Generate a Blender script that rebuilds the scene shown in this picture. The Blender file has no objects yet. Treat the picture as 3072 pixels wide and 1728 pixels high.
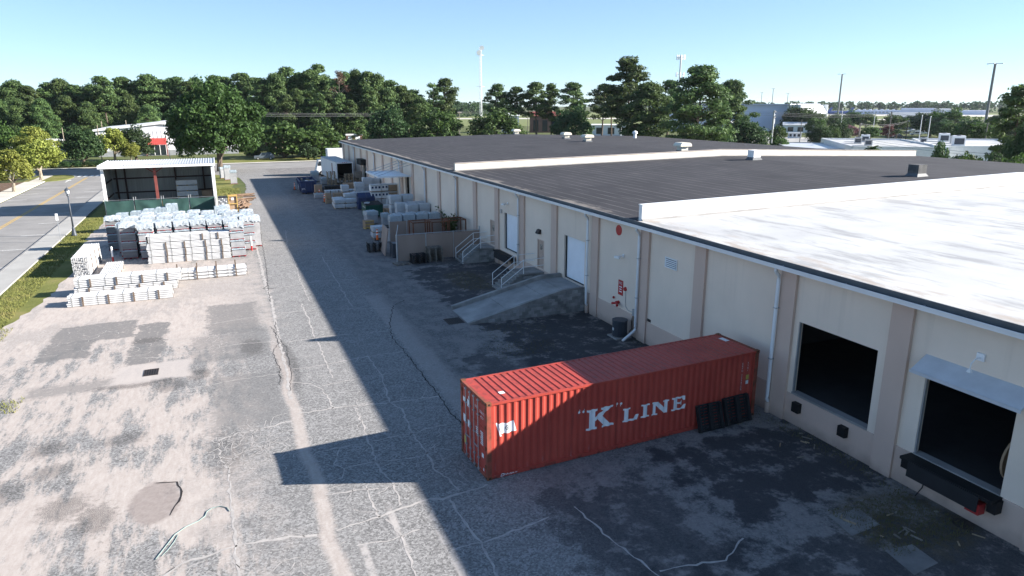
import bpy, bmesh, math, random
import numpy as np
from mathutils import Vector, Matrix
random.seed(7)
R = math.radians
scene = bpy.context.scene
C = scene.collection
# ------------------------------------------------------------------ camera
YAW, PITCH, ROLL, CAMH = 0.3992, -0.2590, -0.0018, 12.648
cd = bpy.data.cameras.new('camera'); cam = bpy.data.objects.new('camera', cd); C.objects.link(cam)
cd.sensor_width = 36; cd.lens = 2077.572 / 3072 * 36; cd.clip_start = 0.5; cd.clip_end = 9000
fw = Vector((math.sin(YAW) * math.cos(PITCH), math.cos(YAW) * math.cos(PITCH), math.sin(PITCH)))
rt = Vector((math.cos(YAW), -math.sin(YAW), 0)); upv = rt.cross(fw)
r2 = rt * math.cos(ROLL) + upv * math.sin(ROLL); u2 = upv * math.cos(ROLL) - rt * math.sin(ROLL)
m = Matrix((r2, u2, -fw)).transposed().to_4x4(); m.translation = (0, 0, CAMH)
cam.matrix_world = m
scene.camera = cam
# ------------------------------------------------------------------ sky, sun, exposure
SUN_EL, SUN_AZ = R(22.2), R(111)
w = bpy.data.worlds.new('World'); scene.world = w; w.use_nodes = True
nt = w.node_tree
bg = nt.nodes['Background']; sk = nt.nodes.new('ShaderNodeTexSky')
sk.sky_type = 'NISHITA'; sk.sun_disc = False; sk.sun_elevation = SUN_EL; sk.sun_rotation = SUN_AZ
sk.altitude = 1000; sk.air_density = 0.8; sk.dust_density = 0.1; sk.ozone_density = 4.0
gm = nt.nodes.new('ShaderNodeGamma'); gm.inputs[1].default_value = 0.66
tn = nt.nodes.new('ShaderNodeMix'); tn.data_type = 'RGBA'; tn.blend_type = 'MULTIPLY'; tn.inputs[0].default_value = 1; tn.inputs[7].default_value = (.86, .96, 1.04, 1)
nt.links.new(sk.outputs[0], gm.inputs[0]); nt.links.new(gm.outputs[0], tn.inputs[6]); nt.links.new(tn.outputs[2], bg.inputs[0]); bg.inputs[1].default_value = 0.101
sd = bpy.data.lights.new('sun', 'SUN'); sd.energy = 4.7; sd.angle = R(0.53); sd.color = (1, 0.945, 0.875)
so = bpy.data.objects.new('sun', sd); C.objects.link(so)
sv = Vector((math.sin(SUN_AZ) * math.cos(SUN_EL), math.cos(SUN_AZ) * math.cos(SUN_EL), math.sin(SUN_EL)))
so.rotation_euler = sv.to_track_quat('Z', 'Y').to_euler(); so.location = sv * 200
vs = scene.view_settings
vs.view_transform = 'Standard'; vs.look = 'None'; vs.gamma = 1; vs.use_curve_mapping = False
vs.exposure = 1.78
scene.cycles.max_bounces = 6; scene.cycles.diffuse_bounces = 3
scene.cycles.use_denoising = True
# ------------------------------------------------------------------ helpers
class MB:
    def __init__(s): s.v = []; s.f = []
    def poly(s, pts):
        n = len(s.v); s.v += [tuple(p) for p in pts]; s.f.append(tuple(range(n, n + len(pts)))); return s
    def hexa(s, p):   # 8 points: bottom 4 ccw, top 4 ccw
        n = len(s.v); s.v += [tuple(q) for q in p]
        for f in ((3, 2, 1, 0), (4, 5, 6, 7), (0, 1, 5, 4), (1, 2, 6, 5), (2, 3, 7, 6), (3, 0, 4, 7)):
            s.f.append(tuple(n + i for i in f))
        return s
    def bx(s, x0, x1, y0, y1, z0, z1):
        return s.hexa([(x0, y0, z0), (x1, y0, z0), (x1, y1, z0), (x0, y1, z0), (x0, y0, z1), (x1, y0, z1), (x1, y1, z1), (x0, y1, z1)])
    def ob(s, c, d, M=None):   # box centred at c, size d, rotation matrix M
        P = []
        for z in (-1, 1):
            for x, y in ((-1, -1), (1, -1), (1, 1), (-1, 1)):
                q = Vector((x * d[0] / 2, y * d[1] / 2, z * d[2] / 2))
                P.append((M @ q if M else q) + Vector(c))
        return s.hexa(P)
    def bar(s, a, b, wd, hd=None):   # square bar from a to b
        a = Vector(a); b = Vector(b); d = b - a; L = d.length
        q = d.to_track_quat('Z', 'Y').to_matrix()
        return s.ob((a + b) / 2, (wd, hd or wd, L), q)
    def cyl(s, a, b, r0, r1=None, n=10, caps=True):
        return s.tube([a, b], [r0, r0 if r1 is None else r1], n, caps)
    def tube(s, pts, rad, n=8, caps=True):
        pts = [Vector(p) for p in pts]; base = len(s.v)
        for i, p in enumerate(pts):
            d = (pts[min(i + 1, len(pts) - 1)] - pts[max(i - 1, 0)])
            if d.length < 1e-9: d = Vector((0, 0, 1))
            M = d.to_track_quat('Z', 'Y').to_matrix()
            for k in range(n):
                a = 2 * math.pi * k / n
                s.v.append(tuple(p + M @ Vector((math.cos(a) * rad[i], math.sin(a) * rad[i], 0))))
        for i in range(len(pts) - 1):
            for k in range(n):
                k2 = (k + 1) % n
                s.f.append((base + i * n + k, base + i * n + k2, base + (i + 1) * n + k2, base + (i + 1) * n + k))
        if caps:
            s.f.append(tuple(base + k for k in range(n))[::-1]); e = base + (len(pts) - 1) * n
            s.f.append(tuple(e + k for k in range(n)))
        return s
    def prism(s, poly, z0, z1):
        n = len(poly); b = len(s.v)
        s.v += [(p[0], p[1], z0) for p in poly] + [(p[0], p[1], z1) for p in poly]
        s.f.append(tuple(range(b, b + n))[::-1]); s.f.append(tuple(range(b + n, b + 2 * n)))
        for i in range(n):
            j = (i + 1) % n; s.f.append((b + i, b + j, b + n + j, b + n + i))
        return s
    def mesh(s, name):
        me = bpy.data.meshes.new(name); me.from_pydata(s.v, [], s.f); me.update(); return me
    def build(s, name, mt, parent=None, smooth=False, kind=None, label=None):
        me = s.mesh(name); me.materials.append(mt)
        if smooth: me.polygons.foreach_set('use_smooth', [True] * len(me.polygons))
        o = bpy.data.objects.new(name, me); C.objects.link(o)
        if parent: o.parent = parent
        if kind: o['kind'] = kind
        if label: o['label'] = label
        return o
def ob(name, me, mt=None, parent=None, loc=(0, 0, 0), rz=0):
    if mt and not me.materials: me.materials.append(mt)
    o = bpy.data.objects.new(name, me); C.objects.link(o); o.parent = parent; o.location = loc; o.rotation_euler = (0, 0, rz); return o
def tag(o, label, cat, group=None):
    o['label'] = label; o['category'] = cat
    if group: o['group'] = group
    return o
def thing(name, label, cat, loc=(0, 0, 0), rz=0, group=None):
    o = bpy.data.objects.new(name, None); C.objects.link(o); o.empty_display_size = .2
    o.location = loc; o.rotation_euler = (0, 0, rz); return tag(o, label, cat, group)
def dup(root, loc, rz=0, label=None, scale=None, group=None):
    def cp(o, par):
        c = o.copy(); C.objects.link(c)
        if par: c.parent = par
        for ch in list(o.children): cp(ch, c)
        return c
    r = cp(root, None); r.location = loc; r.rotation_euler = (0, 0, rz)
    if label: r['label'] = label
    if scale: r.scale = scale
    if group: r['group'] = group
    return r
def proto_or_dup(cache, key, maker, loc, rz, label, cat, group, scale=None):
    if key not in cache:
        cache[key] = maker(label, cat, group); r = cache[key]
        r.location = loc; r.rotation_euler = (0, 0, rz)
        if scale: r.scale = scale
        return r
    return dup(cache[key], loc, rz, label, scale, group)
def ordn(i): return ['first', 'second', 'third', 'fourth', 'fifth', 'sixth', 'seventh', 'eighth', 'ninth', 'tenth', 'eleventh', 'twelfth', 'thirteenth', 'fourteenth', 'fifteenth', 'sixteenth', 'seventeenth', 'eighteenth', 'nineteenth', 'twentieth', 'twenty-first', 'twenty-second', 'twenty-third', 'twenty-fourth', 'twenty-fifth', 'twenty-sixth', 'twenty-seventh', 'twenty-eighth', 'twenty-ninth', 'thirtieth', 'thirty-first', 'thirty-second', 'thirty-third', 'thirty-fourth'][i]
# ------------------------------------------------------------------ materials
class NT:
    def __init__(s, name):
        s.m = bpy.data.materials.new(name); s.m.use_nodes = True; s.t = s.m.node_tree; s.b = s.t.nodes['Principled BSDF']
    def n(s, typ, ins=None, **kw):
        d = s.t.nodes.new(typ)
        for k, v in kw.items(): setattr(d, k, v)
        for k, v in (ins or {}).items(): s.set(d.inputs[k], v)
        return d
    def set(s, sock, v):
        if isinstance(v, bpy.types.NodeSocket): s.t.links.new(v, sock)
        elif isinstance(v, bpy.types.Node): s.t.links.new(v.outputs[0], sock)
        else: sock.default_value = v if not (isinstance(v, tuple) and len(v) == 3 and sock.type == 'RGBA') else (*v, 1)
    def math(s, op, a, b=0.0, c=0.0, clamp=False):
        d = s.n('ShaderNodeMath', operation=op, use_clamp=clamp); s.set(d.inputs[0], a); s.set(d.inputs[1], b); s.set(d.inputs[2], c); return d.outputs[0]
    def noise(s, vec, scale, detail=5, rough=.55, dist=0):
        d = s.n('ShaderNodeTexNoise', {'Scale': scale, 'Detail': detail, 'Roughness': rough, 'Distortion': dist}); s.set(d.inputs['Vector'], vec); return d.outputs[0]
    def pos(s): return s.n('ShaderNodeNewGeometry').outputs['Position']
    def obj(s): return s.n('ShaderNodeTexCoord').outputs['Object']
    def rand(s): return s.n('ShaderNodeObjectInfo').outputs['Random']
    def ramp(s, f, stops):
        d = s.n('ShaderNodeValToRGB'); cr = d.color_ramp
        while len(cr.elements) < len(stops): cr.elements.new(.5)
        for e, (p, c) in zip(cr.elements, stops):
            e.position = p; e.color = (*c, 1) if isinstance(c, tuple) else (c, c, c, 1)
        s.set(d.inputs[0], f); return d.outputs[0]
    def mix(s, f, a, b, mode='MIX'):
        d = s.n('ShaderNodeMix', data_type='RGBA', blend_type=mode); s.set(d.inputs[0], f); s.set(d.inputs[6], a); s.set(d.inputs[7], b); return d.outputs[2]
    def smooth(s, v, a, b, lo=0.0, hi=1.0):
        d = s.n('ShaderNodeMapRange', interpolation_type='SMOOTHSTEP'); s.set(d.inputs[0], v)
        for i, q in enumerate((a, b, lo, hi)): d.inputs[i + 1].default_value = q
        return d.outputs[0]
    def sep(s, v): return s.n('ShaderNodeSeparateXYZ', {0: v}).outputs
    def mapv(s, v, sc=(1, 1, 1), loc=(0, 0, 0)):
        d = s.n('ShaderNodeMapping'); s.set(d.inputs[0], v); d.inputs[3].default_value = sc; d.inputs[1].default_value = loc; return d.outputs[0]
    def bump(s, h, strength=.3, dist=.02):
        d = s.n('ShaderNodeBump', {'Strength': strength, 'Distance': dist}); s.set(d.inputs['Height'], h); s.t.links.new(d.outputs[0], s.b.inputs['Normal'])
    def out(s, col, rough=.8, spec=.3, metal=0):
        s.set(s.b.inputs['Base Color'], col); s.set(s.b.inputs['Roughness'], rough); s.b.inputs['Specular IOR Level'].default_value = spec; s.b.inputs['Metallic'].default_value = metal
        return s.m
    def ellm(s, P, x0, x1, y0, y1, nz, amp, soft):   # the same for an ellipse
        X, Y = P
        u = s.math('MULTIPLY', s.math('SUBTRACT', X, (x0 + x1) / 2), 2 / (x1 - x0)); v = s.math('MULTIPLY', s.math('SUBTRACT', Y, (y0 + y1) / 2), 2 / (y1 - y0))
        d = s.math('SUBTRACT', s.math('SQRT', s.math('ADD', s.math('MULTIPLY', u, u), s.math('MULTIPLY', v, v))), 1.0)
        return s.smooth(s.math('ADD', d, s.math('MULTIPLY', s.math('SUBTRACT', nz, .5), amp)), -soft, soft, 1.0, 0.0)
    def boxm(s, P, x0, x1, y0, y1, nz, amp, soft):   # mask 1 inside a box whose edge is broken up by noise nz
        X, Y = P
        dx = s.math('SUBTRACT', s.math('ABSOLUTE', s.math('SUBTRACT', X, (x0 + x1) / 2)), (x1 - x0) / 2)
        dy = s.math('SUBTRACT', s.math('ABSOLUTE', s.math('SUBTRACT', Y, (y0 + y1) / 2)), (y1 - y0) / 2)
        d = s.math('ADD', s.math('MAXIMUM', dx, dy), s.math('MULTIPLY', s.math('SUBTRACT', nz, .5), amp))
        return s.smooth(d, -soft, soft, 1.0, 0.0)
def mat(name, col, rough=.8, var=.15, scale=2., bump=0, bscale=25., metal=0, spec=.3, col2=None, stretch=None, rnd=0.0, thr=None):
    q = NT(name); p = q.pos()
    if stretch: p = q.mapv(p, stretch)
    f = q.noise(p, scale, 6)
    a, b = (tuple(c * (1 - var) for c in col), tuple(min(1, c * (1 + var)) for c in col)) if col2 is None else (col, col2)
    t0, t1 = thr or (.3, .7)
    c = q.ramp(f, [(t0, a), (t1, b)])
    if rnd:
        h = q.n('ShaderNodeHueSaturation'); q.set(h.inputs['Color'], c); q.set(h.inputs['Value'], q.math('MULTIPLY_ADD', q.rand(), 2 * rnd, 1 - rnd)); c = h.outputs[0]
    if bump: q.bump(q.noise(q.pos(), bscale, 4), bump)
    return q.out(c, rough, spec, metal)
M = {}
M['stucco'] = None
def stucco(name, col, dirt):
    q = NT(name); P = q.pos(); X, Y, Z = q.sep(P)
    f = q.noise(P, .35, 6); c = q.ramp(f, [(.3, tuple(x * .93 for x in col)), (.7, tuple(min(1, x * 1.05) for x in col))])
    st = q.noise(q.mapv(P, (1, 2.2, .12)), 1.0, 5)                   # vertical streaks of weather
    c = q.mix(q.math('MULTIPLY', q.math('MULTIPLY', q.smooth(st, .55, .8), q.smooth(Z, 2.0, 6.4, .35, 1)), .26), c, tuple(x * .55 for x in col))
    low = q.math('MULTIPLY', q.smooth(q.math('ADD', Z, q.math('MULTIPLY', q.noise(P, 1.3, 5), .9)), .35, 1.0, 1, 0), dirt)
    c = q.mix(low, c, (.16, .13, .11))
    sp = q.noise(P, 9, 3); c = q.mix(q.math('MULTIPLY', q.smooth(sp, .68, .8), .2), c, tuple(x * .6 for x in col))
    q.bump(q.noise(P, 40, 3), .25, .01); return q.out(c, .9, .2)
M['stucco'] = stucco('cream_stucco', (.77, .645, .535), .32)
M['peach'] = stucco('peach_stucco', (.60, .45, .37), .45)
M['parapet'] = mat('cream_parapet', (.80, .74, .62), var=.06, scale=.5)
def roof_black():
    q = NT('black_roof'); P = q.pos(); X, Y, Z = q.sep(P)
    c = q.ramp(q.noise(P, .25, 7), [(.3, (.031, .031, .036)), (.7, (.046, .045, .051))])
    fr = q.math('FRACT', q.math('ADD', q.math('DIVIDE', X, .95), q.math('MULTIPLY', q.noise(P, .3, 2), .05)))
    ln = q.math('MULTIPLY', q.smooth(q.math('ABSOLUTE', q.math('SUBTRACT', fr, .5)), 0, .07, 1, 0), q.smooth(q.noise(q.mapv(P, (1, .2, 1)), 1.2, 4), .34, .60))
    c = q.mix(q.math('MULTIPLY', ln, .6), c, (.20, .195, .19))
    fy = q.math('FRACT', q.math('ADD', q.math('DIVIDE', Y, 10.5), q.math('MULTIPLY', q.math('FLOOR', q.math('DIVIDE', X, .95)), .37)))
    c = q.mix(q.math('MULTIPLY', q.smooth(fy, 0, .006, 1, 0), .3), c, (.2, .2, .2))
    edge = q.math('MULTIPLY', q.smooth(q.math('ADD', X, q.math('MULTIPLY', q.noise(q.mapv(P, (1, .22, 1)), .9, 7, .7), -4.2)), 18.3, 19.0, 1, 0), .55)
    c = q.mix(edge, c, (.30, .27, .24))                               # silt washed down to the eave
    sc = q.smooth(q.noise(q.mapv(P, (.6, .15, 1)), 1.6, 6), .60, .75); c = q.mix(q.math('MULTIPLY', sc, .25), c, (.16, .155, .15))
    q.bump(q.noise(P, 60, 2), .2, .005); return q.out(c, .93, .15)
M['roof_black'] = roof_black()
def roof_white():
    q = NT('white_roof'); P = q.pos(); X, Y, Z = q.sep(P)
    c = q.ramp(q.noise(P, .3, 6), [(.3, (.40, .40, .40)), (.65, (.50, .50, .49))])
    st = q.smooth(q.noise(q.mapv(P, (.55, .12, 1)), 1.5, 7, .68), .50, .64); c = q.mix(q.math('MULTIPLY', st, .55), c, (.19, .19, .195))
    big = q.smooth(q.noise(P, .09, 4), .53, .63); c = q.mix(q.math('MULTIPLY', big, .6), c, (.24, .25, .265))
    e = q.smooth(q.math('ADD', X, q.math('MULTIPLY', q.noise(q.mapv(P, (1, .3, 1)), 1.3, 5), -4)), 18.8, 20.4, 1, 0)
    br = q.math('MULTIPLY', e, q.smooth(q.noise(q.mapv(P, (2, .5, 1)), 1.4, 6, .7), .42, .62)); c = q.mix(q.math('MULTIPLY', br, .75), c, (.33, .27, .22))
    fr = q.math('FRACT', q.math('DIVIDE', X, 1.9)); c = q.mix(q.math('MULTIPLY', q.smooth(q.math('ABSOLUTE', q.math('SUBTRACT', fr, .5)), 0, .012, 1, 0), .3), c, (.45, .44, .43))
    return q.out(c, .75, .3)
M['roof_white'] = roof_white()
M['white_metal'] = mat('white_metal', (.74, .75, .76), .45, .05, spec=.4)
M['canopy'] = mat('canopy_sheet', (.50, .52, .55), .6, .08)
M['white_paint'] = mat('white_paint', (.78, .78, .78), .5, .06, spec=.4)
M['galv'] = mat('galvanized_steel', (.42, .43, .44), .45, .12, metal=.5)
M['flash'] = mat('dark_flashing', (.09, .10, .11), .6)
M['black'] = mat('black_rubber', (.012, .012, .013), .7, .2)
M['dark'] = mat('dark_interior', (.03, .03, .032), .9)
M['charcoal'] = mat('charcoal_plastic', (.02, .021, .024), .5)
M['concrete'] = mat('concrete', (.27, .26, .25), .92, .2, .8, bump=.15, bscale=30)
M['walk'] = mat('sidewalk_concrete', (.34, .33, .31), .92, .12, .4)
M['pad'] = mat('concrete_pad', (.19, .185, .18), .92, .25, 1.5, bump=.15)
M['walkfar'] = mat('pale_concrete', (.50, .47, .42), .92, .1, .4)
M['cmu'] = mat('concrete_block', (.25, .25, .245), .95, .3, 1.8, rnd=.28, bump=.3, bscale=50)
M['mortar'] = mat('mortar', (.22, .215, .21), .95)
M['red_sign'] = mat('red_paint', (.42, .03, .03), .45, .1)
M['rust'] = mat('rusty_steel', (.10, .042, .024), .85, .4, 5, col2=(.24, .09, .045))
M['darksteel'] = mat('dark_steel_frame', (.055, .032, .030), .7, .25, 2)
M['oxide'] = mat('red_oxide_steel', (.20, .055, .045), .7, .25, 2)
M['wood'] = mat('pallet_wood', (.30, .235, .16), .9, .3, 3, rnd=.3)
M['wood_grey'] = mat('weathered_wood', (.20, .18, .155), .9, .3, 3, rnd=.2)
M['wood_dark'] = mat('dark_wood', (.035, .033, .034), .9, .35, 3)
M['wood_yel'] = mat('yellow_timber', (.50, .33, .10), .8, .2, 3)
M['ply'] = mat('plywood', (.36, .25, .16), .85, .15, 2)
M['card'] = mat('cardboard', (.32, .225, .15), .9, .15, 1.5)
M['cleat'] = mat('cleat_wood', (.13, .095, .07), .9, .3, 4)
M['tan'] = mat('tan_fence_panel', (.31, .235, .195), .85, .1, .7, stretch=(1, 1, .3))
M['pvc'] = mat('white_pvc', (.54, .54, .54), .4, .03, spec=.45)
M['strap'] = mat('strap', (.10, .10, .09), .6)
M['red_pallet'] = mat('red_pallet', (.25, .03, .035), .75, .2, 3)
def paver():
    q = NT('grey_paver'); P = q.pos(); c = q.ramp(q.noise(P, 1.4, 5), [(.3, (.27, .27, .28)), (.7, (.40, .40, .405))])
    return q.out(c, .8, .3)
M['paver'] = paver()
M['paver_brown'] = mat('brown_paver', (.35, .27, .235), .85, .18, 2)
M['paver_dark'] = mat('dark_board', (.20, .20, .205), .8, .25, 2, stretch=(.3, .3, 6))
def wrapmat(name, col, rough=.22):
    q = NT(name); P = q.pos(); f = q.noise(P, 3.5, 5, .6, 1.0); c = q.ramp(f, [(.3, tuple(x * .82 for x in col)), (.68, col)])
    q.bump(q.noise(P, 5, 5, .6, 1.5), .9, .06); return q.out(c, rough, .6)
M['wrap'] = wrapmat('plastic_wrap', (.46, .50, .53)); M['wrap_blue'] = wrapmat('clear_plastic_wrap', (.36, .42, .455)); M['wrap_white'] = wrapmat('white_wrap', (.50, .525, .55), .35)
M['tarp_green'] = mat('green_screen_cloth', (.030, .075, .065), .8, .2, 1.2)
M['blue_steel'] = mat('blue_steel', (.022, .038, .105), .5, .25, 2)
M['green_steel'] = mat('green_steel', (.012, .075, .055), .45, .2, 2)
M['trailer'] = mat('trailer_white', (.66, .67, .68), .45, .06, .6)
M['orange'] = mat('orange_plastic', (.75, .14, .03), .5)
M['glass'] = NT('dark_glass').out((.02, .028, .035), .06, .6)
M['tyre'] = mat('tyre', (.015, .015, .015), .85)
M['iron'] = mat('cast_iron', (.04, .032, .03), .7, .3, 6)
M['yellow_line'] = mat('yellow_paint', (.52, .32, .05), .8, .2, 3)
M['white_line'] = mat('road_paint', (.60, .60, .58), .8, .25, 4)
M['lilac'] = mat('hazed_lilac_siding', (.60, .64, .76), .6, .05, .1)  # light siding paint with distance haze mixed into the colour
M['shed_metal'] = mat('shed_sheet_metal', (.34, .36, .37), .55, .12, .8, stretch=(2, 2, .2))
M['brick'] = mat('red_brick', (.20, .115, .09), .9, .2, .5)
M['farblue'] = mat('blue_paint', (.06, .10, .28), .5)
M['bark'] = mat('bark', (.11, .085, .065), .95, .3, 3, stretch=(3, 3, .5))
M['bark_pale'] = mat('pale_bark', (.26, .22, .17), .95, .25, 3)
def rustred():
    q = NT('container_red'); P = q.obj(); X, Y, Z = q.sep(P)
    c = q.ramp(q.noise(P, .6, 6), [(.3, (.37, .050, .036)), (.7, (.45, .070, .048))])
    st = q.noise(q.mapv(P, (3.5, 3.5, .25)), 1.0, 6, .65); c = q.mix(q.math('MULTIPLY', q.smooth(st, .56, .76), .5), c, (.13, .03, .025))
    ch = q.noise(q.mapv(P, (2.5, 2.5, .5)), 2.2, 5, .6); c = q.mix(q.math('MULTIPLY', q.math('MULTIPLY', q.smooth(ch, .63, .73), q.smooth(Z, 1.0, .1)), .45), c, (.42, .26, .27))
    e = q.math('MAXIMUM', q.smooth(Z, 2.84, 2.9), q.smooth(Z, .18, .02)); rn = q.smooth(q.noise(P, 5, 6, .65), .45, .62)
    c = q.mix(q.math('MULTIPLY', q.math('MULTIPLY', e, rn), .8), c, (.055, .028, .022))
    c = q.mix(q.math('MULTIPLY', q.smooth(q.noise(P, 6, 6, .7), .62, .72), .7), c, (.10, .04, .028))
    return q.out(c, .5, .35)
M['cred'] = rustred()
M['cpost'] = mat('rusty_post', (.33, .075, .05), .7, .3, 3, col2=(.16, .06, .035), thr=(.4, .62))
M['decal'] = mat('white_decal', (.74, .75, .77), .6, .05, 6)
M['decal_yel'] = mat('yellow_decal', (.48, .42, .10), .6, .05)
def leafmat(name, a, b, trans=.32):
    q = NT(name); f = q.noise(q.pos(), .9, 3); c = q.ramp(f, [(.32, a), (.68, b)])
    h = q.n('ShaderNodeHueSaturation'); q.set(h.inputs['Color'], c); q.set(h.inputs['Value'], q.math('MULTIPLY_ADD', q.rand(), .5, .75)); q.set(h.inputs['Hue'], q.math('MULTIPLY_ADD', q.rand(), .03, .485))
    q.out(h.outputs[0], .65, .25)
    tr = q.n('ShaderNodeBsdfTranslucent'); q.set(tr.inputs[0], h.outputs[0]); mx = q.n('ShaderNodeMixShader', {0: trans}); q.t.links.new(q.b.outputs[0], mx.inputs[1]); q.t.links.new(tr.outputs[0], mx.inputs[2])
    q.t.links.new(mx.outputs[0], q.t.nodes['Material Output'].inputs[0]); return q.m
M['leaf_oak'] = leafmat('oak_leaves', (.032, .068, .018), (.085, .150, .034))
M['leaf_big'] = leafmat('big_oak_leaves', (.026, .055, .014), (.060, .105, .024))
M['leaf_dark'] = leafmat('dark_leaves', (0.023, 0.052, 0.020), (0.061, 0.104, 0.035))
M['leaf_pine'] = leafmat('pine_needles', (.030, .062, .024), (.125, .185, .055))
M['leaf_yel'] = leafmat('yellow_green_leaves', (.16, .20, .035), (.30, .34, .075))
M['leaf_brown'] = leafmat('brown_needles', (.075, .042, .032), (.13, .07, .05))
M['leaf_pink'] = leafmat('pink_blossom', (.16, .08, .09), (.28, .16, .17))
M['leaf_red'] = leafmat('dark_red_leaves', (.07, .022, .022), (.14, .05, .045))
# ------------------------------------------------------------------ ground materials
def yard_mat():
    q = NT('worn_asphalt'); P = q.pos(); X, Y, Z = q.sep(P); XY = (X, Y)
    n1 = q.noise(P, .16, 6, .6); n2 = q.noise(P, .9, 9, .68); n3 = q.noise(P, 5, 6, .7); n4 = q.noise(P, 32, 5, .75); str_ = q.noise(q.mapv(P, (1.6, .35, 1)), .8, 9, .74)
    v = q.n('ShaderNodeTexVoronoi', {'Scale': 18.0}); q.set(v.inputs['Vector'], P); vc = q.sep(v.outputs['Color'])[0]
    base = q.ramp(q.math('ADD', q.math('MULTIPLY', n4, .6), q.math('MULTIPLY', vc, .4)), [(.28, (.110, .107, .104)), (.50, (.215, .209, .204)), (.74, (.35, .34, .33))])
    base = q.mix(q.math('MULTIPLY', q.smooth(n2, .45, .75), .45), base, (.11, .108, .11))
    base = q.mix(q.math('MULTIPLY', q.smooth(n1, .42, .68), .30), base, (.26, .25, .24))
    # sand washed over the left side of the yard
    n23 = q.math('ADD', q.math('MULTIPLY', n2, .6), q.math('MULTIPLY', n3, .4))
    left = q.smooth(q.math('ADD', X, q.math('MULTIPLY', q.math('SUBTRACT', n2, .5), 6.0)), 1.4, -2.2)
    sd_ = q.math('MULTIPLY', left, q.smooth(q.math('ADD', q.math('MULTIPLY', str_, .6), q.math('MULTIPLY', n1, .4)),   .445, .515))
    sand = q.ramp(q.noise(q.mapv(P, (4, 1, 1)), 1.5, 6, .7), [(.3, (.37, .315, .28)), (.7, (.48, .425, .385))])
    c = q.mix(q.math('MULTIPLY', sd_, .85), base, sand)
    leftd = q.math('MULTIPLY', q.smooth(X, 2.0, -1.5), q.math('MULTIPLY', q.smooth(n3, .55, .68), q.smooth(n1, .52, .40)))
    c = q.mix(q.math('MULTIPLY', leftd, .7), c, (.07, .066, .064))
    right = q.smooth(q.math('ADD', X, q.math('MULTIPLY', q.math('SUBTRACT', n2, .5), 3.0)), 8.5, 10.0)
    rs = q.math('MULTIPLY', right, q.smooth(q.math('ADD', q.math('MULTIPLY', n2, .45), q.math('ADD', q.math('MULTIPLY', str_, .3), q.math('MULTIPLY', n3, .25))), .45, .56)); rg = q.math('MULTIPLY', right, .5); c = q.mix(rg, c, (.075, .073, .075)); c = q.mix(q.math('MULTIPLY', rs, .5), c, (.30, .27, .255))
    lane = q.boxm(XY, -3, 8.4, -5, 47, n2, .5, .12); c = q.mix(q.math('MULTIPLY', q.math('MULTIPLY', q.math('SUBTRACT', 1.0, lane), q.boxm(XY, 8.0, 9.6, 22, 46, n2, 1.6, .4)), .55), c, (.33, .30, .28))
    # tar-sealed dark areas near the wall
    for (x0, x1, y0, y1, a, s, op) in ((13.8, 20.9, 28.5, 36.9, 3.2, .5, .92), (13.2, 20.9, 40.9, 52.5, 3.0, .5, .85), (14.2, 21, 14.8, 19.6, 3.0, .45, .88), (9.5, 21, 2, 13.0, 4.5, .6, .75), (10.5, 15.5, 26.5, 32, 4.0, .8, .6), (8.6, 13, 12, 18.5, 4, .7, .65), (14, 20.9, 53, 57, 2, .5, .7)):
        mk = q.boxm(XY, x0, x1, y0, y1, n2, a * 2.2, s); mk = q.math('MULTIPLY', mk, q.smooth(q.math('ADD', q.math('MULTIPLY', n3, .28), q.math('MULTIPLY', n2, .72)), .64, .50))
        c = q.mix(q.math('MULTIPLY', mk, op), c, q.ramp(n4, [(.3, (.024, .024, .028)), (.75, (.070, .069, .074))]))
    nearp = q.boxm(XY, -13, 2.0, 42, 62, n2, 6, 1.2); c = q.mix(q.math('MULTIPLY', nearp, .6), c, sand)
    # grey resurfaced patches and stains on the sunny side
    for (x0, x1, y0, y1, a, s, op) in ((-9.4, -5.3, 42.6, 46, .7, .12, .8), (-9.5, -7.2, 39.8, 42.8, .8, .12, .85), (-5.2, -3.6, 37.6, 44.8, .9, .12, .85), (-2.2, 1.6, 36.4, 41, 1.6, .3, .55), (-1.4, 1.4, 41, 47.5, 1.2, .2, .7), (-1.2, 1.7, 28, 34, 1.6, .3, .55), (-9, -5.4, 34.6, 36, 1.2, .3, .6)):
        mk = q.boxm(XY, x0, x1, y0, y1, n23, a * 2.6, s); mk = q.math('MULTIPLY', mk, q.smooth(n3, .72, .52)); c = q.mix(q.math('MULTIPLY', mk, op), c, q.ramp(n4, [(.3, (.09, .088, .088)), (.75, (.21, .205, .20))]))
    for (x0, x1, y0, y1, a, s, op) in ((-5.0, -4.0, 41.2, 41.8, 1.6, .4, .6), (-7.0, -6.0, 26.5, 27.2, 2, .5, .6), (-4.9, -3.9, 28.3, 29.0, 2.2, .5, .6), (-5, -4.3, 22.2, 23.6, 1.6, .4, .7), (.4, 1.2, 37, 39.3, 1.5, .35, .6), (-5.8, -3.2, 34.5, 35.0, 1.6, .4, .8), (-2.1, -1.5, 34.4, 35.5, 1.2, .4, .8), (-6.2, -5.2, 23.4, 24.6, 1.6, .5, .7), (-8.6, -7.4, 25.0, 26.4, 2.0, .6, .6), (-7.4, -6.6, 28.5, 29.2, 1.6, .5, .7), (-1.2, -.2, 24.6, 27.4, 2.2, .5, .5), (-3.5, -2.6, 33.3, 34.6, 1.5, .3, .6), (13.9, 16.5, 32.0, 33.0, 2.0, .5, .8), (2.0, 2.6, 31, 38, .8, .25, .6)):
        mk = q.ellm(XY, x0 - .2, x1 + .2, y0 - .2, y1 + .2, n3, a * 1.6, s * .9); mk = q.math('MULTIPLY', mk, q.smooth(n4, .35, .6)); c = q.mix(q.math('MULTIPLY', mk, op), c, (.045, .041, .040))
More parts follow.
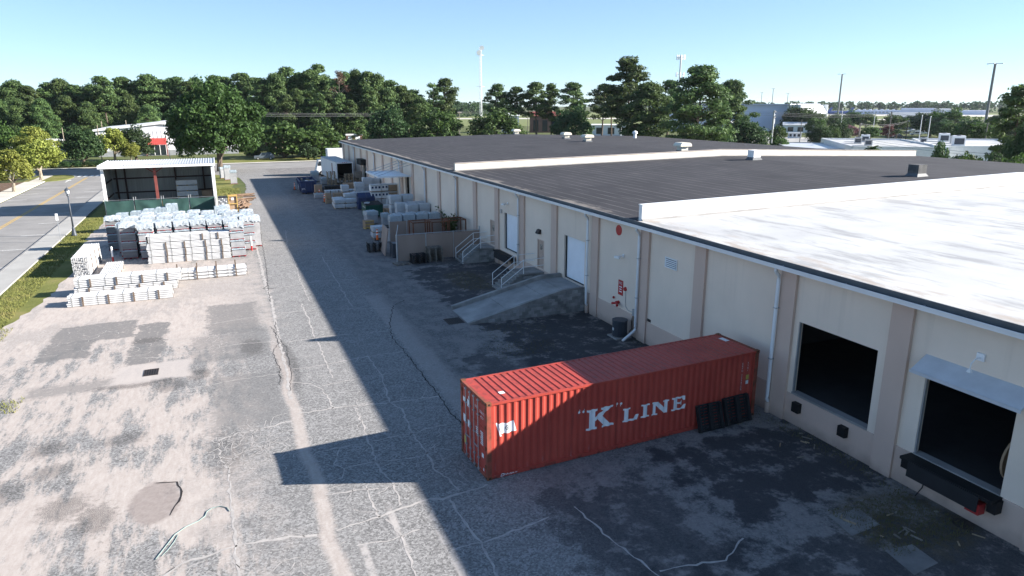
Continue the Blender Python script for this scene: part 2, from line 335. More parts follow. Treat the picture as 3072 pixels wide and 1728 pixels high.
    sp = q.boxm(XY, -5.6, -2.2, 34.9, 37.4, n2, 1.6, .25); c = q.mix(q.math('MULTIPLY', sp, .85), c, (.42, .375, .345))
    wd_ = q.ellm(XY, 16.6, 20.9, 11.0, 14.6, n23, 1.4, .2); c = q.mix(q.math('MULTIPLY', wd_, q.math('MULTIPLY', q.smooth(n3, .35, .6), .8)), c, q.ramp(n4, [(.3, (.055, .045, .028)), (.7, (.14, .115, .07))]))
    wd2 = q.ellm(XY, 14.8, 18.4, 43.8, 50.5, n23, 1.4, .3); c = q.mix(q.math('MULTIPLY', wd2, q.math('MULTIPLY', q.smooth(n3, .42, .62), .7)), c, (.11, .085, .055))
    hole = q.ellm(XY, -3.75, -2.2, 21.9, 24.6, n23, .9, .12); c = q.mix(q.math('MULTIPLY', hole, .8), c, q.ramp(n3, [(.3, (.20, .165, .15)), (.7, (.29, .25, .23))]))
    wob = q.math('MULTIPLY', q.math('SUBTRACT', q.noise(q.mapv(P, (0, .25, 0)), 1.0, 3), .5), .8)
    strip = q.math('MULTIPLY', q.smooth(q.math('ADD', q.math('ABSOLUTE', q.math('SUBTRACT', q.math('ADD', X, wob), 2.05)), q.math('MULTIPLY', q.math('SUBTRACT', n3, .5), .35)), .10, .36, 1, 0), q.smooth(Y, 47, 30, .25, 1))
    c = q.mix(q.math('MULTIPLY', strip, .75), c, sand)
    # tyre-polished light tracks running down the lane
    tr = q.math('MULTIPLY', q.smooth(q.math('ABSOLUTE', q.math('SUBTRACT', q.math('FRACT', q.math('DIVIDE', X, 1.15)), .5)), .14, .05), q.math('MULTIPLY', q.boxm(XY, 2.2, 5.8, 8, 20, n2, 2.5, .8), q.smooth(n2, .44, .6)))
    c = q.mix(q.math('MULTIPLY', tr, .85), c, (.44, .405, .38))
    fine = q.math('ADD', q.math('MULTIPLY', n4, .6), q.math('MULTIPLY', n3, .4)); q.bump(fine, .5, .015)
    return q.out(c, .95, .15)
M['yard'] = yard_mat()
def crackmat():
    q = NT('crack_filler'); P = q.pos(); return q.out(q.ramp(q.noise(P, 4, 5), [(.3, (.31, .29, .275)), (.7, (.44, .41, .385))]), .95, .1)
M['crack'] = crackmat(); M['crack_dark'] = mat('open_crack', (.022, .020, .020), 1, .3)
M['sandstrip'] = mat('sand_strip', (.28, .24, .215), .95, .25, 3, col2=(.42, .375, .345))
M['road'] = mat('street_asphalt', (.235, .225, .215), .93, .16, .35, bump=.2, bscale=60)
def grassmat(name, a, b, c3):
    q = NT(name); P = q.pos(); f = q.noise(P, .35, 6, .65); c = q.ramp(f, [(.3, a), (.52, b), (.72, c3)])
    g = q.noise(P, 7, 4, .7); c = q.mix(q.math('MULTIPLY', q.smooth(g, .5, .75), .4), c, tuple(x * .5 for x in a)); q.bump(g, .8, .05); return q.out(c, 1, .1)
M['grass'] = grassmat('verge_grass', (.105, .12, .035), (.165, .17, .052), (.24, .205, .085))
M['field'] = grassmat('field_grass', (.06, .085, .03), (.10, .115, .045), (.15, .14, .07))
M['airfield'] = grassmat('airfield_grass', (.12, .155, .06), (.17, .19, .08), (.22, .215, .11))
M['mulch'] = mat('mulch', (.12, .075, .05), 1, .35, 2)
# ------------------------------------------------------------------ ground, yard, roads
def sheet(name, pts, z, mt, kind='structure'):
    return MB().poly([(x, y, z) for x, y in pts]).build(name, mt, kind=kind)
g = MB(); Rr = [0, 150, 500, 1500, 4500]; NS = 48
g.v.append((0, 0, -.02))
for r in Rr[1:]:
    for k in range(NS): g.v.append((r * math.cos(2 * math.pi * k / NS), r * math.sin(2 * math.pi * k / NS), -.02))
for k in range(NS): g.f.append((0, 1 + k, 1 + (k + 1) % NS))
for i in range(3):
    for k in range(NS):
        a = 1 + i * NS; b = a + NS; g.f.append((a + k, b + k, b + (k + 1) % NS, a + (k + 1) % NS))
g.build('ground', M['field'], kind='structure')
edge = [(-12.6, -12), (-12.57, 30), (-12.2, 36), (-12.4, 42), (-12.57, 46.9), (-11.5, 52.9), (-11.3, 62.8), (-11.6, 70), (-12.4, 78), (-12.1, 90), (-12.2, 93), (-.6, 93), (-.4, 102), (3.6, 110), (4.2, 122), (3.6, 135), (-2, 146), (-4, 152), (26, 152), (23, 126), (21, 125.6), (21, -12)]
random.seed(3)
e2 = []
for i in range(len(edge)):
    a = edge[i]; b = edge[(i + 1) % len(edge)]; L = math.dist(a, b); k = max(1, int(L / .7)) if i < 14 else 1
    for j in range(k):
        t = j / k; jit = .18 if (i < 14 and 0 < j) else 0
        e2.append((a[0] + (b[0] - a[0]) * t + random.uniform(-jit, jit), a[1] + (b[1] - a[1]) * t + random.uniform(-jit, jit)))
sheet('yard_pavement', e2, 0, M['yard'])
sheet('grass_verge', [(-14.65, -20), (-11, -20), (-11, 94), (-.3, 94), (5, 152), (-14, 152)], -.008, M['grass'])
sheet('street', [(-27.3, -40), (-16.3, -40), (-16.0, 152), (-27.0, 152)], -.004, M['road'])
sheet('cross_street', [(-160, 152), (130, 152), (130, 167), (-160, 167)], -.002, M['road'])
sheet('far_sidewalk', [(-160, 167.2), (130, 167.2), (130, 169.5), (-160, 169.5)], .08, M['walkfar'])
sheet('far_lawn', [(-160, 169.5), (130, 169.5), (130, 182), (-160, 182)], .0, M['grass'])
MB().bx(-16.28, -14.6, -40, 150, -.01, .10).build('sidewalk', M['walk'], kind='structure')
MB().bx(-16.46, -16.28, -40, 150, -.01, .11).build('kerb', M['concrete'], kind='structure')
b = MB().bx(-30.2, -27.5, 95, 141, -.01, .10); b.build('left_sidewalk', M['walkfar'], kind='structure')
MB().bx(-27.5, -27.25, 40, 141, -.01, .11).build('left_kerb', M['walkfar'], kind='structure')
sheet('planting_bed', [(-36, 95), (-30.2, 95), (-30.2, 141), (-36, 141)], .05, M['mulch'])
isl = [(-27.3, 141)] + [(-27.3 + 3.4 * math.sin(a), 147.0 - 6.0 * math.cos(a)) for a in [math.pi * k / 12 for k in range(13)]] + [(-30.5, 153), (-30.5, 141)]
MB().prism(isl, -.01, .10).build('corner_lawn', M['grass'], kind='structure')
sheet('mid_sidewalk', [(-29.6, 141), (-27.9, 141), (-27.9, 152), (-29.6, 152)], .112, M['walkfar'])
yl = MB()
for dx in (-.14, .14):
    yl.poly([(-22.15 + dx - .06, -20, 0), (-22.15 + dx + .06, -20, 0), (-21.75 + dx + .06, 146, 0), (-21.75 + dx - .06, 146, 0)])
yl.build('centre_line', M['yellow_line'], kind='structure')
pl = MB()
for y in (50.2, 58.2, 66.3, 74.5, 82.5, 90.5, 98.5, 106.6, 114.6, 122.1): pl.bx(-18.75, -16.5, y - .3, y - .2, -.003, .001)
for y in (90, 98, 106.2, 114.6, 122.0, 130): pl.bx(-27.0, -24.7, y - .06, y + .06, -.003, .001)
pl.build('parking_markings', M['white_line'], kind='structure')
cw = MB()
for i in range(11): cw.bx(-26.6 + i * .98, -26.1 + i * .98, 148.3, 151.2, -.003, .001)
for i, x in enumerate((-23.9, -18.6)):   # two turn arrows
    cw.poly([(x - .09, 138.5, .001), (x + .09, 138.5, .001), (x + .09, 141.5, .001), (x - .09, 141.5, .001)]); cw.poly([(x - .5, 141.52, .001), (x + .5, 141.52, .001), (x, 143.2, .001)])
cw.build('crosswalk', M['white_line'], kind='structure')
# cracks: thin filled ribbons, wandering
def ribbon(mb, pts, wd, z, seed, jit=.06):
    rnd = random.Random(seed); P = []
    for i in range(len(pts) - 1):
        a, b = Vector(pts[i]), Vector(pts[i + 1]); k = max(2, int((b - a).length / .22))
        nrm = Vector((-(b - a).y, (b - a).x)).normalized()
        for j in range(k): P.append(a + (b - a) * j / k + nrm * rnd.uniform(-jit, jit))
    P.append(Vector(pts[-1]))
    n = len(mb.v)
    for i, p in enumerate(P):
        d = (P[min(i + 1, len(P) - 1)] - P[max(i - 1, 0)]).normalized(); nn = Vector((-d.y, d.x)); ww = wd * rnd.uniform(.35, 1.3)
        mb.v += [(p.x + nn.x * ww / 2, p.y + nn.y * ww / 2, z), (p.x - nn.x * ww / 2, p.y - nn.y * ww / 2, z)]
    for i in range(len(P) - 1): mb.f.append((n + 2 * i, n + 2 * i + 1, n + 2 * i + 3, n + 2 * i + 2))
CR = [([(2.51, 47.5), (2.33, 42.9), (2.22, 36.7), (2.15, 33), (2.0, 30.1)], .12), ([(2.74, 71), (2.6, 60), (2.4, 51), (2.5, 47.5)], .16), ([(4.22, 45.7), (4.26, 41.6), (4.14, 38.2), (4.16, 36.8), (4.11, 33.8), (4.1, 31.9)], .07),
 ([(2.28, 32.1), (3.0, 31.6), (3.43, 30.9), (3.56, 29.4), (3.59, 28.3)], .05), ([(2.43, 44.2), (5.7, 43.7), (9.5, 42.4)], .05), ([(2.4, 38.1), (4.9, 38.3), (8, 37.9)], .06), ([(2.4, 33.8), (4, 33.8), (6.4, 34.2), (8.2, 34.1)], .05),
 ([(3.46, 31.1), (4.7, 31.3), (7, 31.4)], .04), ([(2.06, 28.4), (3.8, 28.4), (6.06, 28), (8.17, 27.8)], .07), ([(2.35, 24.65), (4.3, 24.7), (6.3, 24.8), (7.7, 25)], .05), ([(2.25, 21.5), (3.6, 21.3), (4, 21.2)], .05),
 ([(2.27, 19.3), (3.2, 19.45), (4.46, 19.7), (5.14, 19.9), (6.06, 19.7), (7.1, 19.9), (7.5, 20)], .08), ([(2.7, 18.3), (3.55, 18.2), (4.65, 18.35)], .04), ([(5.2, 17), (6.2, 17), (7.5, 17.2), (8.6, 17.4)], .05), ([(-2.55, 19.0), (-2.05, 19.4), (-1, 19.6), (-.6, 19.7), (.67, 19.57), (1.7, 19.3)], .09),
 ([(4.48, 28), (4.44, 26.2), (4.38, 24.8), (4.3, 23), (4.35, 22.3), (4.5, 21.4), (4.43, 19.9)], .06), ([(3.64, 21.5), (3.59, 20.6), (3.66, 19.5)], .05), ([(3.8, 19.3), (4, 18.4), (4.05, 17.4), (3.97, 16.7), (4.0, 13)], .05), ([(6.03, 19.55), (6.03, 18.6), (6.07, 17.8), (6.16, 17), (6.06, 16.3), (6.05, 15.6), (6.2, 12)], .07),
 ([(6.24, 34.3), (6.39, 31.4), (6.14, 29.5), (5.96, 28), (6.27, 27.2), (6.12, 24.7), (6.22, 23.2), (6.11, 21.8), (6.38, 20.9), (6.5, 20)], .06), ([(3.16, 24.5), (2.87, 23.5), (3.1, 23), (2.96, 22.4), (2.54, 22.2)], .04), ([(3.1, 23), (4, 23.1), (5, 22.9), (6, 22.8), (6.7, 23.5)], .04),
 ([(1.8, 27.8), (.66, 27.5), (-.26, 27.5), (-1, 27.1)], .07), ([(-.72, 23.7), (-.6, 21), (-.62, 19.7), (-.58, 18.2), (-.5, 15)], .08), ([(-1.0, 26.9), (-.95, 25.6), (-.7, 24.6), (-.72, 23.7)], .06), ([(2.0, 33.5), (-.5, 33.4), (-3, 33.0)], .04), ([(2.2, 38.5), (0, 38.9), (-3.4, 38.2), (-5.0, 38.6)], .04), ([(-3.5, 42.5), (-1.0, 43.4), (2.2, 44.0)], .05),
 ([(3, 50.5), (6, 51.5), (9, 51)], .05), ([(3.4, 58), (6.5, 58.6), (9.8, 58)], .05), ([(3.8, 66), (7, 66.5), (10.5, 66)], .05), ([(4.8, 46), (4.9, 52), (5.2, 58), (5.3, 66), (6, 75)], .05), ([(7.2, 44), (7.4, 52), (7.6, 60)], .05), ([(9.6, 17.6), (9.8, 15.5), (10.2, 13.5)], .05), ([(10.3, 13.8), (12.3, 13.5), (13.5, 14.1)], .05), ([(10.2, 13.5), (11.5, 11.2), (12.5, 9.5)], .06)]
ck = MB()
for i, (p, wd) in enumerate(CR): ribbon(ck, p, wd * 1.3, .004, i)
rc = random.Random(9)
def gator(x0, x1, y0, y1, n, mb):   # map-cracking
    for i in range(n):
        x, y = rc.uniform(x0, x1), rc.uniform(y0, y1); a = rc.uniform(0, 6.28); P = [(x, y)]
        for k in range(rc.randint(2, 5)):
            a += rc.uniform(-1, 1); x += math.cos(a) * .3; y += math.sin(a) * .3; P.append((x, y))
        ribbon(mb, P, .03, .004, i + 999, .02)
gator(-1.1, 1.0, 24.3, 27.6, 70, ck); gator(-4.5, 0, 37.5, 41, 40, ck); gator(2.3, 7.5, 20, 40, 60, ck); gator(-10, -5, 36, 46, 30, ck); gator(-6, 2, 14, 20, 60, ck)
ck.build('pavement_cracks', M['crack'], kind='structure')
dk = MB()
for i, (p, wd) in enumerate([([(-3.04, 24.55), (-2.66, 24.5), (-2.4, 24.35), (-2.15, 23.6), (-2.23, 23), (-2.49, 22.2)], .06), ([(10.7, 43.9), (9.7, 42.9), (8.63, 39.4), (8.15, 36.9), (8.22, 34.1), (8.19, 31.7), (8.18, 29.4), (8.17, 27.2), (8.13, 25.8), (8.2, 24.8)], .05), 
   ([(2.35, 42.5), (2.1, 38), (1.75, 36.8), (1.9, 34), (1.7, 32)], .03), ([(2.0, 41.5), (2.5, 37), (2.3, 33), (2.05, 31)], .03), ([(2.9, 50.5), (2.2, 50.9), (2.6, 51.6)], .10), ([(2.4, 47), (2.6, 52), (3.0, 60), (3.3, 70), (4.0, 85)], .04)]): ribbon(dk, p, wd, .006, i + 300)
dk.build('open_cracks', M['crack_dark'], kind='structure')
def grate(x, y, sx, sy, label):
    t = thing('drain_grate', label, 'drain grate', (x, y, 0))
    f = MB(); f.bx(-sx / 2, sx / 2, -sy / 2, -sy / 2 + .05, 0, .02).bx(-sx / 2, sx / 2, sy / 2 - .05, sy / 2, 0, .02).bx(-sx / 2, -sx / 2 + .05, -sy / 2 + .05, sy / 2 - .05, 0, .02).bx(sx / 2 - .05, sx / 2, -sy / 2 + .05, sy / 2 - .05, 0, .02); f.build('frame', M['iron'], t)
    MB().bx(-sx / 2 + .05, sx / 2 - .05, -sy / 2 + .05, sy / 2 - .05, .001, .006).build('pit', M['black'], t)
    n = int(sx / .1)
    for i in range(1, n): MB().bx(-sx / 2 + i * sx / n - .02, -sx / 2 + i * sx / n + .02, -sy / 2 + .05, sy / 2 - .05, .008, .02).build('bar', M['iron'], t)
grate(-3.95, 36.1, .65, .9, 'rusty square drain grate in the pale sunny part of the yard'); grate(12.3, 38.2, 1.0, 1.15, 'dark drain grate at the foot of the concrete ramp')
def hose(pts, r, label, mt):
    tag(MB().tube([(x, y, r + .006) for x, y in pts], [r] * len(pts), 6).build('hose', mt, smooth=True), label, 'hose')
M['hose'] = mat('green_hose', (.22, .29, .275), .7)
hose([(-2.75, 19.9), (-2.5, 20.5), (-2.29, 21.0), (-2.0, 21.3), (-1.63, 21.5), (-1.45, 21.7), (-1.4, 21.95), (-1.25, 22.1), (-1.0, 22.12), (-.8, 21.95), (-.72, 21.7)], .013, 'thin green hose lying in the sunny foreground of the yard', M['hose'])
hose([(-2.6, 20.0), (-2.45, 20.25), (-2.3, 20.6), (-2.2, 20.95)], .010, 'short loose end of hose beside the long green hose', M['hose'])
# grass blades on the verge and weeds along the wall (nobody could count them)
def tufts(name, areas, n, h, mt, seed):
    rg = np.random.default_rng(seed); V = []; F = []
    k = 0
    tot = sum(a[4] for a in areas)
    for (x0, x1, y0, y1, wt) in areas:
        m_ = int(n * wt / tot); x = rg.uniform(x0, x1, m_); y = rg.uniform(y0, y1, m_); a = rg.uniform(0, 6.28, m_); hh = h * rg.uniform(.5, 1.5, m_); le = rg.uniform(-.6, .6, (m_, 2)) * hh[:, None]; wd = h * .22
        for i in range(m_):
            dx, dy = math.cos(a[i]) * wd, math.sin(a[i]) * wd
            V += [(x[i] - dx, y[i] - dy, -.01), (x[i] + dx, y[i] + dy, -.01), (x[i] + le[i, 0], y[i] + le[i, 1], hh[i])]; F.append((k, k + 1, k + 2)); k += 3
    me = bpy.data.meshes.new(name); me.from_pydata(V, [], F); me.materials.append(mt); o = bpy.data.objects.new(name, me); C.objects.link(o); o['kind'] = 'stuff'; return o
tufts('verge_grass', [(-14.5, -12.5, 40, 92, 6), (-12.5, -11.9, 30, 47, .4), (-.2, 3.0, 96, 118, 3), (-9.8, -8.9, 33.2, 34.9, .1), (-12.4, -10, 33, 34.8, .08)], 16000, .10, M['grass'], 5)
M['dry'] = mat('dry_weeds', (.12, .095, .05), 1, .4, 3, col2=(.10, .11, .04))
tufts('wall_weeds', [(16.9, 20.3, 11.6, 14.2, 5), (19.8, 20.6, 14, 20, 1.2), (15.2, 17.5, 44.5, 50, 2.5), (13.2, 17, 34, 36.6, 1), (20, 20.6, 21, 31, .6), (12.3, 16, 31, 33.5, 1), (18.5, 20.4, 20, 21.5, .5)], 5200, .07, M['dry'], 6)
db = random.Random(12)
SC = ['near the square pad', 'beside the drain cover', 'under the dock', 'by the dock bumper', 'at the wall base']
for k in range(26):
    x, y = (db.uniform(17, 20.4), db.uniform(11.2, 14.3)) if k < 16 else (db.uniform(18.8, 20.4), db.uniform(17, 21.5))
    o = MB().ob((x, y, .03), (db.uniform(.08, .4), db.uniform(.03, .07), .03), Matrix.Rotation(db.uniform(0, 3), 3, 'Z')).build('wood_scrap', M['wood_grey'] if k % 3 else M['wood'])
    tag(o, 'small scrap of broken wood lying at the foot of the wall', 'scrap', 'scraps along the wall')
for (x0, x1, y0, y1) in ((16.6, 18.0, 12.9, 14.0), (16.7, 17.9, 10.9, 12.0)):
    tag(MB().prism([(x0, y0), (x1 - .1, y0 + .1), (x1, y1 - .1), (x0 + .2, y1)], 0, .012).build('concrete_patch', M['pad']), 'square pale concrete pad in the dark asphalt ' + ('nearer the dock doors' if y0 > 12 else 'at the lower edge of the picture'), 'concrete pad')
tag(MB().tube([(20.3, 12.0, .0), (20.3, 12.0, .012)], [.32, .32], 12).build('drain_cover', M['iron']), 'round rusty drain cover by the wall under the dock', 'drain cover')
# ------------------------------------------------------------------ the warehouse
WX = 20.686; Y0, Y1 = -10.0, 125.7; XR = 83.0; ZW = 6.42; XM = 52.0
B = thing('warehouse', 'long cream warehouse with peach pilasters, black and white flat roofs', 'warehouse', (0, 0, 0))
PIL = [-.1, 5.05, 10.2 - .1, 15.28, 20.36, 25.93, 30.59, 35.91, 41.5, 46.9, 52.0, 57.2, 62.4, 67.9, 73.0, 78.2, 83.3, 88.5, 93.6, 98.9, 103.95, 108.7, 113.9, 118.9, 123.8]
OPEN = [(16.08, 19.72, 1.31, 4.30), (11.35, 14.23, 1.28, 4.05), (37.32, 40.13, 1.47, 4.35), (47.85, 50.6, 1.47, 4.38), (43.22, 44.3, 1.28, 3.38), (52.58, 53.66, 1.28, 3.38), (79.2, 81.9, 1.30, 4.45), (105.0, 107.6, 1.3, 3.9), (5.9, 9.0, 1.3, 4.1)]
cuts = sorted([Y0 + .3] + PIL[1:] + [Y1 - .3])
cuts = [c for i, c in enumerate(cuts) if i == 0 or c - cuts[i - 1] > .5]
T = .22
for a, b in zip(cuts[:-1], cuts[1:]):
    w = MB(); ops = [o for o in OPEN if a - .01 <= o[0] and o[1] <= b + .01]
    ys = [a] + [v for o in sorted(ops) for v in (o[0], o[1])] + [b]
    for i in range(len(ys) - 1):
        if i % 2 == 0: w.bx(WX, WX + T, ys[i], ys[i + 1], 0, ZW)
        else:
            o = sorted(ops)[i // 2]; w.bx(WX, WX + T, ys[i], ys[i + 1], 0, o[2]).bx(WX, WX + T, ys[i], ys[i + 1], o[3], ZW)
    w.build('wall_panel', M['stucco'], B)
MB().bx(XR - .3, XR, Y0 + .3, Y1 - .3, 0, 6.0).build('side_wall', M['stucco'], B)
for y0, y1 in ((Y0, Y0 + .3), (Y1 - .3, Y1)):
    w = MB().bx(WX, XR, y0, y1, 0, 5.998); w.hexa([(WX, y0, 6.0), (XR, y0, 6.0), (XR, y1, 6.0), (WX, y1, 6.0), (WX, y0, 6.42), (XR, y0, 6.05), (XR, y1, 6.05), (WX, y1, 6.42)]).poly([(WX, (y0 + y1) / 2, 6.43), (XR, (y0 + y1) / 2, 6.06), (XM, (y0 + y1) / 2, 6.94)]).build('end_wall', M['stucco'], B)
for p in PIL: MB().bx(WX - .13, WX - .001, p - .40, p + .40, 0, 6.36).build('pilaster', M['peach'], B)
bs = []
for a, b in zip(PIL[:-1], PIL[1:]):
    seg = [(a + .40, b - .40)]
    for o in OPEN:
        if o[2] < 1.24:
            seg = [q for s in seg for q in ([(s[0], o[0]), (o[1], s[1])] if s[0] < o[0] and o[1] < s[1] else [s])]
    for s in seg: MB().bx(WX - .045, WX - .001, s[0], s[1], 0, 1.24).build('base_course', M['peach'], B)
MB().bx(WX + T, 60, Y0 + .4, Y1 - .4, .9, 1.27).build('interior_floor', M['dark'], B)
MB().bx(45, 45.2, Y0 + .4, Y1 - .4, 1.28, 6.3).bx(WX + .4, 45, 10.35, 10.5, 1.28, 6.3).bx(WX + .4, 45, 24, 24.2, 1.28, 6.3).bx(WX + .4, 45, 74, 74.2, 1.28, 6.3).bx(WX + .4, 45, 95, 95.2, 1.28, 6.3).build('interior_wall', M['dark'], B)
# roofs: three sections, each a low gable with the ridge along the building
def roof(y0, y1, mt, dz):
    r = MB()
    r.hexa([(WX - .28, y0, 6.46 + dz), (XM, y0, 6.95 + dz), (XM, y1, 6.95 + dz), (WX - .28, y1, 6.46 + dz), (WX - .28, y0, 6.60 + dz), (XM, y0, 7.1 + dz), (XM, y1, 7.1 + dz), (WX - .28, y1, 6.60 + dz)])
    r.hexa([(XM, y0, 6.95 + dz), (XR + .2, y0, 6.02 + dz), (XR + .2, y1, 6.02 + dz), (XM, y1, 6.95 + dz), (XM, y0, 7.1 + dz), (XR + .2, y0, 6.16 + dz), (XR + .2, y1, 6.16 + dz), (XM, y1, 7.1 + dz)])
    r.build('roof', mt, B)
roof(Y0, 31.25, M['roof_white'], 0); roof(31.55, 62.9, M['roof_black'], 0); roof(63.2, Y1 + .2, M['roof_black'], .06)
def parapet(y0, y1, h, mt, x1, capm):
    p = MB(); zs = lambda x: 6.55 + .5 * (x - WX) / (XM - WX) if x <= XM else 7.05 - .94 * (x - XM) / (XR - XM)
    xs = [WX + .05] + [WX + (XM - WX) * k / 5 for k in range(1, 6)] + [XM + (x1 - XM) * k / 5 for k in range(1, 6)]
    for i in range(len(xs) - 1):
        a, b = xs[i] + .012, xs[i + 1] - .012
        MB().hexa([(a, y0, zs(a)), (b, y0, zs(b)), (b, y1, zs(b)), (a, y1, zs(a)), (a, y0, zs(a) + h), (b, y0, zs(b) + h), (b, y1, zs(b) + h), (a, y1, zs(a) + h)]).build('parapet_panel', mt, B)
    c = MB()
    for i in range(len(xs) - 1):
        a, b = xs[i], xs[i + 1]; c.hexa([(a, y0 - .04, zs(a) + h), (b, y0 - .04, zs(b) + h), (b, y1 + .04, zs(b) + h), (a, y1 + .04, zs(a) + h), (a, y0 - .04, zs(a) + h + .05), (b, y0 - .04, zs(b) + h + .05), (b, y1 + .04, zs(b) + h + .05), (a, y1 + .04, zs(a) + h + .05)])
    c.build('coping', capm, B)
    f = MB()
    for i in range(len(xs) - 1):
        a, b = xs[i], xs[i + 1]
        for s, yy in ((-1, y0 - .002), (1, y1 + .002)): f.hexa([(a, yy + s * .14 if s < 0 else yy, zs(a) + .05), (b, yy + s * .14 if s < 0 else yy, zs(b) + .05), (b, yy if s < 0 else yy + .14, zs(b) + .05), (a, yy if s < 0 else yy + .14, zs(a) + .05), (a, yy - .01 if s < 0 else yy, zs(a) + .15), (b, yy - .01 if s < 0 else yy, zs(b) + .15), (b, yy if s < 0 else yy + .01, zs(b) + .15), (a, yy if s < 0 else yy + .01, zs(a) + .15)])
    f.build('base_flashing', M['concrete'], B)
M['coping_red'] = mat('coping', (.42, .36, .32), .7)
parapet(62.9, 63.2, .72, M['parapet'], XR - .3, M['coping_red']); parapet(31.25, 31.55, .86, M['white_paint'], XR - .3, M['white_metal'])
MB().bx(WX - .34, WX - .29, Y0, Y1, 6.40, 6.63).build('roof_edge', M['flash'], B)
gt = MB()
gt.bx(WX - .50, WX - .35, Y0, Y1, 6.30, 6.32).bx(WX - .52, WX - .50, Y0, Y1, 6.30, 6.46).bx(WX - .55, WX - .52, Y0, Y1, 6.42, 6.47).bx(WX - .29, WX - .05, Y0, Y1, 6.36, 6.40); gt.build('gutter', M['white_metal'], B)
MB().bx(WX - .50, WX - .345, Y0, Y1, 6.322, 6.36).build('gutter_bed', M['flash'], B)
k = Y0 + 3
hg = MB()
while k < Y1: hg.bx(WX - .53, WX - .36, k, k + .04, 6.44, 6.46); k += 3.05
hg.build('gutter_strap', M['galv'], B)
for y in (5.5, 20.78, 30.95, 36.6, 47.3, 62.0, 72.6, 83.8, 98.4, 113.5):
    xx = WX - .24
    pts = [(WX - .43, y, 6.31), (WX - .43, y, 6.18), (WX - .36, y, 6.08), (xx, y, 5.98), (xx, y, 5.8), (xx, y, .75)]
    if 30 < y < 31.5: pts += [(xx, y, .62), (xx - .12, y - .03, .50), (xx - .95, y - .28, .16)]
    elif 20 < y < 37: pts += [(xx, y, .62), (xx + .07, y, .52), (xx + .07, y, .40)]
    MB().tube(pts, [.075] * len(pts), 10).build('downpipe', M['white_metal'], B, smooth=True)
    if 20 < y < 37 and not 30 < y < 31.5: MB().tube([(xx + .07, y, .46), (xx + .07, y, 0)], [.115, .115], 10).build('drain_socket', M['peach'], B)
    if y < 60:
        for z in (4.6, 2.4): MB().bx(xx - .085, xx + .11, y - .085, y + .085, z, z + .04).build('pipe_clip', M['galv'], B)
# doors and docks
M['slat'] = mat('door_slats', (.74, .76, .80), .5, .04)
def rollup(o, name='roll_up_door'):
    y0, y1, z0, z1 = o; n = int((z1 - z0) / .076)
    d = MB().bx(WX + .21, WX + .23, y0 + .002, y1 - .002, z0, z1).build(name, M['slat'], B)
    s = MB()
    for i in range(n): s.hexa([(WX + .175, y0 + .06, z0 + i * .076), (WX + .21, y0 + .06, z0 + i * .076), (WX + .21, y1 - .05, z0 + i * .076), (WX + .175, y1 - .05, z0 + i * .076), (WX + .19, y0 + .06, z0 + i * .076 + .07), (WX + .21, y0 + .06, z0 + i * .076 + .07), (WX + .21, y1 - .05, z0 + i * .076 + .07), (WX + .19, y1 - .05, z0 + i * .076 + .07)])
    q = s.build('slat', M['slat'], d); q['kind'] = 'stuff'
    MB().bx(WX + .12, WX + .21, y1 - .10, y1 - .002, z0, z1).bx(WX + .12, WX + .21, y0 + .002, y0 + .06, z0, z1).bx(WX + .13, WX + .2, y0 + .06, y1 - .1, z0 + .002, z0 + .06).build('guide', M['black'], d)
rollup(OPEN[2]); rollup(OPEN[3])
M['door'] = mat('peach_door', (.46, .34, .27), .6, .1, 3)
M['sticker'] = mat('peeling_sticker', (.45, .40, .33), .7, .3, 14, col2=(.08, .06, .05), thr=(.42, .58))
for i, o in enumerate((OPEN[4], OPEN[5])):
    y0, y1, z0, z1 = o
    d = MB().bx(WX + .06, WX + .10, y0 + .05, y1 - .05, z0, z1 - .05).build('door', M['door'], B)
    MB().bx(WX - .02, WX + .1, y0, y0 + .05, z0, z1).bx(WX - .02, WX + .1, y1 - .05, y1, z0, z1).bx(WX - .02, WX + .1, y0 + .05, y1 - .05, z1 - .05, z1).build('frame', M['peach'], d)
    MB().bx(WX - .01, WX + .06, y0 + .12, y0 + .16, z0 + .95, z0 + 1.0).bx(WX - .01, WX + .0, y0 + .12, y0 + .26, z0 + .955, z0 + .995).build('handle', M['galv'], d)
    MB().bx(WX + .055, WX + .0585, y0 + .3, y1 - .3, z0 + (1.35 if i == 0 else 1.2), z0 + (1.75 if i == 0 else 1.7)).build('sticker', M['sticker'], d)
for o in (OPEN[0], OPEN[1]):   # dock openings: jamb angles and sill
    y0, y1, z0, z1 = o
    MB().bx(WX + .02, WX + .12, y1 - .045, y1 - .002, z0, z1).build('door_track', M['galv'], B); MB().bx(WX - .03, WX + T + .1, y0, y1, z0 - .06, z0 + .012).build('dock_sill', M['concrete'], B)
for y in (19.26, 16.97, ): MB().bx(WX - .24, WX - .046, y - .17, y + .17, .63, 1.03).build('dock_bumper', M['black'], B)
def leveler(y0, y1, z, lip):
    d = thing('dock_leveler', '', ''); del d['label'], d['category']; d.parent = B
    MB().bx(WX - .55, WX + .28, y0, y1, z - .10, z).build('plate', M['black'], d)
    MB().hexa([(WX - .62, y0 + .35, z - .55), (WX - .57, y0 + .35, z - .55), (WX - .57, y1 - .35, z - .55), (WX - .62, y1 - .35, z - .55), (WX - .60, y0 + .35, z - .04), (WX - .55, y0 + .35, z - .04), (WX - .55, y1 - .35, z - .04), (WX - .60, y1 - .35, z - .04)]).build('lip', M['charcoal'], d)
    for yy in (y0 - .05, y1 - .2):
        MB().bx(WX - .36, WX - .05, yy, yy + .26, z - .48, z - .06).build('bumper', M['black'], d)
leveler(11.25, 14.3, 1.25, 0); leveler(48.2, 51.7, 1.20, 0)
MB().ob((WX - .42, 11.75, .78), (.3, .42, .34)).build('red_bumper', M['red_sign'], B)
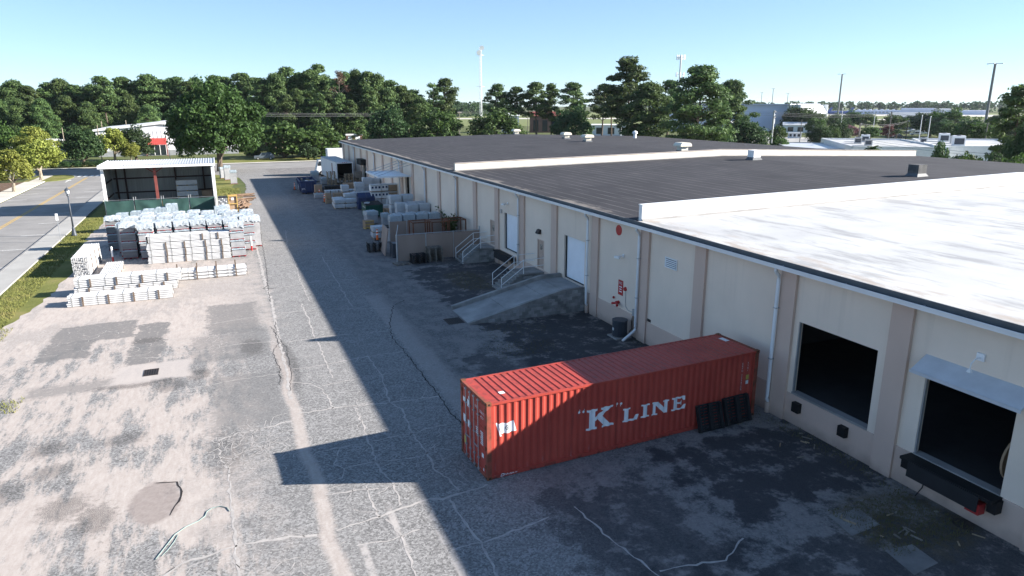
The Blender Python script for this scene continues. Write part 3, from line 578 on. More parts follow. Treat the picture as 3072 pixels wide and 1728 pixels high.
MB().tube([(WX - .10, 13.6, .75), (WX - .13, 13.65, .3), (WX - .35, 13.7, .01)], [.02] * 3, 6).build('hydraulic_hose', M['black'], B)
cp = MB().hexa([(WX - .66, 10.9, 4.30), (WX - .001, 10.9, 4.70), (WX - .001, 14.32, 4.70), (WX - .66, 14.32, 4.30), (WX - .66, 10.9, 4.36), (WX - .001, 10.9, 4.78), (WX - .001, 14.32, 4.78), (WX - .66, 14.32, 4.36)]); cpo = cp.build('canopy', M['canopy'], B)
MB().bx(WX - .685, WX - .662, 10.88, 14.34, 4.26, 4.37).build('fascia', M['canopy'], cpo)
lm = MB().bx(WX - .07, WX - .001, 12.48, 12.72, 5.15, 5.38).tube([(WX - .08, 12.6, 5.25), (WX - .30, 12.6, 5.22), (WX - .40, 12.62, 5.1), (WX - .42, 12.62, 4.9)], [.022] * 4, 6).cyl((WX - .42, 12.62, 4.92), (WX - .42, 12.62, 4.84), .05, .09, 8); lm.build('wall_lamp', M['white_paint'], B)
# awning by the far doorway: open slatted canopy held by four rods
aw = MB(); ay0, ay1, ax0 = 78.5, 85.7, 16.75
aw.bx(ax0, ax0 + .08, ay0, ay1, 4.62, 4.80).bx(ax0 + .08, WX - .14, ay0, ay0 + .08, 4.62, 4.80).bx(ax0 + .08, WX - .14, ay1 - .08, ay1, 4.62, 4.80); awn = aw.build('awning', M['white_metal'], B)
n = 16
for i in range(n):
    x = ax0 + .14 + i * (WX - .3 - ax0) / n
    MB().hexa([(x, ay0 + .1, 4.68), (x + .16, ay0 + .1, 4.72), (x + .16, ay1 - .1, 4.72), (x, ay1 - .1, 4.68), (x, ay0 + .1, 4.70), (x + .16, ay0 + .1, 4.74), (x + .16, ay1 - .1, 4.74), (x, ay1 - .1, 4.70)]).build('awning_slat', M['white_metal'], awn)
for y in (79.2, 81.2, 83.2, 85.2): MB().cyl((ax0 + .1, y, 4.8), (WX - .02, y - .4, 6.05), .03, n=6).build('tie_rod', M['galv'], awn)
MB().bx(WX + .05, WX + .09, 79.2, 80.3, 1.3, 4.44).build('door', M['galv'], B); MB().bx(WX + .06, WX + .1, 105.0, 105.9, 1.3, 3.9).build('door', M['galv'], B)
MB().bx(WX - .9, WX - .002, 104.6, 107.9, 3.95, 4.75).build('dock_shroud', M['black'], B)
# wall fittings
lv = MB().bx(WX - .05, WX - .002, 27.8, 27.86, 4.6, 5.14).bx(WX - .05, WX - .002, 28.76, 28.82, 4.6, 5.14).bx(WX - .05, WX - .002, 27.86, 28.76, 5.08, 5.14).build('louvre_vent', M['white_metal'], B)
MB().bx(WX - .012, WX - .002, 27.86, 28.76, 4.6, 5.08).build('louvre_back', M['flash'], lv)
for i in range(5): zz = 4.61 + i * .095; MB().hexa([(WX - .075, 27.86, zz), (WX - .05, 27.86, zz + .045), (WX - .05, 28.76, zz + .045), (WX - .075, 28.76, zz), (WX - .075, 27.86, zz + .008), (WX - .05, 27.86, zz + .053), (WX - .05, 28.76, zz + .053), (WX - .075, 28.76, zz + .008)]).build('louvre_blade', M['white_metal'], lv)
MB().bx(WX - .02, WX - .002, 29.84, 30.15, 1.29, 1.44).build('foundation_vent', M['iron'], B)
def text(txt, size, mt, name, parent, M4, spacing=1.0):
    cu = bpy.data.curves.new('t', 'FONT'); cu.body = txt; cu.size = size; cu.space_character = spacing; cu.align_x = 'CENTER'; cu.align_y = 'CENTER'
    o = bpy.data.objects.new('t', cu); C.objects.link(o); dg = bpy.context.evaluated_depsgraph_get(); me = bpy.data.meshes.new_from_object(o.evaluated_get(dg)); bpy.data.objects.remove(o); bpy.data.curves.remove(cu)
    me.transform(M4); me.materials.clear(); me.materials.append(mt); me.name = name
    return ob(name, me, None, parent)
WALLM = lambda y, z, d: Matrix(((0, 0, -1, WX - d), (-1, 0, 0, y), (0, 1, 0, z), (0, 0, 0, 1)))   # text on the wall, read from -x
v = MB().tube([(WX - .03, 33.39, 5.75), (WX - .001, 33.39, 5.75)], [.30, .30], 20)
v.build('wall_cap', M['red_sign'], B)
t = tag(MB().bx(WX - .02, WX - .003, 32.72, 33.22, 2.05, 2.92).build('fire_sign', M['red_sign']), 'red FDC sign on the cream wall above the pipe inlet', 'sign')
text('FDC', .19, M['white_paint'], 'lettering', t, WALLM(32.97, 2.74, .024))
for z, ww in ((2.5, .3), (2.36, .22), (2.22, .28)): MB().bx(WX - .0235, WX - .0205, 32.97 - ww / 2, 32.97 + ww / 2, z, z + .06).build('text_line', M['white_paint'], t)
t = thing('alarm_bell', 'small round red alarm bell with grey cable beside the red sign', 'alarm bell', (0, 0, 0))
MB().tube([(WX - .10, 32.45, 2.53), (WX - .002, 32.45, 2.53)], [.10, .13], 14).build('bell', M['red_sign'], t); MB().tube([(WX - .03, 32.43, 2.43), (WX - .03, 32.40, 1.9), (WX - .03, 32.35, 1.55), (WX - .04, 32.1, 1.38), (WX - .03, 31.7, 1.38), (WX - .03, 31.5, 1.4)], [.014] * 6, 5).build('cable', M['galv'], t)
t = thing('fire_connection', 'red fire department pipe connection on the wall below the sign', 'pipe fitting', (0, 0, 0))
MB().tube([(WX - .002, 33.1, 1.6), (WX - .22, 33.1, 1.55)], [.09, .11], 12).build('body', M['red_sign'], t)
for s in (-1, 1): MB().tube([(WX - .18, 33.1, 1.55), (WX - .30, 33.1 + s * .28, 1.48)], [.055, .075], 10).build('inlet', M['red_sign'], t)
MB().tube([(WX - .05, 33.6, 1.75), (WX - .12, 33.6, 1.75)], [.08, .06], 10).build('cap', M['red_sign'], t)
t = thing('electric_box', 'grey electric isolator box with hanging hoses behind the air conditioner', 'electric box', (0, 0, 0))
MB().bx(WX - .13, WX - .05, 31.25, 31.5, 1.25, 1.62).build('box', M['galv'], t)
for i in range(3): MB().tube([(WX - .09, 31.3 + i * .08, 1.25), (WX - .12, 31.42 + i * .07, .9), (WX - .15, 31.36 + i * .05, .5), (WX - .35, 31.4, .32)], [.018] * 4, 5).build('hose', M['cleat'], t)
for y, z, nm, lb in ((32.79, 4.3, 'camera', 'white security camera on a bracket between pilaster and downpipe'), (49.84, 5.1, 'camera', 'white twin floodlight above the first white roller door')):
    t = thing('security_camera' if 'sec' in lb else 'floodlight', lb, 'camera' if 'sec' in lb else 'lamp', (0, 0, 0))
    MB().bx(WX - .05, WX - .001, y - .07, y + .07, z, z + .18).build('bracket', M['white_paint'], t)
    MB().tube([(WX - .05, y, z + .1), (WX - .3, y, z + .08)], [.02, .02], 6).build('arm', M['white_paint'], t); MB().ob((WX - .36, y + .08, z + .02), (.2, .34, .12), Matrix.Rotation(.4, 3, 'Z')).build('head', M['white_paint'], t)
t = thing('wall_light', 'dark bronze wall pack light above the brown door', 'lamp', (0, 0, 0)); MB().hexa([(WX - .28, 43.7, 3.8), (WX - .002, 43.7, 3.8), (WX - .002, 44.15, 3.8), (WX - .28, 44.15, 3.8), (WX - .16, 43.7, 4.05), (WX - .002, 43.7, 4.1), (WX - .002, 44.15, 4.1), (WX - .16, 44.15, 4.05)]).build('housing', M['iron'], t); MB().bx(WX - .24, WX - .03, 43.75, 44.1, 3.77, 3.798).build('lens', M['white_metal'], t)
t = thing('utility_box', 'small grey box at the top corner of the first roller door', 'box', (0, 0, 0)); MB().bx(WX - .12, WX - .003, 51.0, 51.2, 4.25, 4.55).build('case', M['galv'], t)
# roof ventilators
def vent(x, y, z0, s, label, lo):
    t = thing('roof_ventilator', label, 'roof vent', (x, y, z0), 0, 'cream hooded roof ventilators')
    MB().hexa([(-.62 * s, -.62 * s, 0), (.62 * s, -.62 * s, 0), (.62 * s, .62 * s, 0), (-.62 * s, .62 * s, 0), (-.5 * s, -.5 * s, .35), (.5 * s, -.5 * s, .35), (.5 * s, .5 * s, .35), (-.5 * s, .5 * s, .35)]).build('curb', M['flash'], t)
    MB().bx(-.45 * s, .45 * s, -.45 * s, .45 * s, .352, .75 * s).build('throat', M['cream'], t)
    h = MB(); pr = [(-.78 * s, .68 * s), (.78 * s, .68 * s), (.78 * s, .85 * s), (.66 * s, 1.02 * s), (.5 * s, 1.1 * s), (-.5 * s, 1.1 * s), (-.66 * s, 1.02 * s), (-.78 * s, .85 * s)]
    n = len(pr); 
    for yy in (-.72 * s, .72 * s): h.v += [(p, yy, q) for p, q in pr]
    h.f.append(tuple(range(n))); h.f.append(tuple(range(n, 2 * n))[::-1])
    for i in range(n): h.f.append((i, (i + 1) % n, n + (i + 1) % n, n + i)[::-1])
    h.build('hood', M['cream'], t); t.scale = (.68, .68, .68)
M['cream'] = mat('cream_metal', (.74, .68, .56), .5, .05)
vent(53.2, 124, 7.1, 1.35, 'cream roof ventilator farthest away, alone near the roof end', 1); vent(54.6, 106, 7.08, 1.4, 'cream roof ventilator left one of the close pair on the black roof', 1); vent(52.6, 95, 7.12, 1.45, 'cream roof ventilator right one of the close pair on the black roof', 1); vent(51.4, 69.5, 7.12, 1.5, 'cream roof ventilator nearest, half hidden behind the long parapet', 1)
t = thing('roof_fan', 'white square roof fan box on the black roof near the cream parapet', 'roof fan', (51.3, 57.2, 7.09)); MB().hexa([(-1.0, -.9, 0), (.95, -.9, 0), (.95, .8, 0), (-1.0, .8, 0), (-.68, -.66, .42), (.68, -.66, .42), (.68, .66, .42), (-.68, .66, .42)]).build('curb', M['flash'], t); MB().bx(-.7, .7, -.7, .7, .422, 1.5).build('casing', M['white_paint'], t); MB().bx(-.74, .74, -.74, .74, 1.5, 1.55).build('lid', M['white_metal'], t); t.scale = (.66, .66, .62)
M['tarbox'] = mat('tarred_metal', (.05, .05, .05), .8, .3, 2, col2=(.12, .12, .12))
t = thing('roof_curb', 'tall square black roof curb beside the white roof edge', 'roof curb', (51.3, 38.7, 7.08)); MB().hexa([(-1.0, -.9, 0), (.9, -.9, 0), (.9, .8, 0), (-1.0, .8, 0), (-.66, -.66, .36), (.66, -.66, .36), (.66, .66, .36), (-.66, .66, .36)]).build('base', M['flash'], t); MB().bx(-.68, .68, -.68, .68, .362, 1.35).build('casing', M['tarbox'], t); t.scale = (.68, .68, .68)
t = thing('roof_mushroom', 'small white round roof exhaust cap on the black roof edge', 'roof vent', (72, 112, 6.6)); MB().tube([(0, 0, 0), (0, 0, .8), (0, 0, .82), (0, 0, 1.15), (0, 0, 1.35)], [.3, .3, .5, .45, .1], 10).build('cap', M['white_paint'], t)
# ------------------------------------------------------------------ ramp, steps, block work
blk = {}
def block(parent, x, y, z, L, H, Dp, axis='x'):
    key = (round(L, 2), round(H, 2), Dp, axis)
    if key not in blk:
        m_ = MB(); m_.bx(.006, L - .006, 0, Dp, .006, H - .006) if axis == 'x' else m_.bx(0, Dp, .006, L - .006, .006, H - .006); blk[key] = m_.mesh('block'); blk[key].materials.append(M['cmu'])
    return ob('block', blk[key], None, parent, (x, y, z))
def blockwall(parent, x0, x1, y, z0, topf, side=-1, Dp=.1):   # running-bond face in the x direction, top limited by topf(x)
    r = 0; z = z0
    while True:
        if z + .18 > max(topf(x0), topf(x1)): break
        x = x0 - (.2 if r % 2 else 0)
        while x < x1 - .02:
            a = max(x, x0); b = min(x + .4, x1)
            if b - a > .08 and min(topf(a), topf(b)) >= z + .17: block(parent, a, y, z, b - a, .2, Dp)
            x += .4
        z += .2; r += 1
    return z
RX0, RX1, RZ = 12.9, WX - .05, 1.44
t = thing('concrete_ramp', 'sloping concrete ramp on block walls up to the white roller door', 'ramp', (0, 0, 0))
sl = lambda x: .03 + (RZ - .03) * min(1, max(0, (x - RX0) / (RX1 - 1.5 - RX0)))
M['rampc'] = mat('ramp_concrete', (.20, .20, .198), .93, .3, .7, col2=(.36, .355, .35), bump=.15)
xs = [RX0, RX0 + 2.5, RX0 + 5.0, RX1 - 1.5, RX1]
for i in range(4):
    a, b = xs[i] + .015, xs[i + 1] - .015
    MB().hexa([(a, 37.34, -.05), (b, 37.34, -.05), (b, 40.36, -.05), (a, 40.36, -.05), (a, 37.34, sl(a)), (b, 37.34, sl(b)), (b, 40.36, sl(b)), (a, 40.36, sl(a))]).build('slab', M['rampc'], t)
M['wallcap'] = mat('stained_concrete', (.25, .245, .235), .95, .35, 1.2)
for (y0, y1, up) in ((37.10, 37.34, .06), (40.36, 40.62, .24)):
    for i in range(3):
        a, b = xs[i], xs[i + 1]
        MB().hexa([(a, y0, 0), (b, y0, 0), (b, y1, 0), (a, y1, 0), (a, y0, sl(a) + up), (b, y0, sl(b) + up), (b, y1, sl(b) + up), (a, y1, sl(a) + up)]).build('side_wall', M['wallcap'], t)
    a, b = xs[3], xs[4] - .02; MB().bx(a, b, y0, y1, 0, RZ + up).build('side_wall', M['wallcap'], t)
blockwall(t, RX0 + .4, RX1 - .02, 37.02, 0, lambda x: sl(x) - .06, Dp=.08)
def stairs(yA, yB, xTop, xFoot, zt, label, railY, doory):
    t = thing('entrance_steps', label, 'steps', (0, 0, 0)); n = 7; dx = (xTop - xFoot) / n; dz = zt / n
    MB().bx(xTop + .1, WX - .05, yA + .08, yB, 0, zt - .12).build('landing_core', M['wallcap'], t); MB().bx(xTop, WX - .05, yA - .01, yB + .02, zt - .12, zt).build('landing_slab', M['wallcap'], t)
    for i in range(n): MB().bx(xFoot + i * dx, xFoot + (i + 1) * dx - .004, yA + .02, yB - .0, 0 if i == 0 else .0, (i + 1) * dz - .05).bx(xFoot + i * dx - .03, xFoot + (i + 1) * dx - .035, yA - .02, yB + .02, (i + 1) * dz - .049, (i + 1) * dz).build('step', M['wallcap'], t)
    r = 0
    blockwall(t, xTop + .02, WX - .06, yA - .0, 0, lambda x: zt - .11, Dp=.079)
    for y in (yA + .04, yB - .04):
        rl = thing('handrail', '', ''); del rl['label'], rl['category']; rl.parent = t
        P = lambda x, z: (x, y, z)
        zf = .12
        MB().cyl(P(xFoot + .02, 0), P(xFoot + .02, 1.05), .027, n=8).build('post', M['white_paint'], rl); MB().cyl(P(xTop + .12, zt - .1), P(xTop + .12, zt + 1.0), .027, n=8).build('post', M['white_paint'], rl)
        for h in (1.03, .52): MB().tube([P(xFoot + .02, h + .0), P(xTop + .12, zt + h - .04), P(WX - .05, zt + h - .02)], [.024] * 3, 8).build('rail', M['white_paint'], rl)
    return t
s1 = stairs(52.62, 54.5, 19.3, 17.83, 1.18, 'concrete steps with white handrails beside the tan fence enclosure', 0, 0)
s2 = stairs(43.08, 44.85, 18.95, 17.38, 1.18, 'concrete steps with white handrails beside the sloping ramp', 0, 0)
# ------------------------------------------------------------------ air conditioner
t = thing('air_conditioner', 'round ribbed dark grey air conditioner unit by the wall', 'air conditioner', (19.95, 31.75, 0))
M['acgrey'] = mat('ac_grey', (.055, .065, .08), .45, .1)
MB().bx(-.5, .5, -.5, .5, 0, .07).build('pad', M['concrete'], t)
MB().tube([(0, 0, .07), (0, 0, .95)], [.36, .36], 16).build('coil', M['black'], t)
rg = MB()
for i in range(13): rg.tube([(0, 0, .10 + i * .065), (0, 0, .145 + i * .065)], [.43, .43], 16)
q = rg.build('rib', M['acgrey'], t); q['kind'] = 'stuff'
MB().tube([(0, 0, .95), (0, 0, 1.02), (0, 0, 1.03), (0, 0, .98)], [.45, .44, .30, .29], 16, caps=False).build('top_ring', M['acgrey'], t)
fg = MB()
for i in range(6): a = math.pi * i / 6; fg.bar((math.cos(a) * .3, math.sin(a) * .3, 1.0), (-math.cos(a) * .3, -math.sin(a) * .3, 1.0), .012)
fg.tube([(0, 0, .97), (0, 0, 1.01)], [.08, .08], 8).build('fan_grille', M['acgrey'], t)
MB().bx(-.46, -.43, -.08, .02, .45, .6).build('label_plate', M['decal'], t)
from mathutils.geometry import tessellate_polygon
# ------------------------------------------------------------------ shipping container
t = thing('shipping_container', 'red corrugated shipping container standing half in sunlight', 'shipping container', (7.5837, 20.1866, 0), .0456)
CL, CW, CH = 12.192, 2.438, 2.896
pitch = .2765; ncor = 42; u0 = .20
def prof():   # breakpoints (x, inset)
    P = []; x = u0
    while x < CL - .25:
        P += [(x, 0), (x + .07, 0), (x + .14, .036), (x + .208, .036)]; x += pitch
    P = [p for p in P if p[0] < CL - .16] + [(CL - .15, 0)]
    return [(.15, 0)] + P
PR = prof()
def inset(x):
    for a, b in zip(PR[:-1], PR[1:]):
        if a[0] <= x <= b[0]: return a[1] + (b[1] - a[1]) * (x - a[0]) / max(1e-6, b[0] - a[0])
    return 0
OFF = .025
for s, nm in ((0, 'side_panel'), (1, 'side_panel')):
    mb = MB()
    for x, d in PR:
        y = OFF + d if s == 0 else CW - OFF - d
        mb.v += [(x, y, .16), (x, y, CH - .11)]
    for i in range(len(PR) - 1): f = (2 * i, 2 * i + 2, 2 * i + 3, 2 * i + 1); mb.f.append(f if s == 0 else f[::-1])
    mb.build(nm, M['cred'], t)
mb = MB(); xs = [.45]; P2 = [(.14, 0), (.44, 0)]; x = .45
while x < CL - .35: P2 += [(x, 0), (x + .025, -.026), (x + .07, -.026), (x + .095, 0), (x + .262, 0)]; x += .264
P2 += [(CL - .14, 0)]
for x, d in P2: mb.v += [(x, .10, CH - .03 + d), (x, CW - .10, CH - .03 + d)]
for i in range(len(P2) - 1): mb.f.append((2 * i, 2 * i + 2, 2 * i + 3, 2 * i + 1))
mb.build('roof_panel', M['cred'], t)
for y0, y1 in ((0, .08), (CW - .08, CW)):
    MB().bx(.16, CL - .16, y0, y1, CH - .11, CH - .025).build('side_rail', M['cred'], t); MB().bx(.16, CL - .16, y0, y1, .02, .16).build('side_rail', M['cred'], t)
for x0, x1 in ((.0, .10), (CL - .10, CL)):
    MB().bx(x0, x1, .17, CW - .17, CH - .13, CH - .015).build('end_rail', M['cpost'], t); MB().bx(x0, x1, .17, CW - .17, .02, .16).build('end_rail', M['cpost'], t)
MB().bx(.102, .44, .10, CW - .10, CH - .045, CH - .026).build('roof_plate', M['cred'], t); MB().bx(CL - .02, CL - .01, .15, CW - .15, .16, CH - .13).build('end_panel', M['cred'], t)
MB().bx(.2, CL - .2, .1, CW - .1, .12, .16).build('floor', M['dark'], t)
for x in (0, CL - .16):
    for y in (0, CW - .15):
        MB().bx(x, x + .16, y, y + .15, .12, CH - .12).build('corner_post', M['cpost'], t)
        for z in (0, CH - .118):
            c = MB().bx(x - .004, x + .178, y - .006, y + .162, z, z + .118).build('corner_casting', M['rust'], t)
            hx = MB(); hx.bx(x + .05, x + .12, y - .0085, y - .0065, z + .03, z + .09) if y == 0 else hx.bx(x + .05, x + .12, y + .1625, y + .165, z + .03, z + .09)
            hx.bx(x - .0065, x - .0045, y + .05, y + .11, z + .03, z + .09) if x == 0 else hx.bx(x + .1785, x + .181, y + .05, y + .11, z + .03, z + .09); hx.build('casting_hole', M['black'], c)
for s in (0, 1):   # two doors with two lock bars each
    y0 = .165 if s == 0 else CW / 2 + .008; y1 = CW / 2 - .008 if s == 0 else CW - .165
    d = MB(); d.bx(.022, .06, y0, y1, .17, CH - .14)
    for z in (.17, .95, 1.75, CH - .26): d.bx(.008, .0215, y0 + .02, y1 - .02, z, z + .10)
    dd = d.build('door', M['cred'], t)
    for yy in ((.72, 1.10) if s == 0 else (1.47, 1.86)):
        bar = MB().cyl((-.035, yy, .08), (-.035, yy, CH - .08), .019, n=8).build('lock_bar', M['galv'], dd)
        for z in (.12, .55, 1.4, 2.2, CH - .16): MB().bx(-.06, .0075, yy - .055, yy + .055, z, z + .05).build('bracket', M['galv'], dd)
        MB().bar((-.055, yy, 1.0), (-.06, yy + (-.38 if s == 0 else .36) * (1 if yy in (1.10, 1.47) else -.0) + .02, .98), .03).build('handle', M['galv'], dd)
    for z in (.4, 1.1, 1.9, 2.5): yy = .135 if s == 0 else CW - .135; MB().bx(-.02, .03, yy - .04, yy + .04, z, z + .13).build('hinge', M['rust'], dd)
def plate(y0, y1, z0, z1, mt=None, name='decal', dpt=0): MB().bx(.0035 - dpt, .0072 - dpt, y0, y1, z0, z1).build(name, mt or M['decal'], t)
plate(1.92, 2.2, 2.16, 2.34); plate(1.52, 1.8, 2.10, 2.38); plate(1.91, 2.2, 1.36, 1.66); plate(1.5, 1.78, 1.30, 1.58); plate(1.93, 2.14, .5, .8, M['decal_yel']); plate(.33, .5, .70, .86); plate(.3, .38, .22, .32)
MB().tube([(.004, 1.6, 2.47), (.0075, 1.6, 2.47)], [.085, .085], 12).build('decal', M['decal'], t)
ENDM = lambda y, z: Matrix(((0, 0, -1, .004), (-1, 0, 0, y), (0, 1, 0, z), (0, 0, 0, 1)))
text('KKFU', .13, M['decal'], 'lettering', t, ENDM(.92, 2.42)); text('755612', .14, M['decal'], 'lettering', t, ENDM(.45, 2.38)); text('45G1', .13, M['decal'], 'lettering', t, ENDM(.44, 2.2))
for i in range(7):
    for (a, b) in ((.34, .60), (.82, 1.02)):
        if i < (7 if a < .5 else 4): MB().bx(.0035, .0072, a + .02, b - .02 * (i % 3), 1.62 - i * .075, 1.66 - i * .075).build('decal_line', M['decal'], t)
# painted lettering that follows the corrugations of the side
def painted(polys, mt, name, holes=None):
    bm = bmesh.new()
    for P in polys:
        vv = [bm.verts.new((x, 0, z)) for x, z in P]
        for tri in tessellate_polygon([[Vector((x, z, 0)) for x, z in P]]): bm.faces.new([vv[i] for i in tri])
    for bp, _ in PR:
        bmesh.ops.bisect_plane(bm, geom=bm.verts[:] + bm.edges[:] + bm.faces[:], plane_co=(bp, 0, 0), plane_no=(1, 0, 0))
    for v in bm.verts: v.co.y = OFF + inset(v.co.x) - .004
    me = bpy.data.meshes.new(name); bm.to_mesh(me); bm.free(); me.materials.append(mt); return ob(name, me, None, t)
LET = {'K': [(4.00, 1.83), (4.45, 1.83), (4.45, 1.755), (4.345, 1.735), (4.345, 1.50), (4.70, 1.72), (4.60, 1.76), (4.60, 1.83), (5.14, 1.84), (5.12, 1.765), (4.98, 1.74), (4.66, 1.50), (5.0, 1.14), (5.17, 1.11), (5.17, 1.03), (4.65, 1.03), (4.65, 1.10), (4.71, 1.13), (4.46, 1.41), (4.345, 1.34), (4.345, 1.13), (4.44, 1.10), (4.44, 1.02), (3.98, 1.02), (3.98, 1.09), (4.09, 1.12), (4.09, 1.735), (4.00, 1.755)],
 'L': [(5.60, 1.57), (5.93, 1.57), (5.93, 1.51), (5.84, 1.50), (5.84, 1.10), (6.06, 1.11), (6.19, 1.24), (6.30, 1.25), (6.24, 1.02), (5.59, 1.02), (5.59, 1.08), (5.66, 1.09), (5.66, 1.50), (5.60, 1.51)],
 'I': [(6.43, 1.57), (6.81, 1.57), (6.81, 1.51), (6.71, 1.50), (6.71, 1.10), (6.80, 1.09), (6.80, 1.03), (6.42, 1.03), (6.42, 1.09), (6.52, 1.10), (6.52, 1.50), (6.43, 1.51)],
 'N': [(6.93, 1.57), (7.20, 1.57), (7.51, 1.26), (7.51, 1.50), (7.43, 1.51), (7.43, 1.57), (7.72, 1.57), (7.72, 1.51), (7.65, 1.50), (7.65, 1.03), (7.51, 1.03), (7.09, 1.43), (7.09, 1.10), (7.18, 1.09), (7.18, 1.03), (6.91, 1.03), (6.91, 1.09), (6.98, 1.10), (6.98, 1.50), (6.93, 1.51)],
 'E': [(7.88, 1.58), (8.50, 1.58), (8.50, 1.40), (8.43, 1.40), (8.36, 1.50), (8.14, 1.50), (8.14, 1.35), (8.27, 1.35), (8.30, 1.41), (8.36, 1.41), (8.36, 1.22), (8.30, 1.22), (8.27, 1.28), (8.14, 1.28), (8.14, 1.10), (8.36, 1.10), (8.47, 1.23), (8.55, 1.23), (8.50, 1.03), (7.87, 1.03), (7.87, 1.09), (7.95, 1.10), (7.95, 1.50), (7.88, 1.51)]}
for k_ in LET: painted([LET[k_]], M['decal'], 'letter')
def disc(cx, cz, r, tail): 
    P = [(cx + r * math.cos(a), cz + r * math.sin(a)) for a in [2 * math.pi * i / 12 for i in range(12)]]
    return P
for cx, cz, sg in ((3.67, 1.82, 1), (3.84, 1.83, 1), (5.31, 1.84, -1), (5.48, 1.83, -1)):
    painted([disc(cx, cz, .052, 0)], M['decal'], 'quote_mark'); painted([[(cx - .05 * -sg * .8, cz + .055 * sg), (cx + .012 * sg, cz + .105 * sg), (cx + .045 * sg, cz + .10 * sg), (cx - .0 * sg, cz + .054 * sg)]], M['decal'], 'quote_tail')
fl = [(.42, 2.05), (.55, 2.07), (.7, 2.03), (.85, 2.03), (1.02, 2.08), (1.12, 1.68), (.95, 1.67), (.8, 1.64), (.66, 1.66), (.56, 1.66)]
painted([fl], M['decal'], 'flag_emblem'); painted([[(.35, 2.08), (.40, 2.10), (.56, 1.58), (.50, 1.57)]], M['decal'], 'flag_staff')
rgp = [(.78 + .075 * math.cos(a), 1.855 + .10 * math.sin(a)) for a in [2 * math.pi * i / 14 for i in range(14)]]
q = painted([rgp], M['strap'], 'flag_mark'); 
for v in q.data.vertices: v.co.y -= .002
q = painted([[(x * .66 + .78 * .34, z * .66 + 1.855 * .34) for x, z in rgp]], M['decal'], 'flag_ring')
for v in q.data.vertices: v.co.y -= .004
q = painted([[(.765, 1.90), (.785, 1.90), (.785, 1.86), (.82, 1.90), (.835, 1.885), (.80, 1.855), (.84, 1.82), (.82, 1.81), (.785, 1.845), (.785, 1.81), (.765, 1.81)]], M['strap'], 'flag_letter')
for v in q.data.vertices: v.co.y -= .006
SIDEM = lambda x, z: Matrix(((0, 1, 0, x), (0, 0, 1, OFF - .003), (1, 0, 0, z), (0, 0, 0, 1)))
def vtext(s_, x, z0, step, size, mt):
    for i, ch in enumerate(s_):
        if ch != ' ': text(ch, size, mt, 'lettering', t, Matrix(((1, 0, 0, x), (0, 0, -1, OFF - .003), (0, 1, 0, z0 - i * step), (0, 0, 0, 1))))
vtext('KKFU 7556128', 11.37, 2.42, .102, .12, M['decal']); vtext('45G1', 11.66, 2.42, .11, .11, M['decal'])
for z0, z1, mt in ((1.70, 1.90, M['decal_yel']), (1.50, 1.66, M['decal'])): MB().bx(11.6, 11.74, OFF - .005, OFF - .003, z0, z1).build('decal', mt, t)
gr = [((.50, .06), (.55, .15)), ((.55, .15), (.64, .14)), ((.64, .14), (.60, .06)), ((.60, .06), (.50, .06)), ((.70, .12), (.64, .07)), ((.72, .06), (.76, .13)), ((.76, .13), (.80, .07)), ((.84, .06), (.88, .12)), ((.88, .12), (.92, .07)), ((.92, .07), (.97, .11)), ((.97, .11), (1.02, .07)), ((1.06, .09), (1.14, .09))]
g_ = MB()
for (a, b), (c, d) in gr:
    dx, dz = c - a, d - b; L = math.hypot(dx, dz); nx, nz = -dz / L * .011, dx / L * .011
    g_.poly([(a - nx, -.004, b - nz), (c - nx, -.004, d - nz), (c + nx, -.004, d + nz), (a + nx, -.004, b + nz)])
g_.build('graffiti', M['decal'], t)
MB().bx(.78, .98, .62, .82, CH - .0285, CH - .024).build('decal', M['decal'], t); MB().bx(11.75, 11.98, 1.5, 1.95, CH - .028, CH - .024).build('decal', M['decal'], t)
# ------------------------------------------------------------------ pallets
def pallet_parts(t, mt, L=1.2, W=1.0, z=0, bars=7):
    for y in (0, W / 2 - .045, W - .09):
        sb = MB()
        for xx in (0, L / 2 - .07, L - .14): sb.bx(xx, xx + .14, y, y + .09, z + .02, z + .11)
        sb.build('stringer', mt, t)
    for i in range(bars): x = i * (L - .1) / (bars - 1); MB().bx(x, x + .1, 0, W, z + .111, z + .132).build('deck_board', mt, t)
    for i in range(3): x = i * (L - .1) / 2; MB().bx(x, x + .1, 0, W, z, z + .019).build('bottom_board', mt, t)
def wood_pallet(mt):
    def mk(label, cat, group):
        t = thing('pallet', label, cat, (0, 0, 0), 0, group); pallet_parts(t, mt); return t
    return mk
cache = {}
rp = random.Random(21)
def pstack(key, mt, x, y, n, where, grp, rz=0):
    for i in range(n):
        nm = ('topmost' if i == n - 1 else 'lowest' if i == 0 else ordn(i) + ' from below')
        proto_or_dup(cache, key, wood_pallet(mt), (x + rp.uniform(-.03, .03), y + rp.uniform(-.03, .03), i * .15), rz + rp.uniform(-.03, .03), f'{where}, {nm}', 'pallet', grp)
pstack('dark', M['wood_dark'], 14.05, 54.15, 5, 'dark wooden pallet in the low stack by the tan fence', 'pallets stacked in front of the tan fence')
pstack('light', M['wood_grey'], 15.5, 54.35, 8, 'light wooden pallet in the tall stack by the tan fence', 'pallets stacked in front of the tan fence')
proto_or_dup(cache, 'grey', wood_pallet(M['wood_grey']), (12.65, 53.95, 0), .12, 'weathered open pallet lying flat on the asphalt before the fence', 'pallet', 'pallets stacked in front of the tan fence')
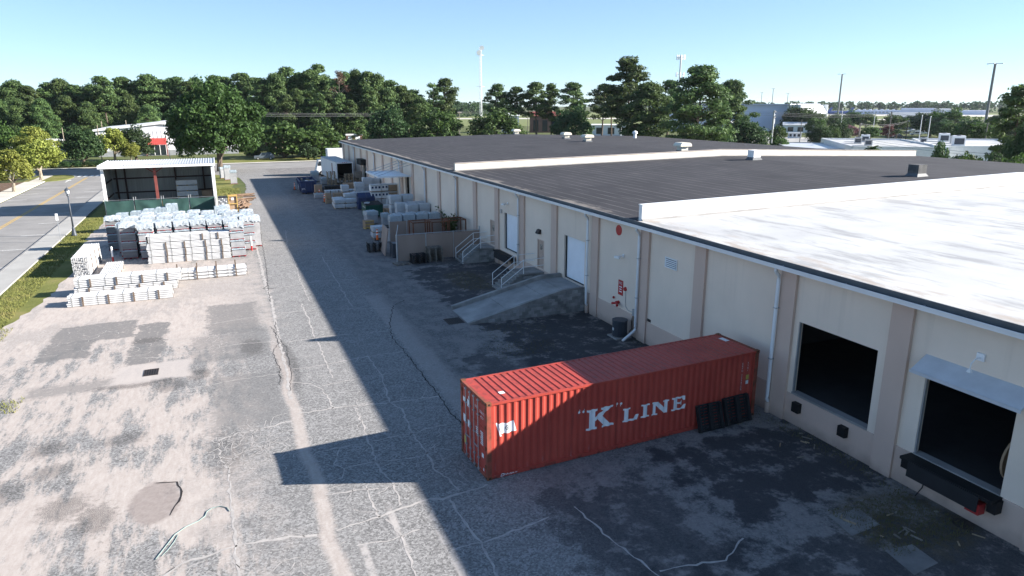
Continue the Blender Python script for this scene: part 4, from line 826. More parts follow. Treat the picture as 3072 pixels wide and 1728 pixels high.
def plastic_pallet(label, cat, group):
    t = thing('plastic_pallet', label, cat, (0, 0, 0), 0, group)
    W, H = 1.22, 1.12
    for i in range(3): MB().bx(.02 + i * (W - .15) / 2, .13 + i * (W - .15) / 2, .0, .13, .02, H - .02).build('runner', M['charcoal'], t)
    f = MB(); f.bx(0, W, .10, .15, 0, .06).bx(0, W, .10, .15, H - .06, H).bx(0, .06, .10, .15, .06, H - .06).bx(W - .06, W, .10, .15, .06, H - .06); f.build('rim', M['charcoal'], t)
    for i in range(8): MB().bx(.06, W - .06, .115, .145, .09 + i * .122, .165 + i * .122).build('slat', M['charcoal'], t)
    for i in range(5): MB().bx(.1 + i * .23, .16 + i * .23, .131, .149, .06, H - .06).build('rib', M['charcoal'], t)
    return t
for i, (u, lb) in enumerate(((9.0, 'black plastic pallet leaning on the red container, nearer to the lettering'), (10.38, 'black plastic pallet leaning on the red container, beside the drainpipe'))):
    q = plastic_pallet(lb, 'pallet', 'black pallets leaning on the container'); q.rotation_euler = (R(-17), 0, .0456 + (-.02, .03)[i]); ca = .0456; q.location = (7.5837 + u * math.cos(ca) + .44 * math.sin(ca), 20.1866 + u * math.sin(ca) - .46 * math.cos(ca), .04)
    q.scale = (1.0, 1, .98) if i == 0 else (1.12, 1, 1.02)
# ------------------------------------------------------------------ white pipe bundles
def bundle(L, W, H, rows, label, cat, group, loc, axis='x', cleats=4, cw=None, over=0, seed=0):
    rg = random.Random(seed + 50); t = thing('pipe_bundle', label, cat, loc, 0 if axis == 'x' else math.pi / 2, group)
    r = H / rows / 2; cols = max(2, int(W / (2 * r))); p = MB()
    for i in range(rows):
        for j in range(cols):
            if 0 < i < rows - 1 and 0 < j < cols - 1 and False: continue
            y = r + j * (W - 2 * r) / (cols - 1); z = r + i * 2 * r; a = rg.uniform(-.08, .05); b = rg.uniform(-.05, .08)
            n = len(p.v); k = 6
            p.tube([(a, y, z), (L + b, y, z)], [r * .90, r * .90], 8)
    pp = p.build('pipe', M['pvc'], t); pp['kind'] = 'stuff'
    for c in range(cleats):
        x = (c + .55) * L / (cleats + .1) if cw is None else cw[c]
        for y0, y1 in ((-.05, -.012), (W + .012, W + .05)): MB().bx(x, x + .09, y0, y1, -.0 if over == 0 else .0, H + over).build('cleat', M['cleat'], t)
        MB().bx(x, x + .09, -.012, W + .012, H + .002, H + .03).build('top_cleat', M['cleat'], t) if over else None
        MB().bx(x, x + .09, -.012, W + .012, -.028 if loc[2] > .05 else -.0, -.001).build('base_cleat', M['cleat'], t) if loc[2] > .05 else None
    for c in range(cleats + 1):
        x = (c + .08) * L / (cleats + .1) + .1
        s = MB(); s.bx(x, x + .025, -.006, -.003, 0, H).bx(x, x + .025, W + .003, W + .006, 0, H).bx(x, x + .025, -.003, W + .003, H, H + .003); s.build('strap', M['strap'], t)
    return t
G1 = 'strapped bundles of white pipes'
bundle(6.05, 1.2, .66, 5, 'long low bundle of white pipes nearest to the camera', 'pipe bundle', G1, (-9.72, 50.7, 0), seed=1)
bundle(6.3, 1.3, .58, 5, 'lower white pipe bundle of the two-high pile behind the nearest bundle', 'pipe bundle', G1, (-9.75, 53.4, 0), seed=2); bundle(6.5, 1.3, .60, 5, 'upper white pipe bundle of the two-high pile behind the nearest bundle', 'pipe bundle', G1, (-9.65, 53.45, .61), seed=3)
bundle(5.6, 1.2, .72, 3, 'white pipe bundle with tall wooden cleats sticking up over it', 'pipe bundle', G1, (-4.3, 55.6, 0), over=.32, seed=4)
for i in range(4): bundle(6.25, 1.25, .545, 5, ('lowest', 'second from below', 'third from below', 'topmost')[i] + ' white pipe bundle in the four-high wall of bundles', 'pipe bundle', G1, (-5.88 + .03 * (i % 2), 62.8 + .01 * i, .58 * i), cleats=4, cw=[1.35, 2.75, 4.35, 5.6] if i < 3 else [.0, .0, 4.15, 5.35], seed=5 + i)
M['pvc2'] = M['pvc']
for i, hh in enumerate((.50, .48, .46)): bundle(6.0, 1.15, hh, 5 - (i == 2), ('lowest', 'middle', 'topmost')[i] + ' bundle of the upright honeycomb-ended white stack by the grass', 'pipe bundle', G1, (-9.65 - .02 * i, 60.0 + .04 * i, .52 * i), axis='y', cleats=3, seed=9 + i)
bundle(4.4, 1.2, .50, 4, 'short low white bundle lying beside the honeycomb-ended stack', 'pipe bundle', G1, (-7.68, 58.2, 0), axis='y', cleats=3, seed=13)
# ------------------------------------------------------------------ wrapped pallet loads
def wrapcap(W, D, H, seed, drop=.35, over=.02):   # draped cap with a ragged lower edge and puckered top
    rg = random.Random(seed); bm = bmesh.new(); N = 7
    idx = {}
    for i in range(N + 1):
        for j in range(N + 1): idx[i, j] = bm.verts.new((-over + (W + 2 * over) * i / N, -over + (D + 2 * over) * j / N, H + .015 + rg.uniform(0, .075) * (0 < i < N and 0 < j < N) + rg.uniform(0, .02)))
    for i in range(N):
        for j in range(N): bm.faces.new([idx[i, j], idx[i + 1, j], idx[i + 1, j + 1], idx[i, j + 1]])
    ring = [(i, 0) for i in range(N)] + [(N, j) for j in range(N)] + [(i, N) for i in range(N, 0, -1)] + [(0, j) for j in range(N, 0, -1)]
    prev = [idx[k] for k in ring]
    for lvl in range(2):
        cur = []
        for n_, k in enumerate(ring):
            v = idx[k]; ex = (-1 if k[0] == 0 else 1 if k[0] == N else 0); ey = (-1 if k[1] == 0 else 1 if k[1] == N else 0); o_ = rg.uniform(.0, .035)
            dz = drop * (.45 if lvl == 0 else 1) * H * rg.uniform(.75, 1.2)
            cur.append(bm.verts.new((v.co.x + ex * o_, v.co.y + ey * o_, H - dz)))
        for n_ in range(len(ring)): m_ = (n_ + 1) % len(ring); bm.faces.new([prev[n_], cur[n_], cur[m_], prev[m_]][::-1])
        prev = cur
    bmesh.ops.recalc_face_normals(bm, faces=bm.faces[:]); me = bpy.data.meshes.new('plastic_wrap'); bm.to_mesh(me); bm.free(); return me
def load(W, D, H, mt_load, mt_wrap, mt_pal, layers=6, drop=.35, pal=.12, seed=0):
    def mk(label, cat, group):
        t = thing('wrapped_pallet', label, cat, (0, 0, 0), 0, group); rg = random.Random(seed)
        p = MB().bx(.02, W - .02, .02, D - .02, pal - .03, pal)
        for x in (0.02, W / 2 - .06, W - .14): p.bx(x, x + .12, .03, D - .03, 0, pal - .03)
        p.build('pallet', mt_pal, t)
        l = MB(); hz = (H - pal) / layers
        for i in range(layers):
            jx, jy = rg.uniform(-.012, .012), rg.uniform(-.012, .012); l.bx(.02 + jx, W - .02 + jx, .02 + jy, D - .02 + jy, pal + i * hz + .004, pal + (i + 1) * hz)
        l.build('load', mt_load, t)
        if mt_wrap:
            for i in range(1): o = ob('plastic_wrap', wrapcap(W, D, H, seed, drop), mt_wrap, t)
        return t
    return mk
GL = 'wrapped pallet loads in the sunny yard'
lc = {}
mk_grey = load(1.13, 1.15, .725, M['paver'], M['wrap_blue'], M['red_pallet'], 5, .10, seed=1); mk_top = load(1.13, 1.15, .80, M['paver'], M['wrap'], M['red_pallet'], 5, .55, seed=2)
mk_dark = load(1.13, 1.15, .725, M['paver_dark'], M['wrap_blue'], M['red_pallet'], 8, .06, seed=3); mk_darktop = load(1.13, 1.15, .80, M['paver_dark'], M['wrap'], M['red_pallet'], 8, .40, seed=4)
def col4(x, y, nm, dark=False, top=None, n=4, yaw=0):
    for i in range(n):
        tp = i == n - 1; key = ('dt' if dark else 't') if tp else ('d' if dark else 'g'); mk = {'dt': mk_darktop, 't': mk_top, 'd': mk_dark, 'g': mk_grey}[key]
        proto_or_dup(lc, key, mk, (x + rp.uniform(-.02, .02), y + rp.uniform(-.03, .03), i * .73), yaw + rp.uniform(-.02, .02), f'{("lowest", "second", "third", "topmost")[i]} red-based pallet in {nm}', 'wrapped pallet', GL)
col4(-8.02, 65.6, 'the dark-sided stack behind the short white bundle', True); col4(-9.62, 70.2, 'the dark-sided stack at the grass end of the rear row', True); col4(.48, 62.9, 'the stack at the right end of the four-high pipe wall'); col4(1.45, 65.7, 'the stack standing right behind the pipe wall end')
col4(-6.62, 65.0, 'the stack at the left end of the pipe wall')
for k in range(5): col4(-5.2 + 1.33 * k, 65.6, f'the {ordn(k)} stack from the left behind the pipe wall')
mkt = load(1.15, 1.15, 2.85, M['paver'], M['wrap'], M['red_pallet'], 18, .16, seed=7); mkt2 = load(1.15, 1.15, 2.75, M['paver'], M['wrap_blue'], M['red_pallet'], 18, .16, seed=8); mkt3 = load(1.15, 1.15, 2.0, M['paver_brown'], M['wrap_blue'], M['wood'], 12, .5, seed=9)
rows = [(67.0, -8.3, 9, 1.3, 't1', mkt, 'second row'), (68.5, -8.6, 8, 1.42, 't2', mkt2, 'third row'), (70.2, -8.2, 8, 1.4, 't1', mkt, 'fourth row'), (72.6, -8.9, 7, 1.42, 't2', mkt2, 'fifth row'), (75.0, -7.2, 6, 1.35, 't1', mkt, 'sixth row')]
for y, x0, n, dx, key, mk, nm in rows:
    for k in range(n):
        sc = rp.uniform(.9, 1.03) * (1 if y < 72 else .9)
        proto_or_dup(lc, key, mk, (x0 + dx * k + rp.uniform(-.08, .08), y + rp.uniform(-.12, .12), 0), rp.uniform(-.05, .05), f'tall wrapped pallet, {ordn(k)} from the left in the {nm} behind the pipe wall', 'wrapped pallet', GL, (1, 1, sc))
for k, (x, h) in enumerate(((-9.9, .95), (-8.6, 1.0), (-7.45, 1.06), (-6.3, 1.1), (-5.3, 1.24))):
    proto_or_dup(lc, 't3', mkt3, (x, 80.2 + .2 * k, 0), rp.uniform(-.06, .06), f'brown paver pallet, {ordn(k)} from the left in the row before the green fence', 'wrapped pallet', GL, (.95, .95, h))
for k, (x, y, h) in enumerate(((-.6, 78.5, 1.15), (.5, 77.5, .95), (-1.9, 77, 1.05), (-3.2, 77.2, 1.1))):
    dup(lc['t3'], (x, y, 0), rp.uniform(-.1, .1), f'brown paver pallet, {ordn(k)} of the loose group at the lane end of the wrapped rows', (.95, .95, h), GL)
bundle(2.1, 1.0, .9, 5, 'short white bundle lying loose at the corner of the wrapped rows', 'pipe bundle', G1, (1.6, 73.2, .0), cleats=2, seed=15).rotation_euler = (0, 0, .5)
for x, y, lb in ((-8.7, 64.9, 'white bollard with red foot beside the dark-sided pallet stack'), (2.2, 65.4, 'white bollard with red foot at the lane edge of the pallet stacks')):
    t = thing('bollard', lb, 'bollard', (x, y, 0)); MB().tube([(0, 0, 0), (0, 0, .45)], [.075, .075], 10).build('foot', M['red_sign'], t); MB().tube([(0, 0, .45), (0, 0, 1.25), (0, 0, 1.32)], [.074, .074, .03], 10).build('post', M['white_paint'], t)
# right of the shed: two crates and a heap of timber posts
t = thing('parts_crate', 'open black crate of pipe fittings beside the yellow crate', 'crate', (-.2, 90.6, 0)); MB().bx(0, 1.0, 0, 1.0, 0, 1.95).build('body', M['charcoal'], t)
rc = random.Random(4)
for i in range(5):
    for j in range(5): MB().ob((.1 + i * .2, -.02, 1.0 + j * .18), (.15, .08, .12), Matrix.Rotation(rc.uniform(-.4, .4), 3, 'Y')).build('fitting', M['galv'] if (i + j) % 3 else M['white_paint'], t)
dup(lc['t'], (-.1, 89.6, 0), 0, 'single white wrapped pallet in front of the black crate', (.95, .9, 1.25), GL)
t = thing('yellow_crate', 'tall yellow timber crate between black crate and timber posts', 'crate', (.95, 91.0, 0)); f = MB()
for x in (0, .92):
    for y in (0, .9): MB().bx(x, x + .1, y, y + .1, 0, 2.0).build('post', M['wood_yel'], t)
for z in (0, .95, 1.9):
    for y in (-.01, .91): MB().bx(-.02, 1.04, y - .03, y, z, z + .1).build('rail', M['wood_yel'], t)
MB().bx(.1, .92, .1, .9, .1, 1.85).build('contents', M['card'], t); MB().bx(.35, .62, -.045, -.042, 1.45, 1.75).build('label_sheet', M['decal'], t)
M['timber'] = mat('creosoted_timber', (.10, .06, .04), .9, .4, 4, col2=(.22, .15, .10))
n = 0
for (x, y, L, a, cnt, hh) in ((2.3, 92.5, 3.0, 1.35, 14, 3), (2.4, 96.5, 3.0, 1.5, 12, 3), (2.2, 101, 2.8, .3, 8, 2), (2.8, 106, 2.6, .1, 6, 2)):
    for i in range(cnt):
        lv = i // max(1, cnt // hh); px = x + (i % max(1, cnt // hh)) * .27 + rc.uniform(-.08, .08); ang = a + rc.uniform(-.25, .25)
        p = Vector((px, y + rc.uniform(-.3, .3), .11 + lv * .2)); d = Vector((math.cos(ang), math.sin(ang), 0)) * L / 2 * rc.uniform(.8, 1.15)
        o = MB().tube([p - d, p + d], [.105, .10], 8).build('timber_post', M['timber']); tag(o, f'dark round timber post in the heap beside the {["yellow crate", "yellow crate, second pile", "grass, small pile", "grass, farthest pile"][[92.5, 96.5, 101, 106].index(y)]}', 'timber post', f'timber posts heaped by the lane, pile at {["the yellow crate", "the middle", "the grass", "the far grass"][[92.5, 96.5, 101, 106].index(y)]}')
for k, (x, y, h) in enumerate(((1.95, 124, .8), (1.2, 131, .9), (.6, 134.5, .7))): dup(lc['t2'], (x, y, 0), .1 * k, f'white wrapped pallet on the grass near the big oak, {ordn(k)} from the lane', (.9, .9, h), GL)
# ------------------------------------------------------------------ open shed on the left
t = thing('open_shed', 'open fronted sheet metal shed with white roof trim and rust posts', 'shed', (0, 0, 0))
SX0, SX1, SY0, SY1 = -12.55, -.35, 93.9, 102.6; ZF, ZB = 5.66, 5.64
M['shed_roof'] = mat('shed_roof', (.52, .53, .55), .4, .08, .5, metal=.2)
rf = MB(); nn = 42; x0, x1 = SX0 - .05, SX1 + .12; st = (x1 - x0) / nn
for i in range(nn):
    a = x0 + i * st
    for (u, v, h) in ((0, .62, 0), (.62, .75, .05), (.75, .88, .05), (.88, 1.0, 0)):
        za, zb = (0 if u in (0, .62) else .05), (.05 if v in (.75, .88) and u != .88 else 0)
        za = {0: 0, .62: 0, .75: .05, .88: .05}[u]; zb = {.62: 0, .75: .05, .88: .05, 1.0: 0}[v]
        rf.poly([(a + u * st, SY0 - .55, ZF + .12 + za), (a + v * st, SY0 - .55, ZF + .12 + zb), (a + v * st, SY1 + .2, ZB + .12 + zb), (a + u * st, SY1 + .2, ZB + .12 + za)])
rf.build('roof', M['shed_roof'], t)
MB().bx(x0 - .12, x1 + .12, SY0 - .70, SY0 - .56, ZF - .17, ZF + .11).build('fascia', M['white_metal'], t)
MB().hexa([(x0 - .12, SY0 - .55, ZF - .2), (x0 - .02, SY0 - .55, ZF - .2), (x0 - .02, SY1 + .2, ZB - .2), (x0 - .12, SY1 + .2, ZB - .2), (x0 - .12, SY0 - .55, ZF + .2), (x0 - .02, SY0 - .55, ZF + .2), (x0 - .02, SY1 + .2, ZB + .2), (x0 - .12, SY1 + .2, ZB + .2)]).hexa([(x1 + .02, SY0 - .55, ZF - .2), (x1 + .12, SY0 - .55, ZF - .2), (x1 + .12, SY1 + .2, ZB - .2), (x1 + .02, SY1 + .2, ZB - .2), (x1 + .02, SY0 - .55, ZF + .2), (x1 + .12, SY0 - .55, ZF + .2), (x1 + .12, SY1 + .2, ZB + .2), (x1 + .02, SY1 + .2, ZB + .2)]).build('gable_trim', M['white_metal'], t)
def ribwall(mb, a, b, z1a, z1b, n):
    a = Vector(a); b = Vector(b); d = (b - a); nrm = Vector((-d.y, d.x)).normalized()
    for i in range(n):
        for u, v, h0, h1 in ((0, .7, 0, 0), (.7, .8, 0, .04), (.8, .9, .04, .04), (.9, 1, .04, 0)):
            p = a + d * (i + u) / n + nrm * h0; q = a + d * (i + v) / n + nrm * h1; za = z1a + (z1b - z1a) * (i + u) / n; zb = z1a + (z1b - z1a) * (i + v) / n
            mb.poly([(p.x, p.y, .05), (q.x, q.y, .05), (q.x, q.y, zb), (p.x, p.y, za)])
w = MB(); ribwall(w, (SX0, SY1), (SX1, SY1), ZB, ZB, 40); w.build('back_wall', M['shed_metal'], t)
w = MB(); ribwall(w, (SX0, SY0 + .2), (SX0, SY1), ZF, ZB, 24); w.build('side_wall', M['shed_metal'], t)
w = MB(); ribwall(w, (SX1 + .05, SY0 + .3), (SX1 + .05, SY1), ZF, ZB, 24); w.build('side_wall', M['white_metal'], t)
for x in (SX0 + .02, SX1 - .28): MB().bx(x, x + .30, SY0 - .15, SY0 + .15, 0, ZF - .02).build('front_post', M['white_metal'], t)
MB().bx(-7.05, -6.75, SY0 + .2, SY0 + .5, 0, ZF - .25).build('middle_post', M['oxide'], t)
for s in (-1, 1): MB().bar((-6.9, SY0 + .35, ZF - .9), (-6.9 + s * 1.1, SY0 + .35, ZF - .12), .10).build('knee_brace', M['oxide'], t)
for x in (SX0 + .5, SX0 + 1.5, -5.2, -1.8): MB().bx(x, x + .2, SY1 - .30, SY1 - .10, 0, ZB - .02).build('rear_post', M['darksteel'], t)
for z in (1.6, 3.4): MB().bx(SX0 + .2, SX1, SY1 - .09, SY1 - .02, z, z + .18).build('girt', M['darksteel'], t); MB().bx(SX0 + .05, SX0 + .13, SY0 + .2, SY1 - .3, z, z + .16).build('girt', M['darksteel'], t)
MB().bx(SX0 + .05, SX1, SY0 - .2, SY0 - .04, ZF - .22, ZF - .03).build('eave_beam', M['darksteel'], t)
# stacks stored in the shed
for k in range(5):
    q = thing('lumber_pack', f'white wrapped lumber pack, {("lowest", "second from below", "third from below", "fourth from below", "topmost")[k]} in the stack inside the shed', 'lumber pack', (-4.9, 97.2, .70 * k), 0, 'lumber packs in the shed')
    MB().bx(0, 2.45, 0, 1.2, .10, .68).build('wrapped_load', M['wrap_white'], q)
    for x in (.1, 1.2, 2.2): MB().bx(x, x + .1, 0, 1.2, .0, .099).build('bearer', M['wood_yel'], q)
tag(MB().bx(-9.5, -6.2, 97, 98, 0, .75).bx(-9.3, -6.6, 97.1, 97.9, .76, 1.05).build('timber_stack', M['wood_yel']), 'low stack of yellow timber on the shed floor', 'timber stack')
tag(MB().bx(-2.1, -.8, 97.6, 98.9, 0, .95).bx(-2.05, -.85, 97.65, 98.85, .96, 2.0).build('cardboard_stack', M['card']), 'brown cardboard stack inside the shed by the right wall', 'cardboard stack')
dup(lc['t3'], (-11.9, 95.2, 0), .05, 'paver pallet just inside the left front of the shed', (1.0, 1, .62), GL)
# green screened chain-link fence in front of the shed
t = thing('screened_fence', 'chain link fence covered with sagging dark green screen cloth', 'fence', (0, 0, 0))
fx = [-12.35, -9.3, -6.35, -3.4, -.5]
fy = lambda x: 92.35 - .05 * (x + 12)
for i in range(4):
    mb = MB(); a, b = fx[i] + .07, fx[i + 1] - .07; NX, NZ = 14, 6; rr = random.Random(i + 3); ph = rr.uniform(0, 6)
    for ix in range(NX + 1):
        for iz in range(NZ + 1):
            u, v = ix / NX, iz / NZ; sag = .10 * math.sin(math.pi * u) * (v ** 3); x = a + (b - a) * u
            mb.v.append((x, fy(x) - .06 - .07 * math.sin(ph + 7 * u + 5 * v * (i % 2 or -1)) * math.sin(math.pi * u) * math.sin(math.pi * v) - rr.uniform(0, .02), .05 + 1.85 * v - sag))
    for ix in range(NX):
        for iz in range(NZ): k = ix * (NZ + 1) + iz; mb.f.append((k, k + NZ + 1, k + NZ + 2, k + 1))
    mb.build('screen_panel', M['tarp_green'], t, smooth=True)
for i, x in enumerate(fx):
    for dx in ((-.05, .18) if 0 < i < 4 else (0,)): MB().cyl((x + dx, fy(x), 0), (x + dx, fy(x), 2.25), .032, n=8).build('post', M['galv'], t)
for i in range(4): MB().cyl((fx[i], fy(fx[i]), 1.93), (fx[i + 1], fy(fx[i + 1]), 1.93), .02, n=6).build('top_rail', M['galv'], t)
mb = MB()
for k in range(9): y = 92.4 + k * .35; mb.v += [(-12.4 - .04 * (k % 2), y, .05), (-12.4 - .04 * ((k + 1) % 2), y, 1.88)]
for k in range(8): mb.f.append((2 * k, 2 * k + 2, 2 * k + 3, 2 * k + 1))
mb.build('side_screen', M['tarp_green'], t)
# street lamp and sign post
def lantern(loc, label, s=1):
    t = thing('street_lamp', label, 'street lamp', loc); t.scale = (s, s, s)
    MB().tube([(0, 0, 0), (0, 0, .12), (0, 0, .2), (0, 0, .65), (0, 0, .8), (0, 0, .95)], [.26, .26, .20, .15, .12, .09], 12).build('base', M['acgrey'], t, smooth=True)
    MB().tube([(0, 0, .95), (0, 0, 3.95)], [.085, .055], 10).build('pole', M['acgrey'], t, smooth=True)
    h = thing('lantern', '', ''); del h['label'], h['category']; h.parent = t
    MB().tube([(0, 0, 3.95), (0, 0, 4.0), (0, 0, 4.15), (0, 0, 4.2)], [.06, .13, .10, .16], 10).build('holder', M['acgrey'], h); MB().tube([(0, 0, 4.2), (0, 0, 4.55)], [.13, .21], 8).build('glass', M['decal'], h)
    for k in range(6): a = math.pi * k / 3; MB().bar((math.cos(a) * .14, math.sin(a) * .14, 4.2), (math.cos(a) * .22, math.sin(a) * .22, 4.55), .02).build('cage_bar', M['acgrey'], h)
    MB().tube([(0, 0, 4.55), (0, 0, 4.6), (0, 0, 4.74), (0, 0, 4.78), (0, 0, 4.95)], [.27, .25, .11, .04, .01], 10).build('cap', M['acgrey'], h)
lantern((-13.78, 80.1, .0), 'black traditional street lamp on the verge by the pallet yard')
lantern((-9.2, 172.5, .0), 'small distant street lamp by the red awning entrance', .9)
t = thing('sign_post', 'thin white sign post seen edge-on beside the pavement', 'sign post', (-14.4, 76.8, 0)); MB().bx(-.03, .03, -.03, .03, 0, 2.3).build('post', M['galv'], t); MB().bx(-.11, .11, -.05, -.035, 2.1, 2.75).build('sign_plate', M['white_paint'], t)
# ------------------------------------------------------------------ tan fence enclosure and what stands around it
t = thing('tan_fence', 'tan panel fence enclosure with steel top rail against the wall', 'fence', (0, 0, 0))
fy0 = lambda x: 55.5 - .02 * (x - 13)
for a, b in ((13.16, 15.55), (15.60, 17.95), (18.0, 20.3)): MB().bx(a, b, fy0(a) - .03, fy0(a) + .03, .06, 2.2).build('panel', M['tan'], t)
for x in (13.08, 15.57, 17.97, 20.36): MB().cyl((x, 55.46, 0), (x, 55.46, 2.30 if x < 20 else 2.55), .05 if x > 14 else .075, n=8).build('post', M['galv'], t)
MB().cyl((13.08, 55.46, 2.27), (20.36, 55.40, 2.27), .028, n=6).build('top_rail', M['galv'], t); MB().cyl((13.08, 55.46, 2.25), (13.75, 57.6, 2.75), .03, n=6).build('rail_arm', M['galv'], t)
for a, b in ((14.3, 15.85), (15.9, 18.1), (18.15, 20.4)): MB().bx(a, b, 63.0, 63.06, .06, 2.15).build('panel', M['tan'], t)
for x in (14.25, 15.87, 18.12, 20.45): MB().cyl((x, 63.03, 0), (x, 63.03, 2.25), .04, n=8).build('post', M['galv'], t)
g_ = thing('gate_panel', 'tan gate panel swung open and leaning outward', 'gate', (12.62, 58.0, .08), 0); g_.rotation_euler = (0, R(9), R(-4))
MB().bx(-.03, .03, 0, 2.75, 0, 2.25).build('board', M['tan'], g_)
fr = MB(); fr.bx(-.05, .05, -.05, 0, 0, 2.3).bx(-.05, .05, 2.75, 2.80, 0, 2.3).bx(-.05, .05, 0, 2.75, 2.25, 2.3); fr.build('frame', M['tan'], g_)
def rack(x0, x1, y0, y1, h, label):
    t = thing('steel_rack', label, 'rack', (0, 0, 0), 0, 'rusty racks in the enclosure')
    for x in (x0, x1):
        for y in (y0, y1): MB().bx(x - .05, x + .05, y - .05, y + .05, 0, h).build('post', M['rust'], t)
    for z in (h - .1, .35):
        for y in (y0, y1): MB().bx(x0 + .05, x1 - .05, y - .04, y + .04, z, z + .09).build('beam', M['rust'], t)
        for x in (x0, x1): MB().bx(x - .04, x + .04, y0 + .05, y1 - .05, z, z + .09).build('end_beam', M['rust'], t)
rack(15.5, 17.0, 59.2, 60.6, 2.6, 'rusty steel rack nearest the open gate inside the enclosure'); rack(17.15, 18.6, 58.9, 60.4, 2.6, 'rusty steel rack in the middle of the enclosure'); rack(18.75, 20.3, 58.9, 60.3, 2.65, 'rusty steel rack against the wall inside the enclosure')
for k, (x, y, z) in enumerate(((16.8, 58.2, .9), (18.8, 58.6, 1.0), (17.9, 57.4, .75))):
    q = thing('slatted_pallet', f'grey slatted pallet on the junk pile inside the enclosure, {ordn(k)} from the gate', 'pallet', (x, y, z), .1 * k - .1, 'pallets in the enclosure'); pallet_parts(q, M['wood_grey'], 1.2, 1.0)
    MB().bx(.1, 1.1, .1, .9, -z, -.001).build('support', M['wood_dark'], q)
# loads along the wall
GR = 'wrapped loads in the shade by the wall'
wl = {}
M['pale_load'] = mat('pale_block', (.46, .47, .48), .6, .14, 1.5)  # grey-white blocks of the wrapped loads
mkw = load(1.22, 1.15, 1.2, M['pale_load'], M['wrap_white'], M['wood_grey'], 4, .40, seed=31); mkc = load(1.25, 1.15, 1.1, M['paver'], M['wrap_blue'], M['wood_grey'], 6, .30, seed=32); mks = load(1.25, 1.1, .56, M['pvc'], M['wrap_white'], M['wood'], 3, .55, seed=33); mkb = load(1.2, 1.1, .9, M['card'], None, M['wood'], 4, 0, seed=34)
def put(key, mk, x, y, z, lb, sc=None, rz=0): return proto_or_dup(wl, key, mk, (x, y, z), rz + rp.uniform(-.03, .03), lb, 'wrapped load', GR, sc)
for k, (x, y) in enumerate(((18.15, 71.2), (19.45, 71.2), (17.35, 72.7), (18.7, 72.9), (17.1, 74.3), (18.5, 74.5), (19.6, 73.0))):
    hi = (2, 2, 2, 2, 3, 3, 2)[k]
    for i in range(hi): put('w', mkw, x, y, i * (1.21 if hi == 2 else 1.02), f'white wrapped load against the wall behind the enclosure, {ordn(k)} stack, {("bottom", "upper", "top")[i]} tier', (.93, .95, 1 if hi == 2 else .85))
for k, x in enumerate((15.2, 16.55, 17.85, 19.15)): put('c', mkc, x, 66.6 + .1 * (k % 2), 0, f'clear-wrapped tall load just behind the tan enclosure, {ordn(k)} from the lane', (.9, .95, 1.85))
for k, x in enumerate((15.9, 17.2, 18.5)): put('c', mkc, x, 68.2, 0, f'clear-wrapped load of the second line behind the enclosure, {ordn(k)} from the lane', (.88, .95, 1.75))
t = thing('timber_crate', 'yellow wooden crate on the asphalt in front of the green dumpster', 'crate', (13.8, 72.2, 0), .15); MB().bx(0, .95, 0, .85, .10, .88).build('body', M['card'], t)
for z in (.12, .45, .78): MB().bx(-.02, .97, -.03, -.002, z, z + .09).build('slat', M['wood_yel'], t)
for x in (0, .43, .87): MB().bx(x, x + .09, 0, .85, 0, .099).build('foot', M['wood_yel'], t)
put('c', mkc, 14.5, 74.6, 0, 'grey load in torn clear wrap beside the green dumpster', (1, 1, 1.3), .2); put('c', mkc, 15.9, 73.2, 0, 'small clear-wrapped load between torn load and wall stacks', (.6, .9, 1.2))
for i in range(2): put('s', mks, 13.35, 66.2, i * .60, 'white two-tier load beside the leaning gate, ' + ('bottom tier', 'top tier')[i], (1.02, 1, 1.04))
t = thing('tray_stack', 'stack of white trays with black lid next to the leaning gate', 'tray stack', (14.2, 64.6, 0))
for i in range(7): MB().bx(.02 * (i % 2), .62, 0, .6, .02 + i * .18, .15 + i * .18).build('tray', M['white_paint'], t)
MB().bx(-.03, .66, -.03, .63, 1.27, 1.36).build('lid', M['black'], t)
for i in range(6):
    q = proto_or_dup(cache, 'black', wood_pallet(M['charcoal']), (11.68 + rp.uniform(-.03, .03), 60.2, .14 * i), 0, f'black plastic pallet, {("lowest", "second from below", "third from below", "fourth from below", "fifth from below", "topmost")[i]} in the stack by the leaning gate', 'pallet', 'black pallets by the gate')
tag(MB().bx(0, .03, 0, .9, .0, 1.3).bx(.03, .7, .0, .03, 0, 1.2).bx(.03, .7, .87, .9, 0, 1.2).bx(0, .75, 0, .9, .6, .63).bx(0, .75, 0, .9, 1.2, 1.23).build('metal_table', M['acgrey']), 'dark metal shelf frame standing inside the leaning gate', 'shelf').location = (13.1, 57.2, 0)
